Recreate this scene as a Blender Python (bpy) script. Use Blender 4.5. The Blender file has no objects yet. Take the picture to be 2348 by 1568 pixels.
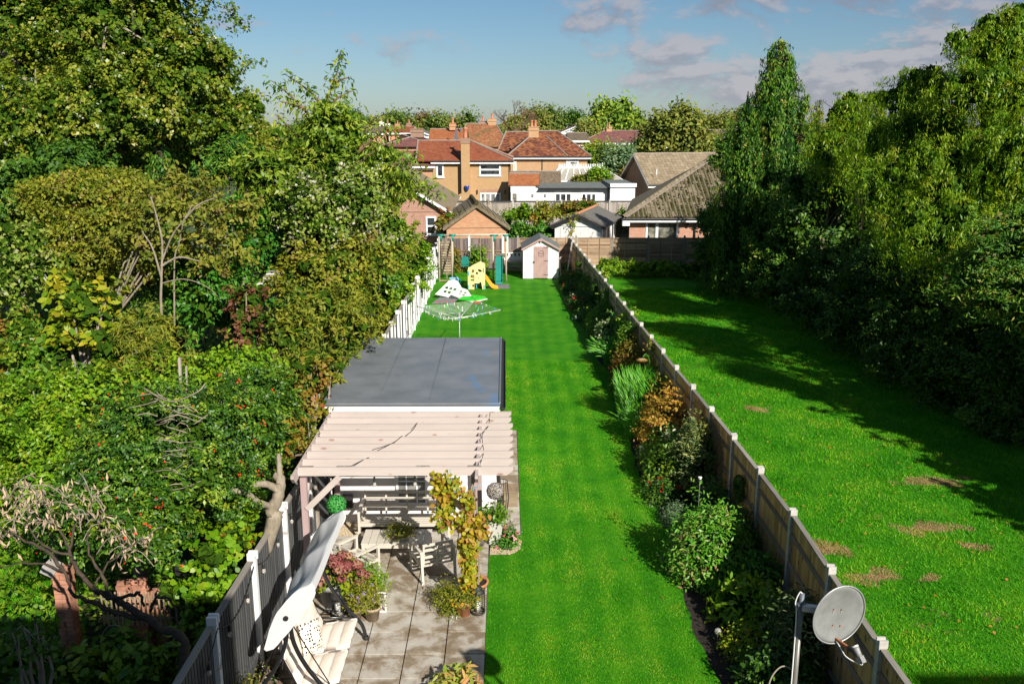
import bpy, math, random
import numpy as np
from mathutils import Vector, Matrix

# ------------------------------------------------------------------ camera, sky, sun, exposure
scene = bpy.context.scene
COL = scene.collection
F, CX, CY, EYE = 2050.0, 1174.0, 784.0, 8.0
PITCH = math.atan(502 / F); YAW = math.atan(16 / F)

cam_d = bpy.data.cameras.new('camera'); cam = bpy.data.objects.new('camera', cam_d); COL.objects.link(cam)
cam.location = (0, 0, EYE); cam.rotation_euler = (math.pi / 2 - PITCH, 0, -YAW)
cam_d.sensor_width = 36; cam_d.lens = 36 * F / 2348; cam_d.clip_end = 6000; cam_d.clip_start = 0.1
scene.camera = cam
scene.render.resolution_x, scene.render.resolution_y = 1024, 683

SUND = Vector((-0.76, 1.36, -1.0)).normalized()
sun_d = bpy.data.lights.new('sun', 'SUN'); sun = bpy.data.objects.new('sun', sun_d); COL.objects.link(sun)
sun_d.energy = 5.0; sun_d.angle = math.radians(0.5); sun_d.color = (1.0, 0.93, 0.82)
sun.rotation_euler = SUND.to_track_quat('-Z', 'Y').to_euler(); sun.location = (20, -30, 40)
SUN_EL = math.asin(-SUND.z); SUN_ROT = math.atan2(0.76, -1.36)

world = bpy.data.worlds.new('World'); scene.world = world; world.use_nodes = True
def build_world():
    nt = world.node_tree; nt.nodes.clear(); N = nt.nodes.new; L = nt.links.new
    out = N('ShaderNodeOutputWorld'); bg = N('ShaderNodeBackground'); bg.inputs['Strength'].default_value = 0.05
    sky = N('ShaderNodeTexSky'); sky.sky_type = 'NISHITA'; sky.sun_disc = False
    sky.sun_elevation = SUN_EL; sky.sun_rotation = SUN_ROT; sky.altitude = 20
    sky.air_density = 1.0; sky.dust_density = 0.35; sky.ozone_density = 2.2
    tc = N('ShaderNodeTexCoord'); sep = N('ShaderNodeSeparateXYZ'); L(tc.outputs['Generated'], sep.inputs[0])
    mp = N('ShaderNodeMapping'); mp.inputs['Scale'].default_value = (1, 1, 2.1); mp.inputs['Location'].default_value = (3.17, 1.3, 0.72)
    L(tc.outputs['Generated'], mp.inputs[0])
    def noise(vec, sc, det=7, rough=.58):
        n = N('ShaderNodeTexNoise'); n.inputs['Scale'].default_value = sc; n.inputs['Detail'].default_value = det
        n.inputs['Roughness'].default_value = rough; n.inputs['Distortion'].default_value = .25; L(vec, n.inputs['Vector']); return n.outputs['Fac']
    def math_(op, a, b=None, clamp=False):
        m = N('ShaderNodeMath'); m.operation = op; m.use_clamp = clamp
        for i, v in enumerate((a, b)):
            if v is None: continue
            if isinstance(v, (int, float)): m.inputs[i].default_value = v
            else: L(v, m.inputs[i])
        return m.outputs[0]
    def rng(v, a, b, c, d):
        m = N('ShaderNodeMapRange'); m.inputs[1].default_value = a; m.inputs[2].default_value = b
        m.inputs[3].default_value = c; m.inputs[4].default_value = d; m.interpolation_type = 'SMOOTHSTEP'; L(v, m.inputs[0]); return m.outputs[0]
    n1 = noise(mp.outputs[0], 7.0, 8, .60)
    mp2 = N('ShaderNodeMapping'); mp2.inputs['Location'].default_value = (3.178, 1.3, .742); mp2.inputs['Scale'].default_value = (1, 1, 2.1); L(tc.outputs['Generated'], mp2.inputs[0])
    n2 = noise(mp2.outputs[0], 7.0, 8, .60)
    cover = rng(sep.outputs[0], -0.08, 0.26, -0.02, 0.13)          # more cloud towards the east, as in view
    dens = math_('ADD', n1, cover)
    mask = rng(dens, 0.57, 0.67, 0.0, 0.85)
    lit = math_('SUBTRACT', n1, n2); lit = rng(lit, -0.04, 0.06, 0.0, 1.0)
    low = rng(sep.outputs[2], 0.0, 0.14, 1.0, 0.0)
    lit = math_('ADD', math_('MULTIPLY', lit, .75), math_('MULTIPLY', low, .45), True)
    cm = N('ShaderNodeMix'); cm.data_type = 'RGBA'; L(lit, cm.inputs[0])
    cm.inputs[6].default_value = (3.5, 3.8, 4.8, 1); cm.inputs[7].default_value = (6.6, 6.4, 6.9, 1)
    tint = N('ShaderNodeMix'); tint.data_type = 'RGBA'; tint.blend_type = 'MULTIPLY'; tint.inputs[0].default_value = 1
    L(sky.outputs[0], tint.inputs[6]); 
    tr_ = N('ShaderNodeValToRGB'); e = tr_.color_ramp.elements; e[0].position = 0.0; e[0].color = (.76,.90,1.13,1); e[1].position = .26; e[1].color = (.64,.90,.96,1)
    L(sep.outputs[2], tr_.inputs[0]); L(tr_.outputs[0], tint.inputs[7])
    mx = N('ShaderNodeMix'); mx.data_type = 'RGBA'; L(mask, mx.inputs[0]); L(tint.outputs[2], mx.inputs[6]); L(cm.outputs[2], mx.inputs[7])
    L(mx.outputs[2], bg.inputs[0]); L(bg.outputs[0], out.inputs[0])
build_world()
scene.view_settings.view_transform = 'Standard'; scene.view_settings.look = 'None'
scene.view_settings.exposure = 0.58; scene.view_settings.gamma = 1.0
scene.cycles.max_bounces = 6; scene.cycles.transparent_max_bounces = 6; scene.cycles.transmission_bounces = 4

# ------------------------------------------------------------------ helpers
R = random.Random(7)
def ray(px, py):
    x = (px - CX) / F; y = (py - CY) / F; cp, sp = math.cos(PITCH), math.sin(PITCH)
    fw = cp - y * sp; dn = sp + y * cp; c, s = math.cos(YAW), math.sin(YAW)
    return (x * c + fw * s, fw * c - x * s, -dn)
def G(px, py, h=0.0):                       # point of the place at height h
    r = ray(px, py); t = (h - EYE) / r[2]; return Vector((r[0] * t, r[1] * t, h))
def V(px, py, Y):                           # point of the place at distance Y
    r = ray(px, py); t = Y / r[1]; return Vector((r[0] * t, Y, EYE + r[2] * t))
def lerp(a, b, t): return a + (b - a) * t

def new_obj(name, me, parent=None, loc=None, rot=None):
    o = bpy.data.objects.new(name, me); COL.objects.link(o)
    if parent is not None: o.parent = parent
    if loc is not None: o.location = loc
    if rot is not None: o.rotation_euler = rot
    return o
def tag(o, label=None, cat=None, group=None, kind=None):
    if label: o['label'] = label
    if cat: o['category'] = cat
    if group: o['group'] = group
    if kind: o['kind'] = kind
    return o
def thing(name, label, cat, loc=(0, 0, 0), rz=0.0, group=None):
    o = bpy.data.objects.new(name, None); COL.objects.link(o); o.empty_display_size = .2
    o.location = loc; o.rotation_euler = (0, 0, rz)
    return tag(o, label, cat, group)
def copy_tree(o, parent=None):
    c = o.copy(); COL.objects.link(c)
    if parent is not None: c.parent = parent
    for ch in list(o.children): copy_tree(ch, c)
    return c

class MB:
    def __init__(s): s.v = []; s.f = []
    def add(s, vs, fs):
        n = len(s.v); s.v += [tuple(v) for v in vs]; s.f += [tuple(i + n for i in f) for f in fs]; return s
    def box(s, a, b):
        x0, y0, z0 = a; x1, y1, z1 = b
        return s.add([(x0,y0,z0),(x1,y0,z0),(x1,y1,z0),(x0,y1,z0),(x0,y0,z1),(x1,y0,z1),(x1,y1,z1),(x0,y1,z1)],
                     [(0,3,2,1),(4,5,6,7),(0,1,5,4),(1,2,6,5),(2,3,7,6),(3,0,4,7)])
    def cbox(s, c, d, rot=None):
        M = rot if rot is not None else Matrix.Identity(3)
        vs = [Vector(c) + M @ Vector((x*d[0]/2, y*d[1]/2, z*d[2]/2)) for z in (-1,1) for x,y in ((-1,-1),(1,-1),(1,1),(-1,1))]
        return s.add(vs, [(0,3,2,1),(4,5,6,7),(0,1,5,4),(1,2,6,5),(2,3,7,6),(3,0,4,7)])
    def beam(s, p, q, w, h, up=(0,0,1)):
        p = Vector(p); q = Vector(q); d = (q - p); L = d.length; d.normalize(); up = Vector(up)
        x = d.cross(up)
        if x.length < 1e-4: x = d.cross(Vector((1,0,0)))
        x.normalize(); z = x.cross(d).normalized()
        M = Matrix((x, d, z)).transposed()
        return s.cbox((p + q) / 2, (w, L, h), M)
    def tube(s, pts, r, n=8, cap=True):
        pts = [Vector(p) for p in pts]; m = len(pts)
        rs = list(r) if hasattr(r, '__len__') else [r] * m
        rings = []; prev = None
        for i, p in enumerate(pts):
            d = (pts[min(i+1, m-1)] - pts[max(i-1, 0)]).normalized()
            if prev is None:
                a = d.cross(Vector((0,0,1)));  a = a if a.length > .05 else d.cross(Vector((1,0,0)))
            else: a = prev - d * prev.dot(d)
            a.normalize(); prev = a; b = d.cross(a)
            rings.append([p + (a*math.cos(t) + b*math.sin(t)) * rs[i] for t in [2*math.pi*k/n for k in range(n)]])
        vs = [v for rg in rings for v in rg]; fs = []
        for i in range(m-1):
            for k in range(n):
                fs.append((i*n+k, i*n+(k+1)%n, (i+1)*n+(k+1)%n, (i+1)*n+k))
        if cap: fs.append(tuple(range(n))[::-1]); fs.append(tuple((m-1)*n+k for k in range(n)))
        return s.add(vs, fs)
    def lathe(s, prof, c=(0,0,0), n=20):
        vs = []; fs = []; m = len(prof)
        for r, z in prof:
            for k in range(n):
                t = 2*math.pi*k/n; vs.append((c[0]+r*math.cos(t), c[1]+r*math.sin(t), c[2]+z))
        for i in range(m-1):
            for k in range(n): fs.append((i*n+k, i*n+(k+1)%n, (i+1)*n+(k+1)%n, (i+1)*n+k))
        return s.add(vs, fs)
    def prism(s, poly, axis, a, b):      # polygon of 2-D points extruded along an axis from a to b
        def P(u, v, w):
            return (w,u,v) if axis == 'x' else ((u,w,v) if axis == 'y' else (u,v,w))
        n = len(poly); vs = [P(u,v,a) for u,v in poly] + [P(u,v,b) for u,v in poly]
        fs = [tuple(range(n))[::-1], tuple(range(n,2*n))] + [(i,(i+1)%n,n+(i+1)%n,n+i) for i in range(n)]
        return s.add(vs, fs)
    def slabpoly(s, pts, th):            # polygon in space given a thickness downwards
        n = len(pts); P = [Vector(p) for p in pts]; nr = (P[1]-P[0]).cross(P[2]-P[0]).normalized()
        if nr.z < 0: nr = -nr
        vs = P + [p - nr*th for p in P]
        return s.add(vs, [tuple(range(n)), tuple(range(n,2*n))[::-1]] + [(i,n+i,n+(i+1)%n,(i+1)%n) for i in range(n)])
    def ball(s, c, r, n=12, m=8, sc=(1,1,1)):
        vs = [(c[0],c[1],c[2]+r*sc[2])]; fs = []
        for i in range(1,m):
            a = math.pi*i/m
            for k in range(n):
                t = 2*math.pi*k/n; vs.append((c[0]+r*sc[0]*math.sin(a)*math.cos(t), c[1]+r*sc[1]*math.sin(a)*math.sin(t), c[2]+r*sc[2]*math.cos(a)))
        vs.append((c[0],c[1],c[2]-r*sc[2]))
        for k in range(n): fs.append((0,1+k,1+(k+1)%n)); fs.append((len(vs)-1,1+(m-2)*n+(k+1)%n,1+(m-2)*n+k))
        for i in range(m-2):
            for k in range(n): fs.append((1+i*n+k,1+(i+1)*n+k,1+(i+1)*n+(k+1)%n,1+i*n+(k+1)%n))
        return s.add(vs, fs)
    def mesh(s, name, mat=None, smooth=False):
        me = bpy.data.meshes.new(name); me.from_pydata(s.v, [], s.f); me.update()
        import bmesh
        bm = bmesh.new(); bm.from_mesh(me); bmesh.ops.recalc_face_normals(bm, faces=bm.faces); bm.to_mesh(me); bm.free()
        if mat: me.materials.append(mat)
        if smooth:
            me.polygons.foreach_set('use_smooth', [True]*len(me.polygons))
        return me
    def build(s, name, mat, parent=None, smooth=False, label=None, loc=None, rot=None, world=False):
        o = new_obj(name, s.mesh(name, mat, smooth), parent, loc, rot)
        if world and parent is not None:
            o.matrix_parent_inverse = (Matrix.Translation(parent.location) @ parent.rotation_euler.to_matrix().to_4x4()).inverted()
        if label: o['label'] = label
        return o
def bx(name, mat, parent, a, b, label=None):
    return MB().box(a, b).build(name, mat, parent, label=label)
def wire(n, pts):     # smooth curve through points
    out = []; P = [Vector(p) for p in pts]
    for i in range(len(P)-1):
        p0 = P[max(i-1,0)]; p1 = P[i]; p2 = P[i+1]; p3 = P[min(i+2,len(P)-1)]
        for k in range(n):
            t = k/n
            out.append(.5*((2*p1)+(p2-p0)*t+(2*p0-5*p1+4*p2-p3)*t*t+(3*p1-p0-3*p2+p3)*t**3))
    out.append(P[-1]); return out

# ------------------------------------------------------------------ materials
MATS = {}
def nmat(name):
    m = bpy.data.materials.new(name); m.use_nodes = True; nt = m.node_tree; nt.nodes.clear()
    out = nt.nodes.new('ShaderNodeOutputMaterial'); p = nt.nodes.new('ShaderNodeBsdfPrincipled')
    nt.links.new(p.outputs[0], out.inputs[0]); return m, nt, p, out
def setc(p, c, r=.6, metal=0.0, spec=None):
    p.inputs['Base Color'].default_value = (*c, 1); p.inputs['Roughness'].default_value = r; p.inputs['Metallic'].default_value = metal
    if spec is not None: p.inputs['Specular IOR Level'].default_value = spec
def ramp(nt, fac, stops):
    r = nt.nodes.new('ShaderNodeValToRGB'); e = r.color_ramp.elements
    while len(e) < len(stops): e.new(.5)
    for i, (t, c) in enumerate(stops): e[i].position = t; e[i].color = (*c, 1)
    nt.links.new(fac, r.inputs[0]); return r.outputs[0]
def noise(nt, vec, scale, det=4, rough=.55, dist=0):
    n = nt.nodes.new('ShaderNodeTexNoise'); n.inputs['Scale'].default_value = scale; n.inputs['Detail'].default_value = det
    n.inputs['Roughness'].default_value = rough; n.inputs['Distortion'].default_value = dist
    if vec is not None: nt.links.new(vec, n.inputs['Vector'])
    return n.outputs['Fac']
def coords(nt, kind='Object', scale=(1,1,1)):
    t = nt.nodes.new('ShaderNodeTexCoord'); m = nt.nodes.new('ShaderNodeMapping'); m.inputs['Scale'].default_value = scale
    nt.links.new(t.outputs[kind], m.inputs[0]); return m.outputs[0]
def worldpos(nt, scale=(1,1,1)):
    t = nt.nodes.new('ShaderNodeNewGeometry'); m = nt.nodes.new('ShaderNodeMapping'); m.inputs['Scale'].default_value = scale
    nt.links.new(t.outputs['Position'], m.inputs[0]); return m.outputs[0]
def mixc(nt, f, a, b, blend='MIX'):
    m = nt.nodes.new('ShaderNodeMix'); m.data_type = 'RGBA'; m.blend_type = blend
    for i, v in ((0, f), (6, a), (7, b)):
        if isinstance(v, (int, float)): m.inputs[i].default_value = v
        elif isinstance(v, tuple): m.inputs[i].default_value = (*v, 1) if len(v) == 3 else v
        else: nt.links.new(v, m.inputs[i])
    return m.outputs[2]
def mth(nt, op, a, b=0.0, clamp=False):
    m = nt.nodes.new('ShaderNodeMath'); m.operation = op; m.use_clamp = clamp
    for i, v in enumerate((a, b)):
        if isinstance(v, (int, float)): m.inputs[i].default_value = v
        else: nt.links.new(v, m.inputs[i])
    return m.outputs[0]
def bump(nt, p, h, s=.3, d=.02):
    b = nt.nodes.new('ShaderNodeBump'); b.inputs['Strength'].default_value = s; b.inputs['Distance'].default_value = d
    nt.links.new(h, b.inputs['Height']); nt.links.new(b.outputs[0], p.inputs['Normal'])
def rough_mat(name, stops, scale=6, r=.7, stretch=(1,1,1), bs=.25, bd=.01, rnd=.0, metal=0.0, det=5, spec=.4, wpos=True):
    """colour wandering through stops with a noise; optional per-piece variation"""
    m, nt, p, _ = nmat(name); setc(p, stops[0][1], r, metal, spec)
    v = worldpos(nt, stretch) if wpos else coords(nt, 'Object', stretch)
    n = noise(nt, v, scale, det, .62)
    if rnd:
        oi = nt.nodes.new('ShaderNodeObjectInfo')
        n2 = mth(nt, 'ADD', n, mth(nt, 'MULTIPLY', mth(nt, 'SUBTRACT', oi.outputs['Random'], .5), rnd))
    else: n2 = n
    c = ramp(nt, n2, stops); nt.links.new(c, p.inputs['Base Color'])
    if bs: bump(nt, p, n, bs, bd)
    MATS[name] = m; return m
def plain(name, c, r=.5, metal=0.0, spec=.5, var=.12, scale=4):
    a = tuple(x*(1-var) for x in c); b = tuple(min(1, x*(1+var)) for x in c)
    return rough_mat(name, [(.3, a), (.7, b)], scale, r, bs=0, metal=metal, spec=spec)
def wood(name, dark, light, along, r=.75, rnd=.35, scale=9, knots=None):
    st = {'x': (.12,1.2,1.2), 'y': (1.2,.12,1.2), 'z': (1.2,1.2,.12)}[along]
    m, nt, p, _ = nmat(name); setc(p, dark, r, spec=.25)
    v = worldpos(nt, st); n = noise(nt, v, scale, 6, .65, .6)
    big = noise(nt, worldpos(nt), 1.3, 3)
    oi = nt.nodes.new('ShaderNodeObjectInfo')
    t = mth(nt, 'ADD', mth(nt, 'ADD', mth(nt, 'MULTIPLY', n, .7), mth(nt, 'MULTIPLY', big, .3)), mth(nt, 'MULTIPLY', mth(nt, 'SUBTRACT', oi.outputs['Random'], .5), rnd))
    c = ramp(nt, t, [(.3, dark), (.7, light)])
    if knots:
        kv = worldpos(nt, {'x': (3,7,7), 'y': (7,3,7), 'z': (7,7,3)}[along])
        k = nt.nodes.new('ShaderNodeTexVoronoi'); k.inputs['Scale'].default_value = .85; nt.links.new(kv, k.inputs['Vector'])
        kr = ramp(nt, k.outputs['Distance'], [(.09, (1,1,1)), (.17, (0,0,0))]); c = mixc(nt, kr, c, knots)
    nt.links.new(c, p.inputs['Base Color']); bump(nt, p, n, .3, .004); MATS[name] = m; return m
def brick(name, c1, c2, mortar, w=.215, h=.075, r=.85, mort=.012, off=.5):
    m, nt, p, _ = nmat(name); setc(p, c1, r, spec=.2)
    t = nt.nodes.new('ShaderNodeTexCoord'); s = nt.nodes.new('ShaderNodeSeparateXYZ'); nt.links.new(t.outputs['Object'], s.inputs[0])
    cb = nt.nodes.new('ShaderNodeCombineXYZ'); nt.links.new(mth(nt, 'ADD', s.outputs[0], s.outputs[1]), cb.inputs[0]); nt.links.new(s.outputs[2], cb.inputs[1])
    b = nt.nodes.new('ShaderNodeTexBrick'); nt.links.new(cb.outputs[0], b.inputs['Vector'])
    b.inputs['Scale'].default_value = 1; b.inputs['Brick Width'].default_value = w; b.inputs['Row Height'].default_value = h
    b.inputs['Mortar Size'].default_value = mort; b.inputs['Color1'].default_value = (*c1, 1); b.inputs['Color2'].default_value = (*c2, 1); b.inputs['Mortar'].default_value = (*mortar, 1)
    b.offset = off; b.inputs['Bias'].default_value = -.1
    n = noise(nt, t.outputs['Object'], .9, 5); c = mixc(nt, mth(nt, 'MULTIPLY', n, .45), b.outputs['Color'], tuple(x*.55 for x in c2), 'MIX')
    nt.links.new(c, p.inputs['Base Color']); bump(nt, p, b.outputs['Fac'], -.4, .01); MATS[name] = m; return m
def tilemat(name, cols, w=.2, h=.14, r=.8, moss=None, run='x'):
    """plain roof tiles too far away to tell apart singly: courses read from height"""
    m, nt, p, _ = nmat(name); setc(p, cols[0], r, spec=.2)
    t = nt.nodes.new('ShaderNodeTexCoord'); s = nt.nodes.new('ShaderNodeSeparateXYZ'); nt.links.new(t.outputs['Object'], s.inputs[0])
    cb = nt.nodes.new('ShaderNodeCombineXYZ'); nt.links.new(mth(nt, 'ADD', s.outputs[0], mth(nt, 'MULTIPLY', s.outputs[1], .35)), cb.inputs[0]); nt.links.new(mth(nt, 'MULTIPLY', s.outputs[2], 2.0), cb.inputs[1])
    b = nt.nodes.new('ShaderNodeTexBrick'); nt.links.new(cb.outputs[0], b.inputs['Vector'])
    b.inputs['Scale'].default_value = 1; b.inputs['Brick Width'].default_value = w; b.inputs['Row Height'].default_value = h
    b.inputs['Mortar Size'].default_value = .01; b.inputs['Color1'].default_value = (0,0,0,1); b.inputs['Color2'].default_value = (1,1,1,1); b.inputs['Mortar'].default_value = (.2,.2,.2,1)
    n = noise(nt, t.outputs['Object'], 1.1, 5)
    f = mth(nt, 'ADD', mth(nt, 'MULTIPLY', b.outputs['Color'], .5), mth(nt, 'MULTIPLY', n, .6))
    k = len(cols); c = ramp(nt, f, [(.22 + .55*i/max(1,k-1), cc) for i, cc in enumerate(cols)])
    c = mixc(nt, mth(nt, 'MULTIPLY', b.outputs['Fac'], .55), c, tuple(x*.35 for x in cols[0]))
    if moss:
        mn = ramp(nt, noise(nt, t.outputs['Object'], .7, 6, .7), [(.5, (0,0,0)), (.62, (1,1,1))]); c = mixc(nt, mn, c, moss)
    nt.links.new(c, p.inputs['Base Color']); bump(nt, p, b.outputs['Fac'], -.6, .03); MATS[name] = m; return m
FOL = 1.62
def leafmat(name, cols, gloss=.5, trans=.3, spec=.35):
    m, nt, p, out = nmat(name); setc(p, cols[0], gloss, spec=spec)
    a = nt.nodes.new('ShaderNodeAttribute'); a.attribute_name = 'tone'
    cols = [(min(.8,q[0]*FOL*1.06), min(.8,q[1]*FOL), min(.8,q[2]*FOL*.6)) if (max(q) < .3 and q[1] >= q[0]*.8) else q for q in cols]
    k = len(cols); c = ramp(nt, a.outputs['Fac'], [(.08 + .84*i/max(1, k-1), cc) for i, cc in enumerate(cols)])
    nt.links.new(c, p.inputs['Base Color'])
    tr = nt.nodes.new('ShaderNodeBsdfTranslucent'); cc = mixc(nt, 1.0, c, (1.25, 1.2, .5), 'MULTIPLY'); nt.links.new(cc, tr.inputs[0])
    mx = nt.nodes.new('ShaderNodeMixShader'); mx.inputs[0].default_value = trans
    nt.links.new(p.outputs[0], mx.inputs[1]); nt.links.new(tr.outputs[0], mx.inputs[2]); nt.links.new(mx.outputs[0], out.inputs[0])
    MATS[name] = m; return m
M = MATS
plain('white_upvc', (.82,.83,.84), .4); plain('cap_pale', (.50,.48,.45), .7, var=.2, scale=9); plain('white_paint', (.78,.78,.76), .6, var=.08)
rough_mat('white_render', [(.3,(.70,.70,.69)),(.7,(.82,.82,.81))], 1.5, .85, bs=.2)
rough_mat('post_white', [(.33,(.35,.33,.31)),(.42,(.74,.74,.74)),(.8,(.84,.84,.85))], 5, .7, bs=.3)
rough_mat('post_grey', [(.3,(.34,.33,.31)),(.7,(.52,.51,.48))], 7, .85, bs=.4)
rough_mat('post_concrete', [(.3,(.30,.28,.26)),(.7,(.46,.44,.41))], 7, .85, bs=.4)
rough_mat('gravel_board', [(.3,(.14,.14,.13)),(.7,(.27,.26,.25))], 4, .9, bs=.4)
wood('fence_brown', (.28,.15,.05), (.66,.41,.18), 'z', rnd=.25, knots=(.08,.05,.03))
wood('fence_rail', (.14,.10,.065), (.28,.21,.14), 'y', rnd=.2)
wood('fence_cap', (.16,.145,.13), (.34,.31,.27), 'y', rnd=.2)
wood('fence_dark', (.048,.050,.054), (.105,.11,.113), 'z', r=.6, rnd=.2)
wood('fence_waney', (.19,.125,.08), (.44,.32,.22), 'x', rnd=.45)
wood('fence_grey', (.20,.175,.15), (.42,.37,.32), 'z', rnd=.4)
wood('fence_plum', (.10,.075,.075), (.22,.185,.18), 'z', rnd=.4)
wood('pergola_pink', (.43,.37,.345), (.53,.46,.43), 'x', r=.7, rnd=.15, knots=(.34,.22,.19))
wood('pergola_pink_y', (.40,.33,.315), (.50,.42,.40), 'y', r=.7, rnd=.1)
wood('pergola_pink_z', (.35,.25,.25), (.43,.32,.315), 'z', r=.7, rnd=.1)
wood('pale_timber', (.36,.30,.23), (.60,.52,.43), 'z', rnd=.3)
wood('slat_timber', (.22,.17,.11), (.40,.32,.22), 'x', rnd=.4)
plain('pink_door', (.40,.27,.25), .6); plain('shed_white', (.80,.76,.74), .7); plain('clad_white', (.80,.76,.75), .6)
rough_mat('felt_green', [(.3,(.10,.12,.115)),(.7,(.17,.19,.18))], 3, .9, bs=.2)
plain('furniture_cream', (.56,.52,.45), .45, var=.05)
plain('black_metal', (.015,.016,.018), .25, spec=.7); plain('matt_black', (.02,.02,.02), .6)
plain('cream_fabric', (.74,.66,.58), .9, var=.05, scale=12)
plain('canopy_white', (.60,.61,.62), .85, var=.03)
plain('terracotta', (.50,.21,.10), .85, var=.25, scale=9); plain('terracotta_pale', (.42,.20,.13), .9, var=.35, scale=6)
plain('green_plastic', (.015,.20,.155), .4); plain('lime_plastic', (.03,.50,.015), .35); plain('blue_plastic', (.25,.52,.72), .4)
plain('yellow_plastic', (.72,.62,.30), .45); plain('orange_plastic', (.85,.36,.03), .4); plain('pale_plastic', (.74,.74,.70), .5)
plain('red_plastic', (.7,.04,.03), .4); plain('aqua_plastic', (.05,.35,.45), .4); plain('brown_plastic', (.10,.06,.03), .5)
rough_mat('grey_rubber', [(.3,(.12,.12,.13)),(.7,(.22,.22,.23))], 9, .9, bs=.4)
plain('steel', (.42,.42,.41), .35, metal=.7); plain('galvanised', (.45,.46,.46), .45, metal=.5); plain('grey_plastic', (.25,.25,.25), .5)
plain('rust', (.28,.11,.05), .9, var=.4, scale=30)
rough_mat('dish_grey', [(.25,(.16,.17,.165)),(.75,(.25,.26,.255))], 9, .6, bs=.1)
plain('rope', (.32,.28,.22), .9); plain('blue_pot', (.02,.05,.25), .2)
plain('wicker', (.33,.25,.17), .9, var=.5, scale=60); plain('planter_grey', (.50,.49,.45), .7)
plain('white_line', (.72,.74,.70), .6)
rough_mat('soil', [(.3,(.010,.008,.006)),(.7,(.035,.026,.018))], 14, 1, bs=.8, bd=.03)
rough_mat('leaf_litter', [(.3,(.012,.018,.006)),(.5,(.03,.045,.012)),(.75,(.07,.055,.025))], 7, 1, bs=.9, bd=.05)
rough_mat('far_ground', [(.35,(.035,.065,.018)),(.6,(.06,.09,.03)),(.75,(.12,.11,.06))], .25, 1, bs=0)
rough_mat('pea_gravel', [(.35,(.34,.26,.16)),(.6,(.62,.52,.36)),(.75,(.74,.66,.50))], 55, .9, bs=1, bd=.02)
rough_mat('bark_pale', [(.3,(.17,.14,.10)),(.7,(.34,.29,.22))], 14, .9, stretch=(1,1,.4), bs=.6, bd=.01)
rough_mat('bark_grey', [(.3,(.17,.14,.11)),(.7,(.34,.29,.24))], 14, .9, stretch=(1,1,.4), bs=.6, bd=.01)
rough_mat('bark_dark', [(.3,(.03,.022,.016)),(.7,(.085,.06,.042))], 14, .9, bs=.6, bd=.01)
rough_mat('bark_reddish', [(.3,(.10,.06,.035)),(.7,(.20,.12,.07))], 12, .9, bs=.5)
rough_mat('dry_leaf', [(.3,(.30,.21,.13)),(.7,(.55,.42,.30))], 20, .9, bs=0)
brick('brick_buff', (.46,.27,.12), (.55,.34,.16), (.40,.30,.19)); brick('brick_orange', (.50,.21,.10), (.62,.32,.16), (.42,.33,.24))
brick('brick_red', (.36,.15,.10), (.50,.24,.16), (.42,.36,.31)); brick('brick_mixed', (.48,.27,.13), (.60,.36,.18), (.40,.31,.22)); brick('brick_brown', (.30,.17,.11), (.38,.22,.15), (.30,.25,.20))
brick('brick_bungalow', (.42,.17,.10), (.58,.28,.18), (.50,.40,.33))
tilemat('tile_red', [(.17,.050,.026),(.24,.075,.038),(.29,.10,.05)]); tilemat('tile_orange', [(.24,.075,.030),(.31,.11,.045),(.36,.14,.06)])
tilemat('tile_mottled', [(.06,.028,.025),(.15,.050,.032),(.32,.13,.05)], w=.25, h=.16); tilemat('tile_old_orange', [(.17,.065,.035),(.28,.11,.05),(.36,.18,.09)], moss=(.12,.10,.04))
tilemat('tile_purple', [(.10,.05,.05),(.17,.08,.075),(.26,.10,.08)]); tilemat('tile_brown', [(.10,.075,.05),(.16,.12,.085),(.2,.16,.11)]); tilemat('slate_grey', [(.10,.10,.10),(.16,.155,.15),(.24,.22,.19)], w=.3, h=.2, moss=(.10,.09,.05))
rough_mat('tile_concrete', [(.3,(.12,.098,.06)),(.55,(.19,.158,.10)),(.8,(.28,.24,.16))], 5, .95, rnd=.12, bs=.5)
rough_mat('tile_pale', [(.3,(.19,.15,.10)),(.6,(.26,.205,.135)),(.8,(.33,.28,.20))], 3, .95, rnd=.3, bs=.3)
rough_mat('moss', [(.3,(.022,.022,.006)),(.7,(.075,.068,.014))], 12, 1, bs=.8, bd=.03)
rough_mat('ridge_mortar', [(.3,(.20,.16,.13)),(.7,(.34,.29,.25))], 8, .95, bs=.5)
plain('fascia_dark', (.03,.03,.035), .4); plain('lead', (.10,.12,.15), .5); plain('glass_roof', (.36,.34,.29), .25, var=.1, scale=.8)
plain('chimney_pot', (.50,.20,.11), .8); plain('curtain', (.60,.58,.52), .8)

def glass(name, c, r=.06):
    m, nt, p, _ = nmat(name); setc(p, c, r, spec=.8)
    n = noise(nt, worldpos(nt), 1.7, 3); nt.links.new(ramp(nt, n, [(.4, tuple(x*.5 for x in c)), (.62, tuple(x*1.8 for x in c))]), p.inputs['Base Color'])
    MATS[name] = m
glass('glass_dark', (.03,.035,.04)); glass('glass_blind', (.15,.15,.12), .2); glass('glass_pale', (.18,.18,.17), .3)

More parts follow.
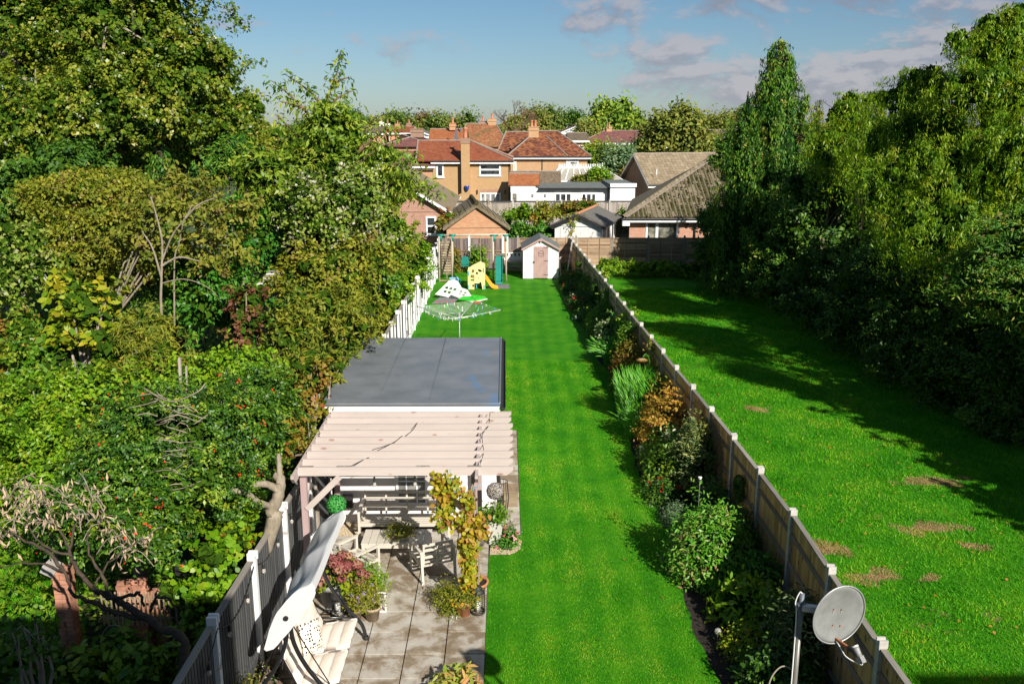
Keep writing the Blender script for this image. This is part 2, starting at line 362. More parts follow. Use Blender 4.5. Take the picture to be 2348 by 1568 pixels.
# lawn
def lawnmat(name, stripes, bare):
    m, nt, p, _ = nmat(name); setc(p, (.05,.15,.01), .9, spec=.15)
    v = worldpos(nt); n1 = noise(nt, v, 1.1, 5, .6); n2 = noise(nt, v, 9, 5, .7); n3 = noise(nt, v, 45, 3, .7)
    f = mth(nt, 'ADD', mth(nt, 'ADD', mth(nt, 'MULTIPLY', n1, .45), mth(nt, 'MULTIPLY', n2, .3)), mth(nt, 'MULTIPLY', n3, .25))
    if stripes:
        s = nt.nodes.new('ShaderNodeSeparateXYZ'); nt.links.new(v, s.inputs[0])
        w = mth(nt, 'SINE', mth(nt, 'ADD', mth(nt, 'MULTIPLY', s.outputs[0], 11.5), mth(nt, 'MULTIPLY', n1, 1.3)))
        w2 = mth(nt, 'SINE', mth(nt, 'MULTIPLY', s.outputs[1], 4.4))
        f = mth(nt, 'ADD', f, mth(nt, 'ADD', mth(nt, 'MULTIPLY', w, .024), mth(nt, 'MULTIPLY', w2, .0)))
    c = ramp(nt, f, [(.30, (.012,.12,.001)), (.46, (.030,.20,.002)), (.58, (.068,.26,.005)), (.74, (.17,.32,.02))])
    if bare:
        mk = ramp(nt, noise(nt, worldpos(nt, (.9,.9,1)), 1.05, 7, .72), [(.60, (0,0,0)), (.69, (1,1,1))])
        c = mixc(nt, mth(nt, 'MULTIPLY', mk, .85), c, (.26,.17,.085))
    nt.links.new(c, p.inputs['Base Color']); bump(nt, p, mth(nt, 'ADD', n3, n2), .8, .03); MATS[name] = m
lawnmat('lawn_striped', True, False); lawnmat('lawn_rough', False, True)

def slabmat():
    m, nt, p, _ = nmat('slab'); setc(p, (.4,.38,.34), .85, spec=.3)
    oi = nt.nodes.new('ShaderNodeObjectInfo'); v = worldpos(nt)
    st = noise(nt, v, 2.6, 6, .62, .3); n2 = noise(nt, v, 35, 4, .7)
    f = mth(nt, 'ADD', st, mth(nt, 'ADD', mth(nt, 'MULTIPLY', mth(nt, 'SUBTRACT', oi.outputs['Random'], .5), .09), mth(nt, 'MULTIPLY', mth(nt, 'SUBTRACT', n2, .5), .12)))
    c = ramp(nt, f, [(.40, (.20,.155,.105)), (.47, (.27,.225,.17)), (.54, (.38,.35,.30)), (.72, (.47,.45,.41))])
    nt.links.new(c, p.inputs['Base Color']); bump(nt, p, n2, .25, .004)
    nt.links.new(ramp(nt, f, [(.4, (.55,.55,.55)), (.55, (.9,.9,.9))]), p.inputs['Roughness']); MATS['slab'] = m
slabmat()
def roomroof():
    m, nt, p, _ = nmat('roof_membrane'); setc(p, (.12,.13,.15), .5, spec=.5)
    v = worldpos(nt); n = noise(nt, v, 1.6, 5, .6); n2 = noise(nt, worldpos(nt, (1,.35,1)), 2.2, 6, .7)
    c = ramp(nt, n, [(.3, (.13,.145,.165)), (.7, (.19,.205,.23))])
    s = nt.nodes.new('ShaderNodeSeparateXYZ'); nt.links.new(v, s.inputs[0])
    edge = mth(nt, 'MULTIPLY', ramp(nt, n2, [(.55, (0,0,0)), (.6, (1,1,1))]), ramp(nt, mth(nt, 'ADD', s.outputs[0], 1.6), [(.62, (0,0,0)), (.9, (1,1,1))]))
    c = mixc(nt, mth(nt, 'MULTIPLY', edge, .6), c, (.10,.20,.36)); nt.links.new(c, p.inputs['Base Color'])
    nt.links.new(ramp(nt, n, [(.3, (.38,.38,.38)), (.7, (.55,.55,.55))]), p.inputs['Roughness']); MATS['roof_membrane'] = m
roomroof()
def dots():
    m, nt, p, _ = nmat('dotted_fabric'); setc(p, (.75,.68,.6), .9)
    v = coords(nt, 'Object', (1,1,.8)); k = nt.nodes.new('ShaderNodeTexVoronoi'); k.inputs['Scale'].default_value = 21; k.inputs['Randomness'].default_value = .55
    nt.links.new(v, k.inputs['Vector']); c = ramp(nt, k.outputs['Distance'], [(.30, (.02,.02,.02)), (.36, (.76,.69,.60))])
    nt.links.new(c, p.inputs['Base Color']); MATS['dotted_fabric'] = m
dots()

# ------------------------------------------------------------------ the ground
def sheet(name, mat, pts, z, kind='structure', label=None):
    me = bpy.data.meshes.new(name); me.from_pydata([(x,y,z) for x,y in pts], [], [tuple(range(len(pts)))]); me.update(); me.materials.append(mat)
    o = new_obj(name, me); o['kind'] = kind
    if label: o['label'] = label
    return o
sheet('ground', M['far_ground'], [(-900,-60),(900,-60),(900,2500),(-900,2500)], -.05)
sheet('garden_soil', M['leaf_litter'], [(-24,-2),(-3.7,-2),(-3.7,50),(-24,50)], -.03, label='dark leaf-strewn ground of the overgrown garden')
LX = [(3.14,8.5),(3.14,11.5),(3.05,13.2),(3.12,14.4),(3.34,16),(3.25,18.0),(3.12,20),(3.30,22.9),(3.62,25),(3.45,28.6),(3.2,30),(3.45,32),(3.30,34),(3.45,36.5),(3.15,39),(3.35,41),(3.15,43.4),(2.85,46.4),(2.95,49.6)]
def lawn_edge(y):
    for (x0,y0),(x1,y1) in zip(LX, LX[1:]):
        if y0 <= y <= y1: return lerp(x0, x1, (y-y0)/(y1-y0))
    return 3.1
sheet('flower_bed', M['soil'], [(2.6,8.5),(5.2,8.5),(4.2,49.8),(2.6,49.8)], -.012, label='dark soil of the border along the fence')
edge = [(lawn_edge(8.5+i*.25)+.03*math.sin(i*1.7)+.02*math.sin(i*.9+2), 8.5+i*.25) for i in range(164)]
sheet('lawn', M['lawn_striped'], [(-3.62,8.5)] + edge + [(-3.62,49.6)], 0.0, label='mown striped lawn of the long garden')
sheet('neighbour_lawn', M['lawn_rough'], [(4.75,5),(26,5),(22,20),(14,50),(3.75,50)], 0.002, label='rougher sunlit lawn beyond the right fence')

BARE = [(6.15,15.75,.55,.33),(6.75,14.7,.5,.28),(8.6,16.7,.75,.28),(9.05,15.9,.4,.16),(9.9,19.1,.8,.3),(5.65,19.2,.35,.22),(7.7,14.6,.25,.12),(7.3,24.5,.4,.25)]
rough_mat('bare_earth', [(.3,(.17,.10,.05)),(.5,(.27,.17,.085)),(.7,(.20,.19,.06))], 16, 1, bs=.9, bd=.03)
for q,(bx0,by0,bw,bh) in enumerate(BARE):
    rb = random.Random(q); pts = []
    for k in range(26):
        a = 6.283*k/26; rr = 1+.28*math.sin(3*a+q)+.2*math.sin(7*a+2*q)+rb.uniform(-.14,.14); pts.append((bx0+bw*.42*rr*math.cos(a),by0+bh*.42*rr*math.sin(a)))
    sheet('bare_patch', M['bare_earth'], pts, .006+.0005*q, label='dry worn patch in the neighbouring lawn')
# patio of paving slabs
pat = thing('patio', 'patio of square concrete slabs with weather stains', 'patio'); del pat['category']; pat['kind'] = 'structure'
sheet('patio_bedding', M['soil'], [(-3.62,8),(-.32,8),(-.32,16.42),(.31,16.42),(.31,22.7),(-3.62,22.7)], .006, label='dark bedding seen in the slab joints')
S = .62
slabme = MB().box((-S/2+.009,-S/2+.015,0),(S/2-.009,S/2-.015,.03)).mesh('slab', M['slab'])
for j in range(-5, 9):
    y = 11.66 - .31 + .62*j + .0
    for i in range(6):
        x = -.32 - .31 - .62*i
        w = new_obj('slab', slabme, pat, (x, y, .008+R.uniform(0,.004)), (R.uniform(-.002,.002), R.uniform(-.002,.002), R.uniform(-.004,.004)))
        if i == 5: w.scale.x = .3; w.location.x = -3.53
for j in range(10):
    for x in (-.005,):
        new_obj('slab', slabme, pat, (x, 16.73 + .62*j, .010+R.uniform(0,.004)), (0,0,R.uniform(-.004,.004)))

# ------------------------------------------------------------------ fences
boards_done = 0
# right fence: panels of featheredge boards between slotted concrete posts
RF = [(4.62,7.9),(4.62,9.75),(4.66,11.62),(4.72,13.55),(4.70,15.40),(4.66,17.2),(4.60,18.98),(4.55,20.73),(4.48,22.5),(4.43,24.25),(4.37,25.95),(4.32,27.65),(4.26,29.35),(4.22,31.05),(4.17,32.7),(4.13,34.3),(4.08,35.9),(4.03,37.6),(3.97,39.4),(3.91,41.2),(3.85,43.0),(3.79,44.8),(3.74,46.6),(3.70,48.2),(3.68,49.7)]
rf = thing('right_fence', 'long brown panel fence with concrete posts between the two lawns', 'fence', (4.62,7.9,0)); rf.name = 'panel_fence'
postme = MB().box((-.05,-.05,0),(.05,.05,1.78)).add([(-.05,-.05,1.78),(.05,-.05,1.78),(.05,.05,1.78),(-.05,.05,1.78),(-.03,0,1.83),(.03,0,1.83)],[(0,1,5,4),(2,3,4,5),(1,2,5),(3,0,4)]).mesh('post', M['post_grey'])
capme = MB().box((-.055,-.055,1.76),(.055,-.025,1.86)).box((-.055,.025,1.76),(.055,.055,1.86)).box((-.03,-.025,1.76),(.03,.025,1.81)).mesh('post_cap', M['cap_pale'])
def wchild(o, parent):
    o.parent = parent; o.matrix_parent_inverse = (Matrix.Translation(parent.location) @ parent.rotation_euler.to_matrix().to_4x4()).inverted()
for k, (x, y) in enumerate(RF):
    o = new_obj('post', postme, None, (x, y, 0)); wchild(o, rf)
    o = new_obj('post_top', capme, None, (x, y, 0)); wchild(o, rf)
bme = {}
def boardmesh(h, w, mat):
    key = (round(h,2), round(w,3), mat)
    if key not in bme:
        bme[key] = MB().add([(0,-w/2,0),(.012,-w/2,0),(.004,w/2+.008,0),(0,w/2+.008,0),(0,-w/2,h),(.012,-w/2,h),(.004,w/2+.008,h),(0,w/2+.008,h)],
                            [(0,1,2,3),(4,7,6,5),(0,4,5,1),(1,5,6,2),(2,6,7,3),(3,7,4,0)]).mesh('board', M[mat])
    return bme[key]
nb = 0
for k in range(len(RF)-1):
    a = Vector((*RF[k], 0)); b = Vector((*RF[k+1], 0)); d = (b-a); L = d.length; d.normalize(); ang = math.atan2(d.y, d.x) - math.pi/2
    def W(mb, nm, mt):
        o = mb.build(nm, M[mt]); o.location = a; o.rotation_euler = (0,0,ang); wchild(o, rf); return o
    top = 1.72 + R.uniform(-.02,.02)
    W(MB().box((-.025,.05,-.02),(.025,L-.05,.26)), 'gravel_board', 'gravel_board')
    W(MB().box((-.035,.05,top),(.045,L-.05,top+.03)), 'capping_rail', 'fence_cap')
    for z in (.38, .92, 1.42):
        W(MB().prism([(-.055,z),(-.012,z+.035),(-.012,z-.035)], 'y', .05, L-.05), 'rail', 'fence_rail')
    n = max(1, int(round((L-.1)/.1))); w = (L-.1)/n
    if nb + n <= 300:
        me = boardmesh(1.46, w, 'fence_brown')
        for i in range(n):
            o = new_obj('board', me, None, a + d*(.05+w*(i+.5)) + Vector((0,0,.265 + R.uniform(-.008,0))), (0, 0, ang)); wchild(o, rf); nb += 1
    else:
        mb = MB()
        for i in range(n):
            y0 = .05+w*i; mb.add([(0,y0,.26),(.014,y0,.26),(.004,y0+w,.26),(0,y0+w,.26),(0,y0,top),(.014,y0,top),(.004,y0+w,top),(0,y0+w,top)],[(0,1,2,3),(4,7,6,5),(0,4,5,1),(1,5,6,2),(2,6,7,3),(3,7,4,0)])
        o = W(mb, 'board', 'fence_brown'); o['kind'] = 'stuff'
# left fence: charcoal boards, white slotted posts
lf = thing('charcoal_fence', 'charcoal board fence with white posts on the left of the garden', 'fence', (-3.78,7.2,0))
LFY = [6.83 + 1.742*k for k in range(26)]
def lfx(y): return -3.78 + .14*min(1, max(0, (y-10)/8))
pmw = MB().box((-.05,-.05,0),(.05,.05,1.80)).mesh('post', M['post_white'])
pcw = MB().box((-.065,-.065,1.76),(.065,-.02,1.88)).box((-.065,.02,1.76),(.065,.065,1.88)).box((-.065,-.02,1.76),(-.02,.02,1.84)).mesh('post_cap', M['post_white'])
nb = 0
for k, y in enumerate(LFY):
    if y > 50: break
    o = new_obj('post', pmw, None, (lfx(y)+.02, y, 0)); wchild(o, lf)
    o = new_obj('post_top', pcw, None, (lfx(y)+.02, y, 0)); wchild(o, lf)
    if k == 0: continue
    y0 = LFY[k-1]+.05; y1 = y-.05; x0 = lfx(y0-.05); x1 = lfx(y1+.05); xm = (x0+x1)/2
    def W(mb, nm, mt):
        o = mb.build(nm, M[mt]); wchild(o, lf); return o
    W(MB().beam((x0,y0,.13),(x1,y1,.13), .05, .26), 'gravel_board', 'fence_dark' if y < 20 else 'post_white')
    W(MB().beam((x0,y0,1.755),(x1,y1,1.755), .085, .03), 'capping_rail', 'fence_cap')
    if y > 24: W(MB().box((xm,(y0+y1)/2-.035,.26),(xm+.045,(y0+y1)/2+.035,1.74)), 'batten', 'post_white')
    n = 17; w = (y1-y0)/n
    if y < 20 or (nb < 283):
        me = boardmesh(1.48, w, 'fence_dark')
        for i in range(n):
            t = (i+.5)/n; o = new_obj('board', me, None, (lerp(x0,x1,t), lerp(y0,y1,t), .262), (0,0,0)); wchild(o, lf); nb += 1
    else:
        mb = MB()
        for i in range(n):
            ya = y0+w*i; mb.add([(xm,ya,.26),(xm+.014,ya,.26),(xm+.004,ya+w,.26),(xm,ya+w,.26),(xm,ya,1.74),(xm+.014,ya,1.74),(xm+.004,ya+w,1.74),(xm,ya+w,1.74)],[(0,1,2,3),(4,7,6,5),(0,4,5,1),(1,5,6,2),(2,6,7,3),(3,7,4,0)])
        o = W(mb, 'board', 'fence_dark'); o['kind'] = 'stuff'
# back fence, left stretch: plum-grey upright boards between white posts
YB = 49.85
bf = thing('plum_fence', 'weathered plum grey board fence with white posts behind the swing set', 'fence', (-3.8,YB,0))
for x in (-2.0, -.12, .12):
    bx('post', M['post_white'], bf, (x+3.8-.06,-.07,0), (x+3.8+.06,.06,1.95))
for s0, s1 in ((0,1.74),(1.86,3.62),(3.98,4.5)):
    n = max(3, int((s1-s0)/.14)); w = (s1-s0)/n
    for i in range(n): bx('board', M['fence_plum'], bf, (s0+w*i+.004,R.uniform(-.004,.004),.05), (s0+w*(i+1)-.004,.02,1.72+R.uniform(-.01,.01)))
    bx('rail', M['fence_rail'], bf, (s0,-.05,1.02), (s1,-.006,1.09)); bx('rail', M['fence_rail'], bf, (s0,-.05,.3), (s1,-.006,.37)); bx('capping_rail', M['fence_cap'], bf, (s0,-.03,1.73), (s1,.04,1.76))
# back fence, right stretch: waney lap panels
wf = thing('waney_fence', 'brown overlap panel fence across the end of both gardens', 'fence', (.72,YB+.05,0))
px_ = [.72, 2.35, 3.98, 6.0, 8.02, 10.05, 12.1, 14.0]
for x in px_: bx('post', M['fence_cap'], wf, (x-.72-.05,-.06,0), (x-.72+.05,.05,1.88))
for k in range(len(px_)-1):
    a = px_[k]-.72+.06; b = px_[k+1]-.72-.06; n = 15
    for i in range(n):
        z = .1 + i*.108; mb = MB().prism([(-.004,z),(.012,z),(.004,z+.125),(-.012,z+.125)], 'x', a, b); mb.build('board', M['fence_waney'], wf)
    for t in (.0,.33,.67,1.): 
        x = lerp(a,b-.04,t); bx('batten', M['fence_waney'], wf, (x,-.045,.08), (x+.04,-.015,1.74))
    bx('capping_rail', M['fence_waney'], wf, (a,-.04,1.735), (b,.04,1.765))
# middle fence beyond the neighbouring gardens
mf = thing('grey_fence', 'tall weathered grey board fence in front of the white flat-roofed building', 'fence', (-5.2,72.7,0))
W_ = 15.6; n = 8
for k in range(n+1): bx('post', M['post_concrete'] if k%2 else M['slat_timber'], mf, (W_*k/n-.06,-.08,0), (W_*k/n+.06,.05,2.0))
for k in range(n):
    a = W_*k/n+.07; b = W_*(k+1)/n-.07; m_ = 12
    for i in range(m_):
        w = (b-a)/m_; bx('board', M['fence_grey'], mf, (a+w*i+.004,R.uniform(-.006,.004),.35), (a+w*(i+1)-.004,.02,1.72+R.uniform(-.015,.015)))
    bx('rail', M['fence_grey'], mf, (a,-.05,.92), (b,-.008,1.0)); bx('gravel_board', M['post_concrete'], mf, (a,-.03,0), (b,.02,.33))
    bx('capping_rail', M['fence_cap'], mf, (a,-.05,1.74), (b,.05,1.79)); bx('screen', M['matt_black'], mf, (a,-.02,1.795), (b,.0,1.90))
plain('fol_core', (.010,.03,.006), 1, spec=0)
# ------------------------------------------------------------------ buildings
def window(root, x, z, w, h, y=0.0, cols=2, bar=.06, gl='glass_dark', top=0.0, curtain=False, fm='white_upvc', sill=True):
    """white framed window standing in the wall plane; x,z = lower left corner"""
    mb = MB(); f = bar; y0, y1 = y-.05, y+.03
    mb.box((x,y0,z),(x+w,y1,z+f)).box((x,y0,z+h-f),(x+w,y1,z+h)).box((x,y0+.001,z+f),(x+f,y1,z+h-f)).box((x+w-f,y0+.001,z+f),(x+w,y1,z+h-f))
    for i in range(1, cols): mb.box((x+w*i/cols-f/2,y0+.002,z+f),(x+w*i/cols+f/2,y1,z+h-f))
    if top: 
        for i in range(cols):
            a = x + w*i/cols + (f if i == 0 else f/2); b = x + w*(i+1)/cols - (f if i == cols-1 else f/2)
            mb.box((a,y0+.004,z+h-top-f),(b,y1,z+h-top))
    fr = mb.build('window', M[fm], root)
    for i in range(cols):
        a = x + w*i/cols + f/2; b = x + w*(i+1)/cols - f/2
        MB().box((a,y-.012,z+f*.5),(b,y+.02,z+h-f*.5)).build('pane', M[gl], fr)
        if curtain: MB().box((a,y-.018,z+f),(a+(b-a)*.35,y-.013,z+h-f)).build('curtain', M['curtain'], fr)
    if sill: MB().box((x-.06,y-.11,z-.06),(x+w+.06,y-.052,z-.002)).build('sill', M[fm], fr)
    return fr
def chimney(parent, x, y, z0, z1, w=.6, d=.6, mat='brick_mixed', pots=1, root=None):
    ch = MB().box((x-w/2,y-d/2,z0),(x+w/2,y+d/2,z1)).box((x-w/2-.06,y-d/2-.06,z1-.3),(x+w/2+.06,y+d/2+.06,z1-.16)).box((x-w/2-.05,y-d/2-.05,z1+.001),(x+w/2+.05,y+d/2+.05,z1+.07)).build('chimney', M[mat], parent)
    for i in range(pots):
        px = x + (i-(pots-1)/2)*.36
        MB().lathe([(.12,z1+.05),(.15,z1+.12),(.11,z1+.2),(.10,z1+.55),(.14,z1+.6),(.14,z1+.66),(.08,z1+.66),(.08,z1+.5)], (px,y,0), 10).build('chimney_pot', M['chimney_pot'], ch, True)
    return ch
def roof(root, x0, x1, y0, y1, eave, ridge, kind, tile, over=.35, rl=None, rr=None, th=.1, verge='white_upvc', hipmat='ridge_mortar', wallmat=None):
    X0, X1, Y0, Y1 = x0-over, x1+over, y0-over, y1+over; ym = (Y0+Y1)/2; xm = (X0+X1)/2
    mb = MB(); e = eave
    if kind == 'hip':
        rl = x0+(y1-y0)/2 if rl is None else rl; rr = x1-(y1-y0)/2 if rr is None else rr
        a,b,c,d = (X0,Y0,e),(X1,Y0,e),(X1,Y1,e),(X0,Y1,e); p,q = (rl,ym,ridge),(rr,ym,ridge)
        for poly in ((a,b,q,p),(b,c,q),(c,d,p,q),(d,a,p)): mb.slabpoly(poly, th)
        rfp = mb.build('roof', M[tile], root)
        for s, t in ((a,p),(d,p),(b,q),(c,q),(p,q)):
            MB().tube([Vector(s)+Vector((0,0,.02)), Vector(t)+Vector((0,0,.02))], .075, 6).build('ridge_tile', M[hipmat], rfp)
    elif kind == 'gx':
        a,b,c,d = (X0,Y0,e),(X1,Y0,e),(X1,Y1,e),(X0,Y1,e); p,q = (X0,ym,ridge),(X1,ym,ridge)
        mb.slabpoly((a,b,q,p), th); mb.slabpoly((c,d,p,q), th); rfp = mb.build('roof', M[tile], root)
        MB().tube([p,q], .08, 6).build('ridge_tile', M[hipmat], rfp)
        for X in (X0, X1):
            MB().beam((X,Y0,e-.12),(X,ym,ridge-.12), .04,.16).beam((X,Y1,e-.121),(X,ym,ridge-.121), .042,.16).build('bargeboard', M[verge], rfp)
        if wallmat:
            for X in (x0, x1): MB().prism([(y0,e-.05),(y1,e-.05),((y0+y1)/2,ridge-.2)], 'x', X-.05, X+.05).build('gable', M[wallmat], root)
    else:
        a,b,c,d = (X0,Y0,e),(X1,Y0,e),(X1,Y1,e),(X0,Y1,e); p,q = (xm,Y0,ridge),(xm,Y1,ridge)
        mb.slabpoly((a,p,q,d), th); mb.slabpoly((b,c,q,p), th); rfp = mb.build('roof', M[tile], root)
        MB().tube([p,q], .09, 6).build('ridge_tile', M[hipmat], rfp)
        for Y in (Y0, Y1):
            MB().beam((X0,Y,e-.12),(xm,Y,ridge-.12), .04,.16).beam((X1,Y,e-.121),(xm,Y,ridge-.121), .042,.16).build('bargeboard', M[verge], rfp)
        if wallmat:
            for Y in (y0, y1): MB().prism([(x0,e-.05),(x1,e-.05),((x0+x1)/2,ridge-.2)], 'y', Y-.05, Y+.05).build('gable', M[wallmat], root)
    return rfp
def eaves(root, x0, x1, y, z, over=.35, down=None):
    MB().box((x0-over,y-over-.03,z-.28),(x1+over,y-over-.005,z-.10)).build('fascia', M['white_upvc'], root)
    MB().tube([(x0-over,y-over-.09,z-.07),(x1+over,y-over-.09,z-.07)], .055, 6).build('gutter', M['fascia_dark'], root)
    if down is not None: MB().tube([(down,y-.05,.1),(down,y-.05,z-.25)], .04, 6).build('drainpipe', M['fascia_dark'], root)
def aerial(root, x, y, z, h=1.2):
    mb = MB().tube([(x,y,z),(x,y,z+h)], .02, 5).tube([(x-.5,y,z+h-.1),(x+.5,y,z+h-.05)], .012, 5)
    for i in range(7): mb.tube([(x-.45+.15*i,y-.2,z+h-.09+.007*i),(x-.45+.15*i,y+.2,z+h-.09+.007*i)], .006, 4)
    mb.build('aerial', M['galvanised'], root)
def X(px, Y): return V(px, 400, Y).x
def Z(py, Y): return V(1158, py, Y).z

# detached tan brick house
Y = 80.; ox = X(925, Y)
h = thing('brick_house', 'two-storey tan brick house with red tiled hip roof and tall front chimney stack', 'house', (ox, Y, 0))
w = X(1169, Y) - ox; ev = Z(368, Y); rg = Z(323, Y+3.6)
bx('wall', M['brick_buff'], h, (2.6,0,0), (w,7.2,ev-.05))
roof(h, 1.5, w, 0, 7.2, ev, rg, 'hip', 'tile_red', rl=1.0, rr=X(1079,Y+3.6)-ox)
eaves(h, 2.8, w, 0, ev, down=w-.05)
lx = X(895, Y) - ox
bx('wall', M['brick_orange'], h, (lx,.05,0), (2.6,6.5,ev-.45)); 
MB().slabpoly([(lx-.5,-.4,ev-.42),(2.9,-.4,ev-.42),(2.0,2.6,ev+.75),(lx-.5,2.6,ev+.75)],.1).build('roof', M['tile_purple'], h)
MB().box((lx-.4,-.44,ev-.66),(2.85,-.41,ev-.5)).build('fascia', M['white_upvc'], h)
cx0, cx1 = X(1058.5,Y)-ox, X(1078,Y)-ox
chm = bx('chimney_stack', M['brick_buff'], h, (cx0,-.62,2.0), (cx1,-.02,Z(318,Y-.6)))
MB().prism([(cx0-.45,0),(cx1+.45,0),(cx1+.45,1.75),(cx1,2.0),(cx0,2.0),(cx0-.45,1.75)], 'y', -.60, -.021).build('chimney_base', M['brick_buff'], chm)
bx('chimney_top', M['brick_brown'], chm, (cx0-.04,-.66,Z(318,Y-.6)-.42), (cx1+.04,.02,Z(318,Y-.6)+.04))
MB().lathe([(.16,0),(.2,.1),(.15,.25),(.14,.7),(.22,.78),(.22,.9),(.1,.9)], ((cx0+cx1)/2,-.3,Z(318,Y-.6)+.03), 10).build('chimney_pot', M['chimney_pot'], chm, True)
def winpx(root, a, b, c, d, Y, yl=0.0, **k):   # a,b = left/right px ; c,d = top/bottom px
    ox = root.location.x; x0 = X(a,Y)-ox; x1 = X(b,Y)-ox; z1 = Z(c,Y); z0 = Z(d,Y); return window(root, x0, z0, x1-x0, z1-z0, y=yl, **k)
winpx(h, 1000.6,1018,377.5,407,Y, cols=1, bar=.14)
winpx(h, 1099,1148,376.5,403.5,Y, cols=1, bar=.13, top=.42)
winpx(h, 1005,1040,446,471,Y, cols=2, bar=.1, top=.3)
winpx(h, 1100.5,1148,442.5,472,Y, cols=4, bar=.12, gl='glass_pale')
for a,b,c in ((1012,1040,444.5),(1101,1147,440.5)):
    n = 12; x0 = X(a,Y)-ox; x1 = X(b,Y)-ox; z = Z(c,Y)
    for i in range(n): bx('soldier_brick', M['brick_red'], h, (x0+(x1-x0)*i/n+.01,-.02,z-.0), (x0+(x1-x0)*(i+1)/n-.01,-.001,z+.22))
bx('alarm_box', M['white_upvc'], h, (X(951,Y)-ox,-.12,Z(382,Y)), (X(958,Y)-ox,-.001,Z(376,Y)))
winpx(h, 931,941,378,408,Y,yl=.05, cols=1, bar=.12, gl='glass_pale')
MB().lathe([(.12,0),(.19,.18),(.21,.4),(.19,.42)], (X(1071,Y)-ox,-.75,2.25), 12).build('wall_planter', M['blue_pot'], h, True)
for p in (1094,1158): bx('wall_lamp', M['matt_black'], h, (X(p,Y)-ox-.05,-.12,1.9),(X(p,Y)-ox+.05,-.001,2.25))

# mottled roof house
Y = 88.; ox = X(1171, Y)
h = thing('brick_house', 'two-storey brick house with mottled dark red hip roof above the conservatory', 'house', (ox, Y, 0))
w = X(1346,Y)-ox; ev = Z(358,Y); rg = Z(301,Y+4)
bx('wall', M['brick_mixed'], h, (0,0,0), (w,8,ev-.05))
rp = roof(h, 0, w, 0, 8, ev, rg, 'hip', 'tile_mottled', rl=X(1229,Y+4)-ox, rr=X(1277,Y+4)-ox)
eaves(h, 0, w, 0, ev, down=X(1243,Y)-ox)
MB().tube([(X(1252,Y+3)-ox,3.0,Z(313,Y+3)+.02),(X(1300,Y)-ox,-.35,ev+.04)],.06,6).build('ridge_tile', M['ridge_mortar'], rp)
chimney(rp, X(1223,Y+3)-ox, 3.2, rg-.9, Z(292,Y+3), 1.0, .7, pots=2)
winpx(h, 1297.7,1326,360.5,386,Y, cols=1, bar=.12, top=.35, gl='glass_pale', curtain=True)
winpx(h, 1177,1184,371,391,Y, cols=1, bar=.12)
Y = 95.; ox = X(1150,Y)
h = thing('brick_house', 'long roofed house with dark mottled tiles tucked behind the mottled roof house', 'house', (ox,Y,0))
ev = Z(345,Y); w = X(1235,Y)-ox; bx('wall', M['brick_mixed'], h, (0,0,0),(w,7,ev-.05)); roof(h,0,w,0,7,ev,Z(303,Y+3.5),'hip','tile_mottled', rl=X(1160,Y+3)-ox, rr=w-.5)
# orange roofs further back
Y = 104.; ox = X(990,Y)
h = thing('brick_house', 'house showing only its orange tiled roof behind the tan brick house', 'house', (ox,Y,0))
w = X(1064,Y)-ox; ev = Z(332,Y); bx('wall', M['brick_orange'], h, (0,0,0),(w,7,ev-.05)); rp = roof(h,0,w,0,7,ev,Z(296,Y+3.5),'gx','tile_orange', verge='lead', wallmat='brick_orange')
chimney(rp, X(1040,Y+3)-ox, 3.0, Z(299,Y+3), Z(284,Y+3), .75, .6, 'brick_orange', 1)
MB().prism([(X(1043,Y)-ox,Z(327,Y)),(X(1054,Y)-ox,Z(327,Y)),(X(1047,Y)-ox,Z(289,Y))],'y',-1.0,-.6).build('lead_gable', M['lead'], h)
Y = 108.; ox = X(1062,Y)
h = thing('brick_house', 'broad house with faded orange tiled roof and weathered chimneys on its ridge', 'house', (ox,Y,0))
w = X(1160,Y)-ox; ev = Z(336,Y); rg = Z(284,Y+5); bx('wall', M['brick_orange'], h, (0,0,0),(w,10,ev-.05)); rp = roof(h,0,w,0,10,ev,rg,'hip','tile_old_orange', rl=.2, rr=w-1.2)
chimney(rp, X(1129,Y+5)-ox, 5, rg-.8, Z(273,Y+5), .95, .7, 'brick_mixed', 1); chimney(rp, X(1108,Y+5)-ox, 5.6, rg-.6, Z(279,Y+5), .9, .7, 'brick_brown', 1)
MB().prism([(X(1066,Y)-ox-.5,Z(322,Y)),(X(1072,Y)-ox-.5,Z(322,Y)),(X(1068,Y)-ox-.5,Z(287,Y))],'y',-1.4,-1.0).build('lead_gable', M['lead'], h)
aerial(h, X(1117,Y+5)-ox, 5, rg, 1.9)
rg_w = Z(286,Y-3)
Y = 92.; ox = X(880,Y)
h = thing('brick_house', 'low dark red roofed house with squat chimney half hidden by the cherry tree', 'house', (ox,Y,0))
w = X(994,Y)-ox; ev = Z(335,Y); rg = Z(309,Y+3.5); bx('wall', M['brick_orange'], h, (0,0,0),(w,7,ev-.05)); rp = roof(h,0,w,0,7,ev,rg,'hip','tile_purple')
chimney(rp, X(959,Y+3)-ox, 3, rg-.5, Z(297,Y+3), 1.3, .8, 'brick_brown', 0)
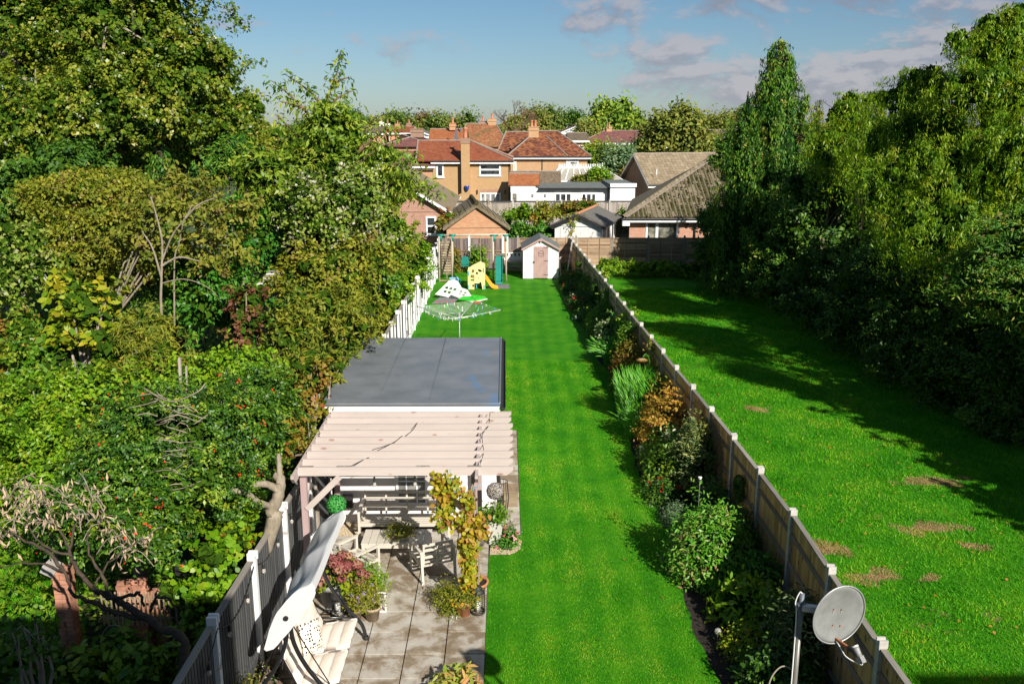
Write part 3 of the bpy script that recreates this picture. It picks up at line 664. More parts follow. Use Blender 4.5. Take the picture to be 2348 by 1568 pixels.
# distant roofs
def far_house(Y, a, b, ev, rg, label, kind='hip', tile='tile_brown', wall='white_render', chs=(), d=9, **k):
    ox = X(a,Y); h = thing('house', label, 'house', (ox,Y,0)); w = X(b,Y)-ox; e = Z(ev,Y); r = Z(rg,Y+d/2)
    bx('wall', M[wall], h, (0,0,0),(w,d,e-.05)); rp = roof(h,0,w,0,d,e,r,kind,tile, wallmat=wall if kind != 'hip' else None, **k)
    MB().box((-.35,-.42,e-.35),(w+.35,-.38,e-.1)).build('fascia', M['white_upvc'], h)
    n = max(1, int(w/3.2))
    for i in range(n): window(h, w*(i+.5)/n-.6, e-1.9, 1.2, 1.1, cols=2, bar=.09)
    for c, top, m, p in chs: chimney(rp, X(c,Y+d/2)-ox, d/2, r-.6, Z(top,Y+d/2), .9, .7, m, p)
    return h
hj = far_house(146, 1333, 1460, 327, 300, 'purple-tiled hip roof house with a small chimney before the tall green tree', tile='tile_purple', wall='brick_buff', chs=((1394,291,'brick_mixed',1),), rl=4.0, rr=9.5, d=8)
aerial(hj, 4.4, 4, 7.2, 1.5)
far_house(128, 1308, 1345, 321, 305, 'grey-brown low roof tucked left of the purple hip roof', 'gx', 'tile_brown', 'brick_mixed')
far_house(150, 1290, 1345, 303, 289, 'dark brown gabled roof with pale barge boards beyond the mottled roof', 'gy', 'tile_brown', 'white_render')
far_house(225, 1300, 1342, 291, 284, 'far roofline with two small red chimneys', 'gx', 'tile_purple', 'brick_orange', chs=((1312,280,'brick_orange',1),(1326,280,'brick_orange',1)))
far_house(200, 1488, 1525, 301, 283, 'far slate grey roof right of the tall green tree', 'gx', 'slate_grey', 'brick_buff')
far_house(140, 1478, 1600, 320, 303, 'brown roofed bungalow with white window frames behind the olive tree', 'hip', 'tile_brown', 'white_render')
far_house(150, 1600, 1690, 312, 298, 'pale fascia bungalow between the olive tree and the cypress', 'hip', 'tile_brown', 'white_render')
far_house(215, 1668, 1760, 290, 277, 'slate roofed house beyond the cypress top', 'gx', 'slate_grey', 'white_render')
far_house(150, 1455, 1500, 330, 315, 'low red and grey roofed annexe beside the purple hip roof', 'gx', 'slate_grey', 'brick_orange', chs=((1470,311,'brick_buff',0),), d=6)
far_house(185, 872, 930, 302, 291, 'far brown roof with white painted chimneys', 'gx', 'tile_brown', 'brick_orange', chs=((879,280,'white_paint',1),(893,284,'white_paint',1)))
far_house(170, 895, 945, 304, 290, 'far red ridge with a white chimney beyond the trees', 'gx', 'tile_red', 'brick_orange', chs=((941,283,'brick_brown',1),(915,285,'brick_orange',1)))
far_house(140, 935, 992, 312, 299, 'far grey roof with white gable and a tilted dish', 'gy', 'slate_grey', 'white_render')
far_house(165, 820, 880, 305, 290, 'far tan roof showing over the hedge tops', 'gx', 'tile_brown', 'brick_orange')

# low red-roofed outbuildings
Y = 77.5; ox = X(1170,Y)
h = thing('lean_to', 'small extension with bright orange tiled ridge roof beside the tan brick house', 'extension', (ox,Y,0), -.05)
w = X(1232,Y)-ox; ev = Z(424,Y); bx('wall', M['white_render'], h, (0,0,0),(w,2.6,ev-.05)); roof(h,0,w,0,2.6,ev,Z(398,Y+1.3),'gx','tile_orange',over=.15,verge='tile_brown', wallmat='brick_buff')
Y = 80.8; ox = X(1172,Y)
h = thing('lean_to', 'small extension with brown tiled ridge roof just behind the orange tiled one', 'extension', (ox,Y,0), -.05)
w = X(1282,Y)-ox; ev = Z(421,Y); bx('wall', M['brick_buff'], h, (0,0,0),(w,3,ev-.05)); roof(h,0,w,0,3,ev,Z(393,Y+1.5),'gx','tile_brown',over=.15,verge='tile_brown', wallmat='brick_buff')
# conservatory
Y = 84.2; ox = X(1262,Y)
h = thing('conservatory', 'white conservatory with translucent glazed hip roof and spiked ridge cresting', 'conservatory', (ox,Y,0))
w = X(1425,Y)-ox; ev = Z(415,Y); rg = Z(385,Y+1.8); d = 3.4; rl = X(1282,Y+1.7)-ox; rr = X(1381,Y+1.7)-ox
bx('base_wall', M['white_upvc'], h, (0,0,0),(w,d,.7))
for i in range(12):
    x = w*i/12; bx('window', M['white_upvc'], h, (x,-.03,.7),(x+.09,.05,ev-.1)); bx('pane', M['glass_pale'], h, (x+.09,0,.7),(x+w/12,.02,ev-.1))
for i in range(4): bx('window', M['white_upvc'], h, (w-.05,d*i/4,.7),(w+.03,d*i/4+.09,ev-.1)); bx('pane', M['glass_pale'], h, (w-.03,d*i/4+.09,.7),(w-.01,d*(i+1)/4,ev-.1))
a_,b_,c_,d_ = (-.2,-.2,ev),(w+.2,-.2,ev),(w+.2,d+.2,ev),(-.2,d+.2,ev); p_,q_ = (rl,d/2,rg),(rr,d/2,rg)
n = 9
for i in range(n):
    t0, t1 = i/n, (i+1)/n
    P = [Vector(a_).lerp(Vector(b_),t0),Vector(a_).lerp(Vector(b_),t1),Vector(p_).lerp(Vector(q_),t1),Vector(p_).lerp(Vector(q_),t0)]
    MB().slabpoly(P,.03).build('roof_panel', M['glass_roof'], h)
    MB().beam(P[0]+Vector((0,0,.03)),P[3]+Vector((0,0,.03)),.08,.06).build('glazing_bar', M['white_upvc'], h)
for P in ((b_,c_,q_),(d_,a_,p_),(c_,d_,p_,q_)): MB().slabpoly(P,.03).build('roof_panel', M['glass_roof'], h)
for s,t in ((a_,p_),(b_,q_),(c_,q_),(d_,p_)): MB().beam(Vector(s)+Vector((0,0,.04)),Vector(t)+Vector((0,0,.04)),.11,.07).build('glazing_bar', M['white_upvc'], h)
mb = MB().beam(p_,q_,.12,.14)
for i in range(26):
    x = lerp(rl,rr,i/25); mb.box((x-.035,d/2-.02,rg),(x+.035,d/2+.02,rg+.36+.1*(i==25)))
mb.build('ridge_cresting', M['white_upvc'], h); MB().box((-.25,-.3,ev-.12),(w+.25,-.2,ev+.02)).build('gutter', M['white_upvc'], h)
# white flat roofed building
Y = 76.; ox = X(1171,Y)
h = thing('flat_roofed_building', 'long white rendered building with grey flat roof behind the grey fence', 'building', (ox,Y,0))
w1 = X(1398,Y)-ox; w2 = X(1457,Y-.6)-ox; ev = Z(431,Y)
bx('wall', M['white_render'], h, (0,0,0),(w1,6,ev-.05)); bx('wing_wall', M['white_render'], h, (w1+.01,-.7,0),(w2,6.02,ev+.12))
MB().slabpoly([(2.4,-.35,ev+.02),(w1,-.35,ev+.02),(w1,6.2,ev+.1),(1.5,6.2,ev+.1)],.12).build('roof', M['felt_green'], h)
bx('fascia', M['white_upvc'], h, (w1-.02,-.85,ev+.12),(w2+.1,-.75,ev+.42)); bx('wing_roof', M['felt_green'], h, (w1+.02,-.74,ev+.13),(w2+.05,6.1,ev+.3))
MB().tube([(2.4,-.42,ev-.02),(w1,-.42,ev-.02)],.06,6).build('gutter', M['fascia_dark'], h); MB().tube([(w1-.1,-.08,.1),(w1-.1,-.08,ev)],.05,6).build('drainpipe', M['fascia_dark'], h)
winpx(h,1272.5,1311.6,443,463,Y,cols=3,bar=.1); winpx(h,1333,1369,442.5,470,Y,cols=3,bar=.13); winpx(h,1171.7,1188,441,466,Y,cols=1,bar=.12,gl='glass_blind')
for p in (1220,1249): bx('wall_lamp', M['grey_plastic'], h, (X(p,Y)-ox,-.1,Z(451,Y)),(X(p,Y)-ox+.14,-.001,Z(445,Y)))
# brick house on the left with pale roof
Y = 56.; w = 9.6; ox = X(1020,Y)-w
h = thing('brick_house', 'red brick gable with pale roof slope and one tall white window, left of the garage', 'house', (ox,Y,0))
ev = Z(484,Y); bx('wall', M['brick_red'], h, (0,0,0),(w,11,ev-.03)); roof(h,0,w,0,11,ev,ev+3.1,'gy','tile_pale',over=.4,wallmat='brick_red')
winpx(h,974,998,496,539,Y,cols=1,bar=.1,top=.55)
bx('soffit_box', M['white_upvc'], h, (w-.1,-.45,ev-.42),(w+.42,-.1,ev-.12))
# brick garage
A = V(1092,471,53.); rzg = math.radians(5.5); hw = 1.78
h = thing('garage', 'small orange brick garage gable with mossy tiled roof just past the end fence', 'garage', (A.x-hw,53.2,0), rzg)
ev = 1.98; bx('wall', M['brick_orange'], h, (0,0,0),(2*hw,4.9,ev-.03)); rg = 3.36
rp = roof(h,0,2*hw,0,4.9,ev,rg,'gy','tile_concrete',over=.22,verge='tile_concrete',wallmat='brick_orange',hipmat='moss')
tl = MB().cbox((0,0,0),(.31,.42,.035)).mesh('tile', M['tile_concrete']); sl = math.atan2(rg-ev, hw+.22); Ls = math.hypot(rg-ev, hw+.22)
for s in (-1,1):
    for j in range(6):
        for i in range(17):
            u = (j+.5)/6; x = hw + s*(hw+.22)*(1-u); z = lerp(ev, rg, u) + .05
            new_obj('tile', tl, rp, (x, -.05+.31*i, z), (0, s*(sl+.06), 0)).scale = (1.15,.72,1)
MB().tube([(hw,-.25,rg+.03),(hw,5.1,rg+.03)],.13,8).build('ridge_moss', M['moss'], rp)
# white garage
h = thing('garage', 'white painted garage with slate roof behind the end fence beside the dark gate', 'garage', (3.0,53.9,0), math.radians(-17))
w = 2.9; d = 5.2; ev = 2.05; rg = 2.78; bx('wall', M['white_render'], h, (0,0,0),(w,d,ev-.03)); rp = roof(h,0,w,0,d,ev,rg,'gy','slate_grey',over=.25,verge='fascia_dark',wallmat='white_paint',hipmat='terracotta')
sm = MB().cbox((0,0,0),(.36,.30,.014)).mesh('slate', M['slate_grey']); sl = math.atan2(rg-ev, w/2+.25)
for s in (-1,1):
    for j in range(6):
        for i in range(17):
            u = (j+.5)/6; new_obj('slate', sm, rp, (w/2+s*(w/2+.25)*(1-u), -.1+.325*i+.1*(j%2), lerp(ev,rg,u)+.03), (0, s*(sl+.05), R.uniform(-.02,.02)))
for i in range(9): bx('door_board', M['white_paint'], h, (.35+.245*i,-.03,.1),(.35+.245*(i+1)-.012,-.002,1.9))
bx('door', M['fascia_dark'], h, (w+.001,.3,.1),(w+.03,1.05,1.95))
for y in (1.7,3.2): bx('window', M['fascia_dark'], h, (w+.001,y,.9),(w+.03,y+.35,1.8))
# gate
h = thing('gate', 'dark timber slatted gate between the white garage and the mossy bungalow', 'gate', (X(1417,57.5),57.5,0))
gw = X(1447,57.5)-X(1417,57.5)
for i in range(8): bx('slat', M['matt_black'], h, (gw*i/8+.01,-.02,.15),(gw*i/8+.055,.02,2.1+.0*i))
bx('rail', M['matt_black'], h, (0,.021,.4),(gw,.05,.5)); bx('rail', M['matt_black'], h, (0,.021,1.8),(gw,.05,1.9)); MB().beam((0,.03,.5),(gw,.03,1.8),.03,.08).build('brace', M['matt_black'], h)
for x in (-.06,gw+.06): bx('post', M['matt_black'], h, (x-.05,-.05,0),(x+.05,.05,2.3))
# mossy bungalow
Y = 56.5; ox = X(1447,Y)
h = thing('bungalow', 'red brick bungalow with large mossy concrete tile hip roof and wide white window', 'bungalow', (ox,Y,0))
W2 = 17.; D2 = 13.0; ev = Z(500,Y-.5); rg = Z(361,Y+6.5)
MB().prism([(0,0),(W2,0),(W2,D2),(2.7,D2)],'z',0,ev-.1).build('wall', M['brick_bungalow'], h); ov = .5; rl = X(1632,Y+6.5)-ox; rr = W2-5
a_,b_,c_,d_ = (-ov,-ov,ev),(W2+ov,-ov,ev),(W2+ov,D2+ov,ev),(2.5-ov,D2+ov,ev); p_,q_ = (rl,D2/2,rg),(rr,D2/2,rg)
mb = MB()
for P in ((a_,b_,q_,p_),(b_,c_,q_),(c_,d_,p_,q_),(d_,a_,p_)): mb.slabpoly(P,.12)
rp = mb.build('roof', M['tile_concrete'], h)
eaves(h,0,W2,0,ev,over=ov)
# interlocking tiles on the front slope
sl = math.atan2(rg-ev, D2/2+ov); Ls = math.hypot(rg-ev, D2/2+ov); rows = 21; tw = .30; rh = Ls/rows
def tilemesh(nm):
    prof = [(-.15,.0),(-.10,.004),(-.07,.035),(-.03,.055),(.01,.035),(.04,.004),(.15,.0)]; mb = MB(); k = len(prof)
    vs = [(u,-.03,v+.045) for u,v in prof] + [(u,rh+.02,v+.012) for u,v in prof] + [(u,-.03,v+.01) for u,v in prof]
    fs = [(i,i+1,k+i+1,k+i) for i in range(k-1)] + [(2*k+i,2*k+i+1,i+1,i) for i in range(k-1)]
    me = bpy.data.meshes.new(nm); me.from_pydata(vs, [], fs); me.update(); me.materials.append(M['tile_concrete']); me.materials.append(M['moss']); return me
tmA = tilemesh('tile'); tmB = tilemesh('tile'); tmB.polygons.foreach_set('material_index', [1 if (i % 6) in (0,4,5) else 0 for i in range(len(tmB.polygons))]); tmB.update(); rest = MB(); restm = []; cnt = 0; Mr = Matrix.Rotation(sl, 3, 'X'); tl_moss = []
for j in range(rows):
    for i in range(60):
        s = (j+.5)*rh; xl = lerp(-ov, rl, (j+.7)/rows); xr = lerp(W2+ov, rr, (j+.7)/rows); x = -ov+.15+tw*i
        if x < xl+.1 or x > xr-.1: continue
        P = Vector((x, -ov, ev+.02)) + Mr @ Vector((0, j*rh, 0))
        if cnt < 300 and x < 7.2+rl*j/rows*.55:
            o = new_obj('tile', tmB if R.random() < .5+.45*math.sin(i*.55+.8)*math.cos(j*.33) else tmA, rp, P, (sl + R.uniform(-.006,.006), 0, R.uniform(-.01,.01))); cnt += 1
        else:
            n0 = len(rest.v); rest.v += [tuple(P + Mr @ v.co) for v in tmA.vertices]; rest.f += [tuple(n0+q for q in f.vertices) for f in tmA.polygons]; restm += [1 if ((q % 6) in (0,4,5) and (i*7+j*3) % 5 < 3) else 0 for q in range(len(tmA.polygons))]
        if R.random() < .38+.3*math.sin(i*1.3)*math.sin(j*.8+i*.3) and x < 9:
            for _ in range(R.randint(1,3)):
                tl_moss.append(P + Mr @ Vector((R.choice((.09,.11,-.12))+R.uniform(-.02,.02), R.uniform(0,rh), .045)))
me = bpy.data.meshes.new('tile'); me.from_pydata(rest.v, [], rest.f); me.update(); me.materials.append(M['tile_concrete']); me.materials.append(M['moss']); me.polygons.foreach_set('material_index', restm); o = new_obj('tile', me, rp); o['kind'] = 'stuff'
mb = MB()
for c in tl_moss: mb.ball(c, R.uniform(.045,.085), 5, 3, (.85,2.6,.5))
o = mb.build('moss_tuft', M['moss'], rp); o['kind'] = 'stuff'
n = 22; hipme = MB().lathe([(.13,0),(.15,.42)], (0,0,0), 8).mesh('hip_tile', M['tile_concrete'], True)
A_ = Vector(a_)+Vector((0,0,.06)); Pp = Vector(p_)+Vector((0,0,.06)); dv = Pp-A_; q = dv.to_track_quat('Z','Y').to_euler()
for i in range(n): new_obj('hip_tile', hipme, rp, A_.lerp(Pp, i/n), q)
MB().beam(A_+Vector((.16,-.1,0)),Pp+Vector((.16,-.1,0)),.2,.05).build('hip_mortar', M['ridge_mortar'], rp)
MB().beam(Pp,Vector(q_)+Vector((0,0,.06)),.3,.14).build('ridge_tile', M['ridge_mortar'], rp)
winpx(h,1485,1560.5,507.5,552,Y,cols=1,bar=.12,gl='glass_blind'); MB().box((X(1508,Y)-ox,-.06,Z(551,Y)),(X(1514,Y)-ox,.02,Z(508.5,Y))).build('window_bar', M['white_upvc'], h)
bx('soffit_box', M['white_upvc'], h, (-.5,-.5,ev-.5),(-.05,-.1,ev-.12)); MB().lathe([(.07,0),(.1,.08),(.1,.2),(.04,.25)],(X(1582,Y)-ox,-.12,Z(520,Y)),8).build('wall_lamp', M['matt_black'], h)
MB().lathe([(.05,0),(.09,.05),(.09,.15)],(X(1472,Y)-ox,-.1,Z(511,Y)),8).build('alarm', M['matt_black'], h); MB().tube([(X(1599,Y)-ox,-.09,.1),(X(1599,Y)-ox,-.09,ev-.2)],.05,6).build('drainpipe', M['fascia_dark'], h)
bx('chimney', M['galvanised'], rp, (6.4,.9,ev+.6),(6.65,1.15,ev+1.25))
# pale tiled gabled bungalow behind
h = thing('bungalow', 'brick bungalow with pale straw coloured tile roof and white barge boards behind the mossy roof', 'bungalow', (13.3,82.6,0), math.radians(15))
w = 13.5; d = 6.4; ev = 2.55; rg = 5.2; bx('wall', M['brick_brown'], h, (0,0,0),(w,d,ev-.05)); rp = roof(h,0,w,0,d,ev,rg,'gx','tile_pale',over=.45,wallmat='brick_brown')
sl = math.atan2(rg-ev, d/2+.45); Ls = math.hypot(rg-ev, d/2+.45); nr = 13
pt = MB().cbox((0,0,0),(.335,Ls/nr+.05,.03)).mesh('tile', M['tile_pale'])
k = 0
for j in range(nr):
    for i in range(24 if j else 12):
        u = (j+.5)/nr; new_obj('tile', pt, rp, (-.27+.35*i, lerp(-.45,d/2,u), lerp(ev,rg,u)+.05), (sl-.07,0,0))
eaves(h,0,w,0,ev,over=.45); MB().tube([(.5,-.1,3.4),(.5,-.1,3.9)],.04,6).build('vent_pipe', M['white_upvc'], h)
# the house this view is taken from, its rear extension, and the neighbour
h = thing('house', 'rendered house with wide rear dormer from which the garden is seen', 'house', (0,-9,0))
bx('wall', M['brick_red'], h, (-13,0,0),(12,8.3,5.4)); MB().prism([(-.3,5.4),(8.6,5.4),(4.1,8.6)],'x',-13.2,12.2).build('roof', M['tile_brown'], h)
bx('dormer', M['white_render'], h, (-12.5,4.2,5.6),(2.6,8.7,10.0)); bx('dormer_roof', M['felt_green'], h, (-12.6,4.1,10.005),(2.62,8.72,10.06))
h = thing('house', 'neighbouring house with a square dormer beyond the right fence', 'house', (17,-9,0))
bx('wall', M['brick_red'], h, (-4.6,0,0),(8,8.3,5.4)); bx('dormer', M['white_render'], h, (-4.2,3,5.41),(7,8.6,8.95))
h = thing('rear_extension', 'flat roofed rear extension carrying the satellite dish pole', 'extension', (0,-.68,0))
bx('wall', M['white_render'], h, (-1.5,0,0),(3.9,7.4,2.7)); bx('roof', M['felt_green'], h, (-1.6,.0,2.705),(4.0,7.5,2.82))
# ------------------------------------------------------------------ garden room
h = thing('garden_room', 'white clad garden room with flat grey membrane roof behind the pergola', 'garden room', (-3.56,16.8,0))
RW, RD, RH = 3.40, 5.55, 2.52
core = MB().box((.14,.17,0),(RW-.02,RD-.05,RH-.02)).build('wall', M['clad_white'], h)
for i in range(16):
    z = .04 + i*.148; MB().prism([(.145,z),(.168,z),(.168,z+.14),(.155,z+.146)], 'x', .14, RW-.02).build('cladding_board', M['clad_white'], h)
    o = MB().prism([(RW-.02+.001,z),(RW+.012,z),(RW-.002+.001,z+.146),(RW-.02+.001,z+.146)], 'y', .17, RD-.05).build('cladding_board', M['clad_white'], h)
bx('fascia', M['white_upvc'], h, (-.02,-.02,RH-.04),(RW+.03,.0,RH+.085)); bx('fascia', M['white_upvc'], h, (RW+.032,-.02,RH-.04),(RW+.05,RD,RH+.085))
rf_ = MB().slabpoly([(-.05,-.04,RH+.14),(RW+.06,-.04,RH+.14),(RW+.06,RD+.05,RH+.11),(-.05,RD+.05,RH+.11)],.06).build('roof', M['roof_membrane'], h)
for x in (1.02, 2.05): MB().box((x,-.0,RH+.141),(x+.012,RD,RH+.1425)).build('membrane_seam', M['roof_membrane'], rf_)
MB().tube([(-.05,-.045,RH+.13),(RW+.06,-.045,RH+.13)],.018,6).build('roof_edge', M['roof_membrane'], rf_)
MB().tube([(RW+.05,-.04,RH+.145),(RW+.05,RD+.05,RH+.118)],.022,6).build('roof_edge', M['steel'], rf_)
mb = MB().add([(RW+.055+.055*(1-math.cos(t)), y, RH+.06-.055*math.sin(t)) for y in (-.06,RD+.05) for t in [math.pi*k/6 for k in range(7)]], [(i,i+1,8+i,7+i) for i in range(6)])
mb.add([(RW+.055+.055*(1-math.cos(t)), -.06, RH+.06-.055*math.sin(t)) for t in [math.pi*k/6 for k in range(7)]], [tuple(range(7))])
mb.build('gutter', M['matt_black'], h); MB().tube([(RW+.1,-.02,RH),(RW+.1,-.02,RH-.1),(RW+.02,.12,RH-.3),(RW+.03,.12,.1)],.03,8).build('drainpipe', M['matt_black'], h)
MB().tube([(RW+.11,5.6,RH+.08),(RW+.13,5.6,RH-.3)],.035,8).build('drainpipe', M['matt_black'], h)
# mirror window leaning look: white frame with bars
x0, x1, z0, z1 = 1.34, 1.98, .45, 1.45
fr = MB().box((x0,.10,z0),(x1,.145,z0+.05)).box((x0,.10,z1-.05),(x1,.145,z1)).box((x0,.099,z0+.05),(x0+.05,.145,z1-.05)).box((x1-.05,.099,z0+.05),(x1,.145,z1-.05)).build('window', M['white_upvc'], h)
mb = MB().box((x0+.2,.11,z0+.05),(x0+.225,.14,z1-.05)).box((x0+.41,.11,z0+.05),(x0+.435,.14,z1-.05))
for k in (1,2,3): mb.box((x0+.05,.112,z0+k*.25),(x1-.05,.139,z0+k*.25+.025))
mb.build('glazing_bar', M['white_upvc'], fr); bx('pane', M['glass_pale'], fr, (x0+.05,.125,z0+.05),(x1-.05,.135,z1-.05)); bx('sill', M['white_upvc'], fr, (x0-.05,.04,z0-.05),(x1+.05,.14,z0-.005))
bx('heater_box', M['matt_black'], h, (.26,.02,.42),(.46,.14,.68))
sheet('gravel_strip', M['pea_gravel'], [(-3.5,16.35),(-2.9,16.35),(-2.9,16.96),(-3.5,16.96)], .045, label='strip of pale pea gravel along the garden room wall')
# ------------------------------------------------------------------ pergola
P0 = thing('pergola', 'pink painted timber pergola with nine rafters in front of the garden room', 'pergola', (-3.4,13.84,0))
for k in range(9):
    y = .361*k; x1 = 3.52 + R.uniform(-.01,.02); zt = 2.5
    MB().prism([(-.02 if k else -.02,zt-.15),(x1-.11,zt-.15),(x1,zt-.06),(x1,zt),(-.02,zt)], 'y', y-.022, y+.022).build('rafter', M['pergola_pink'], P0)
for x, nm in ((-.045,'side_beam'),(2.93,'cross_beam')):
    MB().prism([(-.32,2.46),(-.32,2.41),(-.2,2.30),(3.0,2.30),(3.0,2.46)], 'x', x-.025, x+.025).build(nm, M['pergola_pink_y'], P0)
def post(x, y): return MB().box((x-.05,y-.05,.06),(x+.05,y+.05,2.3)).build('post', M['pergola_pink_z'], P0)
post(.05,.05); post(2.88,.05); post(.05,2.8); post(2.88,2.8)
for x,y in ((.05,.05),(2.88,.05)): bx('post_shoe', M['galvanised'], P0, (x-.06,y-.06,.03),(x+.06,y+.06,.12))
MB().beam((.09,.0,1.75),(.66,.0,2.33),.045,.1,up=(0,0,1)).build('brace', M['pergola_pink'], P0); MB().beam((2.84,.0,1.6),(2.1,.0,2.33),.045,.1).build('brace', M['pergola_pink'], P0)
MB().beam((.05,.1,1.75),(.05,.65,2.33),.045,.1).build('brace', M['pergola_pink_y'], P0)
for x in (0.02, .62, 1.93, 2.78): bx('packer', M['fence_cap'], P0, (x,-.02,2.501),(x+.22,.02,2.515))
# string lights
def bulb_string(name, label, pts, parent=None, sag=.12, root_loc=(0,0,0), nb=3):
    t = thing(name, label, 'string lights', root_loc); cab = MB(); k = 0
    P = [Vector(p)-Vector(root_loc) for p in pts]
    for a, b in zip(P, P[1:]):
        seg = [a.lerp(b, i/8) + Vector((0,0,-sag*4*(i/8)*(1-i/8))) for i in range(9)]; cab.tube(seg, .008, 5)
        for j in range(nb):
            i = int(round((j+.5)*8/nb)); q = seg[min(i,8)]
            m_ = MB().tube([q, q-Vector((0,0,.03)), q-Vector((0,0,.10))], [.008,.022,.022], 8).build('bulb_holder', M['matt_black'], t)
            MB().ball(q-Vector((0,0,.145)), .03, 8, 6, (1,1,1.5)).build('bulb', M['glass_bulb'], m_, True)
    cab.build('cable', M['matt_black'], t); return t
m_, nt_, p_b, _ = nmat('glass_bulb'); setc(p_b, (.75,.72,.66), .08, spec=.8); p_b.inputs['Transmission Weight'].default_value = .6; MATS['glass_bulb'] = m_
bulb_string('string_lights', 'black festoon cable of clear bulbs looped along the charcoal fence', [(-3.70,y,1.70) for y in (8.57,10.31,12.05,13.8)] + [(-3.6,15.5,1.72)], sag=.28, root_loc=(-3.7,8.57,1.7), nb=2)
t = bulb_string('string_lights', 'festoon bulbs hanging beneath the pink pergola', [(-3.2,13.95,2.30),(-.5,13.98,2.30)], sag=.02, root_loc=(-3.2,13.95,2.3), nb=4)
mb = MB(); 
for seg in ([(-2.55,13.84,2.50),(-2.38,14.2,2.48),(-2.3,14.2,2.51)],[(-2.3,14.56,2.51),(-2.0,14.92,2.5),(-1.86,15.28,2.51)],[(-1.8,15.28,2.51),(-1.7,15.64,2.5),(-1.66,16.0,2.51)]): mb.tube([Vector(q)+Vector((0,0,.012))-Vector((-3.2,13.95,2.3)) for q in wire(4,seg)], .007, 5)
mb.tube([Vector(q)-Vector((-3.2,13.95,2.3)) for q in wire(5,[(-.42,13.9,2.52),(-.38,14.6,2.46),(-.42,15.3,2.52),(-.32,16.0,2.46),(-.3,16.6,2.52)])], .007, 5); mb.build('cable', M['matt_black'], t)

# ------------------------------------------------------------------ outdoor furniture
def seat_frame(nm, label, cat, loc, rz, w, d=.66, sh=.36, ah=.58, bh=.72, nslat=5, ncross=1, group=None):
    t = thing(nm, label, cat, loc, rz, group); c = M['furniture_cream']; b = .045   # local: +y is where the sitter looks
    for s in (-1,1):
        x = s*(w/2-b/2); 
        MB().box((x-b/2,d/2-b,0),(x+b/2,d/2,ah)).build('leg', c, t); MB().prism([(-d/2-.05,0),(-d/2-.05+b,0),(-d/2+b,ah),(-d/2,ah)],'x',x-b/2,x+b/2).build('leg', c, t)
        MB().box((x-b*.7,-d/2,ah+.001),(x+b*.7,d/2,ah+.035)).build('armrest', c, t); MB().box((x-b/2+.004,-d/2+b,sh-.05),(x+b/2-.004,d/2-b,sh)).build('side_rail', c, t)
    x0 = -w/2+b; x1 = w/2-b
    MB().box((x0,d/2-b,sh-.065),(x1,d/2-.003,sh)).build('front_rail', c, t)
    for i in range(nslat):
        y = lerp(d/2-.13, -d/2+.08, i/(nslat-1)); MB().box((x0,y-.02,sh-.035-.04*i/nslat),(x1,y+.02,sh-.012-.04*i/nslat)).build('seat_slat', c, t)
    for i in range(ncross):
        x = lerp(x0,x1,(i+1)/(ncross+1)); MB().box((x-.02,-d/2+.05,sh-.085),(x+.02,d/2-b,sh-.06)).build('seat_bearer', c, t)
    for z in (sh+.12, (sh+bh)/2+.08, bh):
        yb = -d/2+.06-.10*(z-sh); MB().box((x0,yb-.014,z-.022),(x1,yb+.014,z+.022)).build('back_slat', c, t)
    for i in range(ncross+2):
        x = lerp(x0+.02,x1-.02,i/(ncross+1)); MB().beam((x,-d/2+.045,sh-.04),(x,-d/2+.045-.10*(bh-sh),bh+.018),.035,.026,up=(0,1,0)).build('back_upright', c, t)
    return t
ch = seat_frame('armchair', 'cream slatted armchair turned away, right of the coffee table', 'chair', (-1.33,14.86,.035), .41, .66, ncross=1, group='cream slatted patio armchairs')
ch = seat_frame('armchair', 'cream slatted armchair angled beside the hydrangea, left of the coffee table', 'chair', (-2.72,14.70,.035), -.70, .64, ncross=1, group='cream slatted patio armchairs')
seat_frame('bench', 'long cream slatted garden bench against the garden room wall', 'bench', (-1.98,16.42,.035), math.pi, 1.80, d=.62, sh=.38, ah=.6, bh=.78, nslat=5, ncross=3)
tb = thing('coffee_table', 'low cream slatted coffee table under the pergola', 'table', (-2.04,15.5,.035)); n = 9
for i in range(n):
    x0 = -.64+1.28*i/n; bx('slat', M['furniture_cream'], tb, (x0+.004,-.30,.385),(x0+1.28/n-.004,.30,.41))
bx('apron', M['furniture_cream'], tb, (-.63,-.295,.31),(.63,-.27,.384)); bx('apron', M['furniture_cream'], tb, (-.63,.27,.31),(.63,.295,.384))
for x in (-.61,.61): bx('apron', M['furniture_cream'], tb, (x-.015,-.269,.311),(x+.015,.269,.383))
for x in (-.60,.60):
    for y in (-.26,.26): bx('leg', M['furniture_cream'], tb, (x-.03,y-.03,0),(x+.03,y+.03,.309))

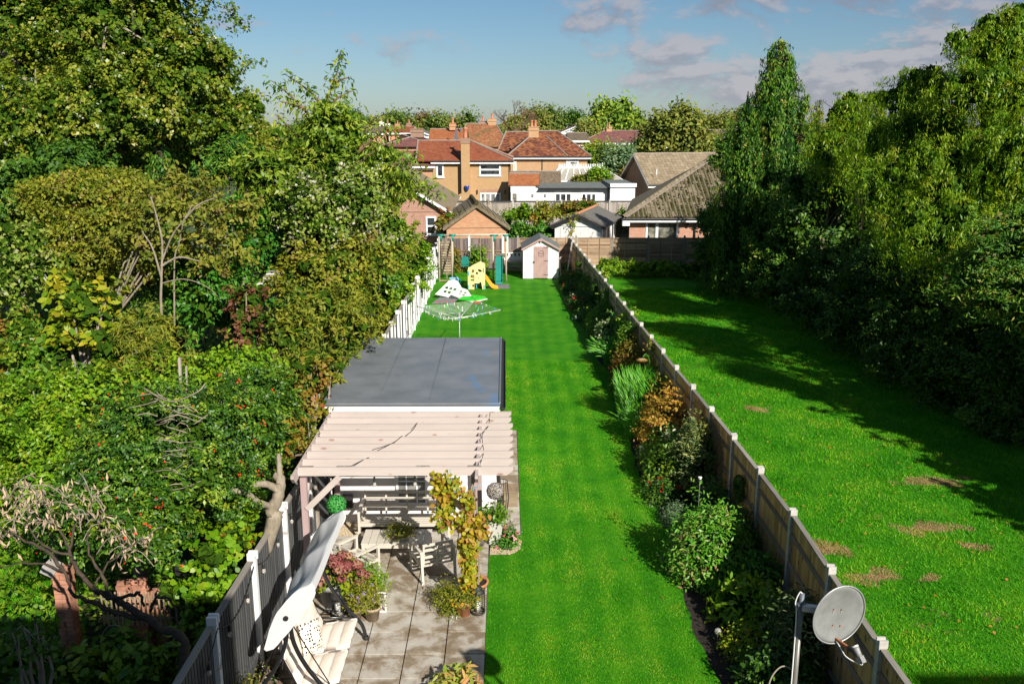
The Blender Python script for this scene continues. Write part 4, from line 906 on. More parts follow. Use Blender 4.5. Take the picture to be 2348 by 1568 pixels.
# ------------------------------------------------------------------ swing seat
sw = thing('garden_swing_seat', 'black tubular garden swing seat with cream cushions and white canopy', 'swing seat', (-2.8,11.7,.035))
def L_(p): return Vector(p) - Vector((-2.8,11.7,.035))
YN, YF = 10.72, 12.70; PX, PZ = -2.90, 1.66
for nm, y in (('near',YN),('far',YF)):
    for s in (1,-1):
        pts = wire(6, [L_((PX+s*.02,y,PZ)), L_((PX+s*.05,y,1.25)), L_((PX+s*.20,y,.88)), L_((PX+s*.42,y,.55)), L_((PX+s*.62,y,.30)), L_((PX+s*.68,y,.05))])
        MB().tube(pts, .030, 10).build('leg', M['black_metal'], sw, True); MB().lathe([(.045,0),(.05,.03),(.04,.06)], L_((PX+s*.68,y,.035)), 10).build('foot', M['matt_black'], sw, True)
    MB().tube([L_((PX-.55,y,.42)), L_((PX+.55,y,.42))], .016, 8).build('brace', M['black_metal'], sw, True)
    MB().tube([L_((PX+.02,y,PZ-.1)), L_((-2.42,y+(.12 if y==YN else -.12),.52))], .009, 6).build('hanger_rod', M['black_metal'], sw); MB().tube([L_((PX-.02,y,PZ-.1)), L_((-3.06,y+(.12 if y==YN else -.12),.75))], .009, 6).build('hanger_rod', M['black_metal'], sw)
MB().tube([L_((PX,YN,PZ)), L_((PX,YF,PZ))], .022, 8).build('top_bar', M['black_metal'], sw, True); MB().tube([L_((PX-.6,YN,.3)), L_((PX-.6,YF,.3))], .022, 8).build('cross_bar', M['black_metal'], sw, True)
for x in (-2.35,-2.78): MB().tube([L_((x,10.82,.40)), L_((x,12.6,.40))], .018, 8).build('seat_rail', M['black_metal'], sw)
for y in (10.9,12.5): MB().tube(wire(5,[L_((-2.35,y,.40)), L_((-2.75,y,.38)), L_((-2.95,y,.6)), L_((-3.08,y,1.0))]), .018, 8).build('side_rail', M['black_metal'], sw)
# cushions: quilted puffs
def quilt(name, O, U, Vv, nu, nv, th, mat, parent, seam=.42):
    O = Vector(O); U = Vector(U); Vv = Vector(Vv); N_ = U.cross(Vv).normalized(); a = nu*8; b = nv*8; vs = []; fs = []
    for sgn in (1,-1):
        for j in range(b+1):
            for i in range(a+1):
                u = i/a; v = j/b; pu = abs(math.sin(math.pi*u*nu))**seam; pv = abs(math.sin(math.pi*v*nv))**seam
                e = min(1, min(u,1-u)*nu*3)*min(1, min(v,1-v)*nv*3)
                hgt = th*(.35+.65*pu*pv)*e**.3 + .006*math.sin(17*u+9*v)
                vs.append(O + U*u + Vv*v + N_*hgt*sgn*.5)
    m_ = (a+1)*(b+1)
    for j in range(b):
        for i in range(a):
            k = j*(a+1)+i; fs.append((k,k+1,k+a+2,k+a+1)); fs.append((m_+k,m_+k+a+1,m_+k+a+2,m_+k+1))
    for i in range(a): fs.append((i,m_+i,m_+i+1,i+1)); k = b*(a+1)+i; fs.append((k,k+1,m_+k+1,m_+k))
    for j in range(b): k = j*(a+1); fs.append((k,k+a+1,m_+k+a+1,m_+k)); k += a; fs.append((k,m_+k,m_+k+a+1,k+a+1))
    return MB().add(vs, fs).build(name, mat, parent, True)
quilt('seat_cushion', L_((-2.30,10.86,.52)), (0,.83,0), (-.55,0,-.10), 1, 3, .11, M['cream_fabric'], sw); quilt('seat_cushion', L_((-2.30,11.70,.52)), (0,.83,0), (-.55,0,-.10), 1, 3, .11, M['cream_fabric'], sw)
quilt('back_cushion', L_((-2.84,10.86,.44)), (0,.83,0), (-.26,0,.62), 1, 3, .11, M['cream_fabric'], sw); quilt('back_cushion', L_((-2.84,11.70,.44)), (0,.83,0), (-.26,0,.62), 1, 3, .11, M['cream_fabric'], sw)
# canopy: arched fabric with side valances
arc = [(-3.22,1.20),(-3.12,1.52),(-3.00,1.76),(-2.86,1.94),(-2.70,2.07),(-2.53,2.15)]
def arcp(t):
    k = t*(len(arc)-1); i = min(int(k), len(arc)-2); f = k-i; return lerp(arc[i][0],arc[i+1][0],f), lerp(arc[i][1],arc[i+1][1],f)
ny, na = 40, 20; vs = []; fs = []
for j in range(ny+1):
    v = j/ny; y = lerp(10.62,12.92,v)
    for i in range(na+1):
        u = i/na; x,z = arcp(u); sag = .085*math.sin(math.pi*u)*abs(math.sin(math.pi*v*2))**1.2 + .011*math.sin(15*u+2.5*v)*math.sin(math.pi*u) 
        dd = Vector((.78,0,-.62)); vs.append(L_((x,y,z)) + dd*sag)
for j in range(ny):
    for i in range(na): k = j*(na+1)+i; fs.append((k,k+1,k+na+2,k+na+1))
cano = MB().add(vs, fs).build('canopy', M['canopy_white'], sw, True); so = cano.modifiers.new('s','SOLIDIFY'); so.thickness = .008
for y in (10.615, 12.925):
    vs = []; n = 16
    for i in range(n+1):
        x,z = arcp(i/n); q = math.sin(math.pi*min(1,max(0,i/n)))**.6; vs.append(L_((x,y,z))); vs.append(L_((x+.03+.17*q,y,z-.03-.19*q)))
    MB().add(vs, [(2*i,2*i+1,2*i+3,2*i+2) for i in range(n)]).build('valance', M['canopy_white'], sw).modifiers.new('s','SOLIDIFY').thickness = .006
    MB().tube([L_((PX,y-.02,PZ)),L_((PX,y+.02,PZ))],.035,12).build('pivot_knob', M['matt_black'], sw)
vs = []; 
for j in range(ny+1):
    y = lerp(10.62,12.92,j/ny); vs.append(L_((-2.53,y,2.15))); vs.append(L_((-2.50,y,2.05-.02*abs(math.sin(math.pi*j/20)))))
MB().add(vs, [(2*i,2*i+1,2*i+3,2*i+2) for i in range(ny)]).build('valance', M['canopy_white'], sw).modifiers.new('s','SOLIDIFY').thickness = .006
pl = quilt('cushion', (-.22,-.22,0), (.44,0,0), (0,.44,0), 1, 1, .20, M['dotted_fabric'], None, .5); pl.location = (-2.80,11.52,.82); pl.rotation_euler = (math.radians(70),math.radians(12),math.radians(62))
tag(pl, 'square cream scatter cushion with black dots on the swing seat', 'cushion')

# ------------------------------------------------------------------ hanging balls, planters, lanterns, pots
def leafball(label, c, r, mat, stem=None, cat='topiary ball', nm='topiary_ball', n=900, seed=1):
    rs = np.random.RandomState(seed); t = thing(nm, label, cat, (c[0],c[1],c[2]-r))
    u = rs.normal(size=(n,3)); u /= np.linalg.norm(u,axis=1)[:,None]
    P = u*r*rs.uniform(.9,1.03,(n,1)) + np.array([0,0,r]); T = rs.normal(size=(n,3)); T -= u*(T*u).sum(1)[:,None]*.6; T /= np.linalg.norm(T,axis=1)[:,None]
    leafmesh('foliage', P, u+rs.normal(size=(n,3))*.3, T, rs.uniform(.7,1.2,n)*r*.2, rs.uniform(.7,1.2,n)*r*.12, rs.uniform(0,1,n), mat, t)
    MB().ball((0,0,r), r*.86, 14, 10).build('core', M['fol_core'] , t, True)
    if stem: MB().tube([(0,0,2*r),(0,0,2*r+stem)],.006,4).build('chain', M['matt_black'], t)
    return t
def leafmesh(name, P, N, T, Lh, Wd, tone, mat, parent=None, fold=.18, label=None, kind=None, hexa=False):
    """many small folded leaf faces in one mesh (one crown or clump)"""
    n = len(P); N = N/np.maximum(1e-6,np.linalg.norm(N,axis=1))[:,None]; T = T - N*(T*N).sum(1)[:,None]; T /= np.maximum(1e-6,np.linalg.norm(T,axis=1))[:,None]
    S_ = np.cross(N,T); Lh = np.asarray(Lh)[:,None]; Wd = np.asarray(Wd)[:,None]
    if hexa:
        K = 6; co = np.empty((n,6,3),dtype=np.float32); co[:,0] = P-T*Lh/2; co[:,3] = P+T*Lh/2-N*Lh*.15
        co[:,1] = P-T*Lh*.18+S_*Wd*.45+N*Wd*fold; co[:,2] = P+T*Lh*.2+S_*Wd*.42+N*(Wd*fold-Lh*.05); co[:,5] = P-T*Lh*.18-S_*Wd*.45+N*Wd*fold; co[:,4] = P+T*Lh*.2-S_*Wd*.42+N*(Wd*fold-Lh*.05)
    else:
        K = 4; co = np.empty((n,4,3),dtype=np.float32); co[:,0] = P-T*Lh/2; co[:,2] = P+T*Lh/2 - N*Lh*.12; co[:,1] = P+S_*Wd/2+N*Wd*fold; co[:,3] = P-S_*Wd/2+N*Wd*fold
    me = bpy.data.meshes.new(name); me.vertices.add(K*n); me.vertices.foreach_set('co', co.ravel())
    me.loops.add(K*n); me.loops.foreach_set('vertex_index', np.arange(K*n,dtype=np.int32)); me.polygons.add(n)
    me.polygons.foreach_set('loop_start', np.arange(0,K*n,K,dtype=np.int32)); me.polygons.foreach_set('loop_total', np.full(n,K,dtype=np.int32))
    me.update(); me.validate(); a = me.attributes.new('tone','FLOAT','POINT'); a.data.foreach_set('value', np.repeat(np.clip(tone,0,1),K).astype(np.float32))
    me.materials.append(mat); o = new_obj(name, me, parent)
    if label: o['label'] = label
    if kind: o['kind'] = kind
    return o
# ------------------------------------------------------------------ foliage materials

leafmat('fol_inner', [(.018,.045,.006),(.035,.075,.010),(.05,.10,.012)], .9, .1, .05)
leafmat('fol_poplar', [(.030,.070,.008),(.065,.115,.012),(.12,.155,.018),(.20,.20,.05)], .38, .28)
leafmat('fol_cherry', [(.045,.10,.012),(.09,.16,.02),(.15,.22,.03),(.24,.27,.06)], .45, .35)
leafmat('fol_silver', [(.04,.09,.012),(.09,.15,.02),(.16,.20,.05),(.48,.46,.38)], .6, .2)
leafmat('fol_olive', [(.06,.09,.010),(.12,.145,.015),(.18,.19,.02),(.24,.16,.05)], .55, .3)
leafmat('fol_brown', [(.055,.08,.012),(.10,.13,.018),(.16,.16,.03),(.20,.15,.07)], .6, .3)
leafmat('fol_yellow', [(.06,.13,.01),(.17,.24,.015),(.35,.34,.02),(.55,.42,.03)], .45, .35)
leafmat('fol_holly', [(.012,.045,.005),(.022,.075,.007),(.065,.135,.012),(.15,.20,.025)], .46, .10, .4)
leafmat('fol_bright', [(.045,.13,.006),(.09,.20,.010),(.16,.26,.016),(.26,.30,.025)], .42, .35)
leafmat('fol_green', [(.022,.075,.006),(.05,.125,.010),(.09,.17,.014),(.15,.20,.03)], .42, .25)
leafmat('fol_laurel', [(.012,.06,.008),(.022,.10,.012),(.05,.15,.016),(.09,.18,.03)], .48, .15, .35)
leafmat('fol_tan', [(.05,.085,.010),(.10,.14,.014),(.17,.16,.03),(.17,.22,.02)], .6, .3)
leafmat('fol_red', [(.08,.09,.015),(.16,.06,.035),(.24,.09,.05),(.12,.15,.02)], .55, .3)
leafmat('fol_autumn', [(.06,.10,.015),(.14,.14,.02),(.26,.15,.02),(.34,.12,.04)], .5, .3)
leafmat('fol_gold', [(.20,.16,.02),(.40,.25,.03),(.55,.33,.05),(.55,.22,.06)], .5, .35)
leafmat('fol_willow', [(.045,.12,.008),(.09,.19,.012),(.17,.26,.018),(.30,.32,.03)], .45, .35)
leafmat('fol_conifer', [(.014,.060,.008),(.035,.11,.012),(.08,.16,.016),(.16,.15,.04)], .6, .12)
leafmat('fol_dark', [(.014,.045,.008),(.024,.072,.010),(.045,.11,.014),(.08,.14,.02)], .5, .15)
leafmat('fol_far', [(.03,.07,.018),(.06,.11,.025),(.11,.15,.035),(.15,.15,.05)], .7, .2)
leafmat('fol_farb', [(.045,.11,.015),(.09,.17,.02),(.15,.22,.03),(.22,.25,.04)], .7, .2); leafmat('fol_far_olive', [(.045,.07,.018),(.09,.12,.028),(.14,.16,.04),(.17,.15,.05)], .7, .2)
leafmat('fol_blue', [(.03,.075,.05),(.06,.12,.085),(.10,.17,.13),(.14,.2,.15)], .7, .15)
leafmat('fol_ball', [(.01,.12,.04),(.02,.2,.06),(.05,.28,.08),(.10,.32,.08)], .5, .1)
leafmat('fol_lilac', [(.14,.13,.16),(.24,.22,.27),(.36,.33,.38),(.5,.47,.5)], .7, .1)
leafmat('petal_cream', [(.30,.32,.22),(.5,.5,.4)], .8, .2); leafmat('petal_pink', [(.75,.15,.25),(.85,.30,.38),(.85,.45,.50)], .6, .3); leafmat('petal_red', [(.6,.02,.01),(.8,.05,.02)], .5, .3); leafmat('petal_white', [(.7,.7,.7),(.85,.85,.85)], .6, .3)
leafmat('petal_mauve', [(.30,.20,.50),(.45,.35,.65)], .6, .3); leafmat('petal_yellow', [(.7,.4,.01),(.8,.5,.02)], .6, .3)
leafmat('fol_hydrangea', [(.24,.06,.06),(.33,.12,.11),(.40,.21,.14),(.38,.28,.10)], .7, .2); leafmat('fol_grass', [(.02,.12,.008),(.045,.20,.012),(.10,.26,.02)], .5, .3)
leafmat('berry', [(.7,.03,.01),(.8,.06,.02)], .3, 0)
leafmat('fol_variegated', [(.02,.09,.015),(.06,.16,.03),(.40,.40,.22),(.62,.58,.40)], .5, .2); leafmat('fol_pieris', [(.025,.12,.010),(.055,.18,.015),(.11,.23,.04),(.34,.20,.12)], .4, .25)
leafmat('fol_grey_olive', [(.02,.04,.018),(.045,.075,.03),(.09,.12,.05),(.22,.24,.14)], .5, .2); leafmat('fol_vine', [(.12,.17,.015),(.28,.26,.02),(.42,.27,.03),(.36,.15,.05)], .5, .4)
leafmat('fol_vine_tip', [(.14,.22,.03),(.26,.32,.05),(.45,.38,.10),(.60,.28,.12)], .45, .3); leafmat('fol_stone', [(.10,.07,.05),(.2,.15,.1),(.34,.28,.2),(.1,.12,.04)], .9, .0); plain('dry_tip', (.35,.22,.15), .8); plain('rust_pale', (.36,.27,.20), .8, var=.2); plain('steel_pale', (.20,.20,.18), .4, metal=.2); plain('summer_orange', (.55,.20,.04), .6, var=.25, scale=8)
leafmat('grass_blade', [(.018,.135,.003),(.042,.21,.006),(.090,.27,.012),(.22,.29,.04)], .6, .35, .2)

LEAVES = [0]
def cluster_leaves(rs, C, U, per, spread, flat, size, aspect, mode, droop):
    """C cluster centres, U outward directions -> leaf arrays"""
    n = len(C)*per; Cc = np.repeat(C, per, 0); Uc = np.repeat(U, per, 0)
    off = rs.normal(size=(n,3))*spread
    if mode == 'drape': off[:,2] = -np.abs(rs.exponential(1., n))*spread*2.4*droop; off[:,:2] *= .45
    elif mode == 'tier': off[:,2] *= .28; off[:,2] -= (off[:,0]**2+off[:,1]**2)*.35*droop
    elif mode == 'spray':
        D = U + rs.normal(size=U.shape)*.45 + np.array([0,0,.22]); D /= np.linalg.norm(D,axis=1)[:,None]; Dc = np.repeat(D, per, 0); t = rs.uniform(0,1,n)
        Lb = np.repeat(rs.uniform(2.6,4.6,len(C)), per)*spread; off = Dc*((t-.60)*Lb)[:,None] + off*(.50*(1.15-.7*t))[:,None]; off[:,2] -= (t**2)*Lb*.12
    else: off -= Uc*(off*Uc).sum(1)[:,None]*flat
    P = Cc + off
    N = Uc*.55 + rs.normal(size=(n,3))*.55 + np.array([.12,-.2,.5])
    T = rs.normal(size=(n,3))
    if mode in ('drape',): T = T*.35 + np.array([0,0,-1.]); N = Uc*.8 + rs.normal(size=(n,3))*.5
    elif mode == 'spray': T = T*.6 + Dc*.8 + np.array([0,0,-.25])
    elif droop: T = T*.7 + np.array([0,0,-1.])*droop
    Ls = size*rs.uniform(.65,1.3,n); return P, N, T, Ls, Ls*aspect
def plant(name, label, cat, Y, lobes, mat, base=None, leaf=.12, aspect=.6, dens=1.0, spread=.28, per=40, mode='puff', droop=0.0, flat=.3, group=None, seed=0, trunk='bark_grey', tr=None, limbs=6, twigs=10,
          core=.62, fill=.35, depth=.85, accents=None, stems=1, maxh=None, up=0.0, ragged=.22, showtrunk=True, hexa=False, sub=5):
    """lobes: (px,py,rx_px,ry_px[,dY]) ellipses of the crown as seen, turned into real ellipsoids at distance Y+dY"""
    rs = np.random.RandomState(seed*7+11); E_ = []
    if mode == 'puff' and Y < 60: mode = 'spray'; per = int(per*1.15)
    for lb in lobes:
        px, py, rx, ry = lb[:4]; yy = Y + (lb[4] if len(lb) > 4 else 0); c = V(px, py, yy); z = (c - Vector((0,0,EYE))).length
        c2 = V(px+rx, py, yy); c3 = V(px, py-ry, yy); ax = abs(c2.x-c.x); az = max(.1, abs(c3.z-c.z)); cz = max(c.z, az*.25)
        E_.append((np.array([c.x,yy,cz]), np.array([ax, ax*depth, az])))
    if sub:
        for c0, r0_ in list(E_):
            for _ in range(sub):
                u0 = rs.normal(size=3); u0[1] -= .5; u0[2] += .3; u0 /= np.linalg.norm(u0); E_.append((c0+u0*r0_*.78, r0_*rs.uniform(.28,.46)))
        E_ = [(np.array([c0[0],c0[1],max(c0[2],r0_[2]*.4)]), r0_) for c0, r0_ in E_]
    bxm = float(np.mean([e[0][0] for e in E_])) if base is None else base[0]; bym = float(np.mean([e[0][1] for e in E_])) if base is None else base[1]
    root = thing(name, label, cat, (bxm, bym, 0), 0, group); B = np.array([bxm,bym,0.])
    area = np.array([ (e[1][0]*e[1][1]+e[1][0]*e[1][2]+e[1][1]*e[1][2])/3*12.57 for e in E_])
    lfa = leaf*leaf*aspect*.5; cov = 1.38*dens
    ntot = area.sum()*cov/lfa; ncl = max(3, int(ntot/per)); w = rs.choice(len(E_), ncl, p=area/area.sum())
    Cn = np.array([E_[i][0] for i in w]); Rd = np.array([E_[i][1] for i in w])
    U = rs.normal(size=(ncl,3)); U[:,2] += up; U /= np.linalg.norm(U,axis=1)[:,None]
    toc = np.array([-B[0]*.6,-B[1],6.]); toc /= np.linalg.norm(toc); keep = (U@toc > -.25) | (rs.uniform(size=ncl) < .25)
    Cn, Rd, U = Cn[keep], Rd[keep], U[keep]; m_ = len(U)
    rr = np.where(rs.uniform(size=m_) < fill, rs.uniform(.45,.9,m_), 1+rs.normal(size=m_)*ragged*.5)
    C = Cn + U*Rd*rr[:,None]; C[:,2] = np.maximum(C[:,2], .08)
    P,N,T,Ls,Ws = cluster_leaves(rs, C, U, per, spread*.78, flat, leaf, aspect, mode, droop)
    ct = np.repeat(rs.normal(size=m_)*.17 + .42 + .10*(rr-.9), per); tone = ct + rs.normal(size=len(P))*.16
    ok = P[:,2] > .02; 
    leafmesh('crown', (P-B)[ok], N[ok], T[ok], Ls[ok], Ws[ok], tone[ok], M[mat], root, hexa=hexa); LEAVES[0] += int(ok.sum())
    if core:
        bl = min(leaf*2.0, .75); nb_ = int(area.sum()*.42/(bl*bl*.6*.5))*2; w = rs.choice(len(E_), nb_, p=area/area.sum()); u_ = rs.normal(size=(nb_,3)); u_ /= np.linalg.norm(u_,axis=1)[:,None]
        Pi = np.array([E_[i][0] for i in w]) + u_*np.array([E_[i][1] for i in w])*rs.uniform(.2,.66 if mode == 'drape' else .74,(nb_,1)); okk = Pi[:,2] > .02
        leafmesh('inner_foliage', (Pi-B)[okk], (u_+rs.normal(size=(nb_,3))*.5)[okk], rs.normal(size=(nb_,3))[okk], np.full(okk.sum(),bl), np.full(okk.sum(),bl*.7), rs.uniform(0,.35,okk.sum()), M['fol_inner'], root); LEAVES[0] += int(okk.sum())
    if showtrunk:
        mb = MB(); top = max(e[0][2] for e in E_); trr = tr if tr else .018*top**.9+.015
        for s in range(stems):
            bx_, by_ = (rs.uniform(-.25,.25,2) if stems > 1 else (0,0)); fork = np.array([bx_*1.5, by_*1.5, top*.45])
            mb.tube([(bx_,by_,-.05),tuple(fork*.5+np.array([rs.uniform(-.06,.06),0,0])),tuple(fork)], [trr,trr*.8,trr*.62], 8)
            order = rs.permutation(m_)[:limbs*3]
            for k in range(limbs):
                if not m_: break
                e = E_[k % len(E_)]; tgt = (e[0] + rs.uniform(-.5,.5,3)*e[1]) - B; tgt[2] = max(tgt[2], fork[2]*.7); mid = (fork+tgt)/2 + rs.uniform(-.12,.12,3)*top*.3 + np.array([0,0,.05*top])
                r0 = trr*.5; mb.tube([tuple(fork), tuple(mid), tuple(tgt)], [r0, r0*.65, r0*.3], 6)
                for q in range(twigs):
                    j = rs.randint(m_); 
                    tp = C[j]-B; d_ = np.linalg.norm(tp-tgt)
                    if d_ < max(e[1])*1.3: mb.tube([tuple(tgt), tuple((tgt+tp)/2+rs.uniform(-.1,.1,3)*d_), tuple(tp)], [r0*.28, r0*.2, r0*.08], 4)
        mb.build('trunk', M[trunk], root)
    if accents:
        for nm, am, cnt, sz, amode in accents:
            j = rs.choice(m_, cnt); g = 5; Pc = np.repeat(C[j]+U[j]*spread*.9, g, 0) + rs.normal(size=(cnt*g,3))*sz*.9
            leafmesh(nm, Pc-B, np.repeat(U[j],g,0)+rs.normal(size=(cnt*g,3))*.4, rs.normal(size=(cnt*g,3)), np.full(cnt*g,sz), np.full(cnt*g,sz*.8), rs.uniform(0,1,cnt*g), M[am], root)['kind'] = 'stuff'
    return root
def conifer(name, label, Y, px, ytop, ybot, rx, mat='fol_conifer', seed=0, leaf=.22, n=260, per=42, droop=1.2, zbot=None):
    """weeping conifer: hanging sprays in rows on a cone"""
    rs = np.random.RandomState(seed+5); c = V(px, ytop, Y); H = c.z; rad = abs(V(px+rx,ytop,Y).x-c.x); z0 = max(.3, V(px,ybot,Y).z if zbot is None else zbot)
    root = thing(name, label, 'conifer', (c.x, Y, 0)); C = []; U = []
    for k in range(n):
        t = rs.uniform(0,1)**.72; a = rs.uniform(0, 2*math.pi); r = rad*(t**.62)*(.76+.18*math.sin(3*a+9*t)+.28*math.sin(t*40+2*a)+rs.uniform(-.22,.14)) + .12; C.append((r*math.cos(a), r*math.sin(a), H-(H-z0)*t)); U.append((math.cos(a),math.sin(a),.2))
    C = np.array(C); U = np.array(U); P,N,T,Ls,Ws = cluster_leaves(rs, C, U, per, .19, 0, leaf, .30, 'drape', droop)
    tone = np.repeat(rs.normal(size=n)*.16+.42, per)+rs.normal(size=len(P))*.16; leafmesh('crown', P, N, T, Ls, Ws, tone, M[mat], root); LEAVES[0] += len(P)
    mb = MB().tube([(0,0,-.05),(.05,0,H*.5),(0,0,H-.1)], [.24,.16,.03], 8)
    for k in range(0,n,4): mb.tube([(0,0,C[k][2]+.1),tuple(C[k]*np.array([.6,.6,1])+np.array([0,0,.12])),tuple(C[k])],[.04,.025,.01],4)
    mb.build('trunk', M['bark_dark'], root)
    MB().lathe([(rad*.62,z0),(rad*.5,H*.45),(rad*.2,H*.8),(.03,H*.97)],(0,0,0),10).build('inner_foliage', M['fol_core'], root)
    return root

# ------------------------------------------------------------------ left garden trees and shrubs
plant('broadleaf_tree','huge grey-green broadleaf tree filling the upper left corner','tree',33,[(60,80,230,190,2),(300,60,210,170,0),(440,190,140,110,-1),(300,250,200,130,-1.5),(80,300,170,130,-2),(510,270,95,75,-1),(150,420,140,70,-3),(-150,250,200,260,3)],'fol_poplar',base=(-16,34),leaf=.135,aspect=.72,dens=.66,spread=.34,per=46,trunk='bark_pale',tr=.5,limbs=16,twigs=16,core=.7,seed=1,ragged=.3,sub=6,accents=[('pale_leaves','petal_cream',90,.09,0),('yellow_leaves','fol_gold',90,.08,0)])
plant('broadleaf_tree','dark understorey tree beneath the huge tree at the left edge','tree',29,[(40,470,130,130,0),(190,390,110,60,0)],'fol_dark',leaf=.15,dens=.7,spread=.35,seed=2,core=.8,trunk='bark_dark')
plant('cherry_tree','tall cherry tree with spiky top shoots against the sky','tree',27,[(750,325,85,60,0),(730,400,135,62,0),(840,375,90,52,.5),(635,395,85,55,-.5),(880,425,75,32,.5),(700,470,110,50,-.6),(760,270,46,34,0)],'fol_cherry',base=(-5.9,27.2),leaf=.20,aspect=.34,dens=.62,spread=.30,per=34,mode='tier',droop=.55,trunk='bark_reddish',tr=.13,limbs=12,twigs=14,core=.5,seed=3,ragged=.32)
# bare-tipped leaders of the cherry
def leaders(root_label, pts, seed, mat='fol_cherry', leaf=.19, per=26, rad=.05, trunk='bark_reddish', name='cherry_tree', step=.16, spread=.13, asp=.34, droop=.9, sides=1):
    rs = np.random.RandomState(seed); base = pts[0][0]; t = thing(name, root_label, 'tree', tuple(base)); mb = MB(); PP=[];NN=[];TT=[];LL=[];WW=[];TO=[]
    for line in pts:
        Lp = [Vector(q)-Vector(base) for q in line]; w = wire(6, Lp); n = len(w); mb.tube(w, [lerp(rad,rad*.2,i/(n-1)) for i in range(n)], 6)
        tot = sum((w[i+1]-w[i]).length for i in range(n-1)); cnt = int(tot/step)
        for k in range(cnt):
            u = (k+.5)/cnt; 
            if u < .12: continue
            i = min(n-2, int(u*(n-1))); q = np.array(w[i].lerp(w[i+1], u*(n-1)-i)); m_ = per
            off = rs.normal(size=(m_,3))*spread; off[:,2] -= .05
            PP.append(q+off); NN.append(rs.normal(size=(m_,3))+np.array([0,-.4,.5])); TT.append(off/np.linalg.norm(off,axis=1)[:,None]+np.array([0,0,-droop])); LL.append(leaf*rs.uniform(.7,1.2,m_)); TO.append(rs.uniform(.1,.8)+rs.normal(size=m_)*.15)
    P=np.concatenate(PP); L0=np.concatenate(LL); leafmesh('crown', P, np.concatenate(NN), np.concatenate(TT), L0, L0*asp, np.concatenate(TO), M[mat], t); mb.build('trunk', M[trunk], t); LEAVES[0]+=len(P); return t
YC = 27.2
c_ = lambda x,y,Y=YC: V(x,y,Y)
leaders('forked top shoots of the cherry tree standing above the skyline', [[c_(748,330),c_(745,255),c_(760,200),c_(775,160),c_(780,118)],[c_(750,250),c_(775,225),c_(810,208)],[c_(748,262),c_(720,220),c_(690,195),c_(655,172)],[c_(735,300),c_(700,255),c_(660,215),c_(622,185)],[c_(700,250),c_(670,240),c_(640,232)],[c_(762,195),c_(785,182),c_(803,178)],[c_(690,320),c_(660,290),c_(630,262)]], 31, step=.2, spread=.12, per=16)
leaders('long leafy cherry boughs reaching right in front of the tan brick house', [[c_(800,420,26),c_(850,398,26),c_(900,378,26),c_(950,362,26)],[c_(790,440,26),c_(850,440,26.2),c_(905,450,26.4),c_(960,435,26.4),c_(1000,440,26.5)],[c_(800,400,26),c_(840,360,26),c_(880,335,26.2)],[c_(790,470,26),c_(850,455,26),c_(915,405,26),c_(940,400,26)],[c_(820,350,26),c_(870,305,26.2),c_(905,290,26.2)]], 32, step=.15, spread=.18, per=22)
plant('pine_tree','dark pine crown peeping behind the cherry tree top','tree',36,[(755,262,48,26,0),(800,275,30,16,0),(740,300,60,24,0)],'fol_dark',leaf=.2,aspect=.18,dens=.9,seed=4)
plant('whitebeam','silver leaved whitebeam shrub below the cherry','shrub',24,[(800,455,85,65,0),(865,520,75,60,1),(740,520,80,60,-.5),(690,440,40,30,0)],'fol_silver',leaf=.10,aspect=.75,dens=.65,spread=.3,seed=5,trunk='bark_pale',accents=[('pale_leaves','petal_cream',110,.07,0)])
plant('hawthorn','tangled olive brown hawthorn beside the brick gable','shrub',33,[(870,470,60,70,0),(895,550,50,60,1),(850,560,60,60,0)],'fol_tan',leaf=.13,dens=.6,spread=.3,seed=6,trunk='bark_reddish')
plant('hedge_shrub','bright green mixed hedge shrub against the far white-posted fence','hedge',38,[(930,620,55,58,0),(968,590,24,36,5),(890,680,60,60,-5),(920,540,40,34,4)],'fol_bright',leaf=.12,dens=.6,spread=.25,seed=7)
plant('hedge_shrub','mid green hedge shrub behind the charcoal fence beside the clothes airer','hedge',28,[(850,640,70,70,0),(800,580,80,60,1),(890,600,50,50,3)],'fol_green',leaf=.12,dens=.6,spread=.28,seed=8)
plant('maple_shrub','layered olive and yellow maple under the big tree','shrub',24.5,[(210,440,125,45,0),(140,510,85,48,-.5),(260,510,100,45,-.7),(180,590,90,40,-1.2),(100,450,40,30,0)],'fol_olive',leaf=.10,aspect=.6,dens=.75,spread=.3,mode='tier',droop=.3,seed=9,showtrunk=False,core=.6)
plant('magnolia','brownish leaved magnolia with pale forked trunk','tree',22,[(420,480,120,60,0),(340,560,90,60,0),(490,560,90,60,.3),(420,420,60,25,.5),(540,480,50,40,0),(300,640,50,50,0)],'fol_brown',base=(-9.9,21.6),leaf=.14,aspect=.5,dens=.42,spread=.25,per=30,hexa=True,trunk='bark_pale',tr=.06,limbs=10,twigs=10,core=.0,seed=10,ragged=.4)
t = thing('bare_magnolia_stem','pale branching stem standing in the middle of the left garden','tree',(V(375,745,20.5).x,20.5,0)); o_ = Vector(t.location)
mb = MB(); c_ = lambda x,y,Y=20.5: V(x,y,Y)-o_
for ln, r0 in (([(0,0,0),c_(372,745),c_(370,640),c_(372,560),c_(360,500),c_(345,450)],.038),([c_(371,600),c_(395,540),c_(425,500),c_(440,470)],.022),([c_(371,640),c_(350,570),c_(325,530)],.028),([c_(370,650),c_(420,640),c_(470,655),c_(500,680)],.014),([c_(400,745,21),c_(400,600,21),c_(410,560,21),c_(420,510,21)],.022),([c_(371,610),c_(410,590),c_(460,600)],.03),([c_(425,500),c_(455,470),c_(490,455)],.03)):
    w_ = wire(5,ln); mb.tube(w_,[lerp(r0,r0*.35,i/(len(w_)-1)) for i in range(len(w_))],7)
mb.build('trunk', M['bark_pale'], t)
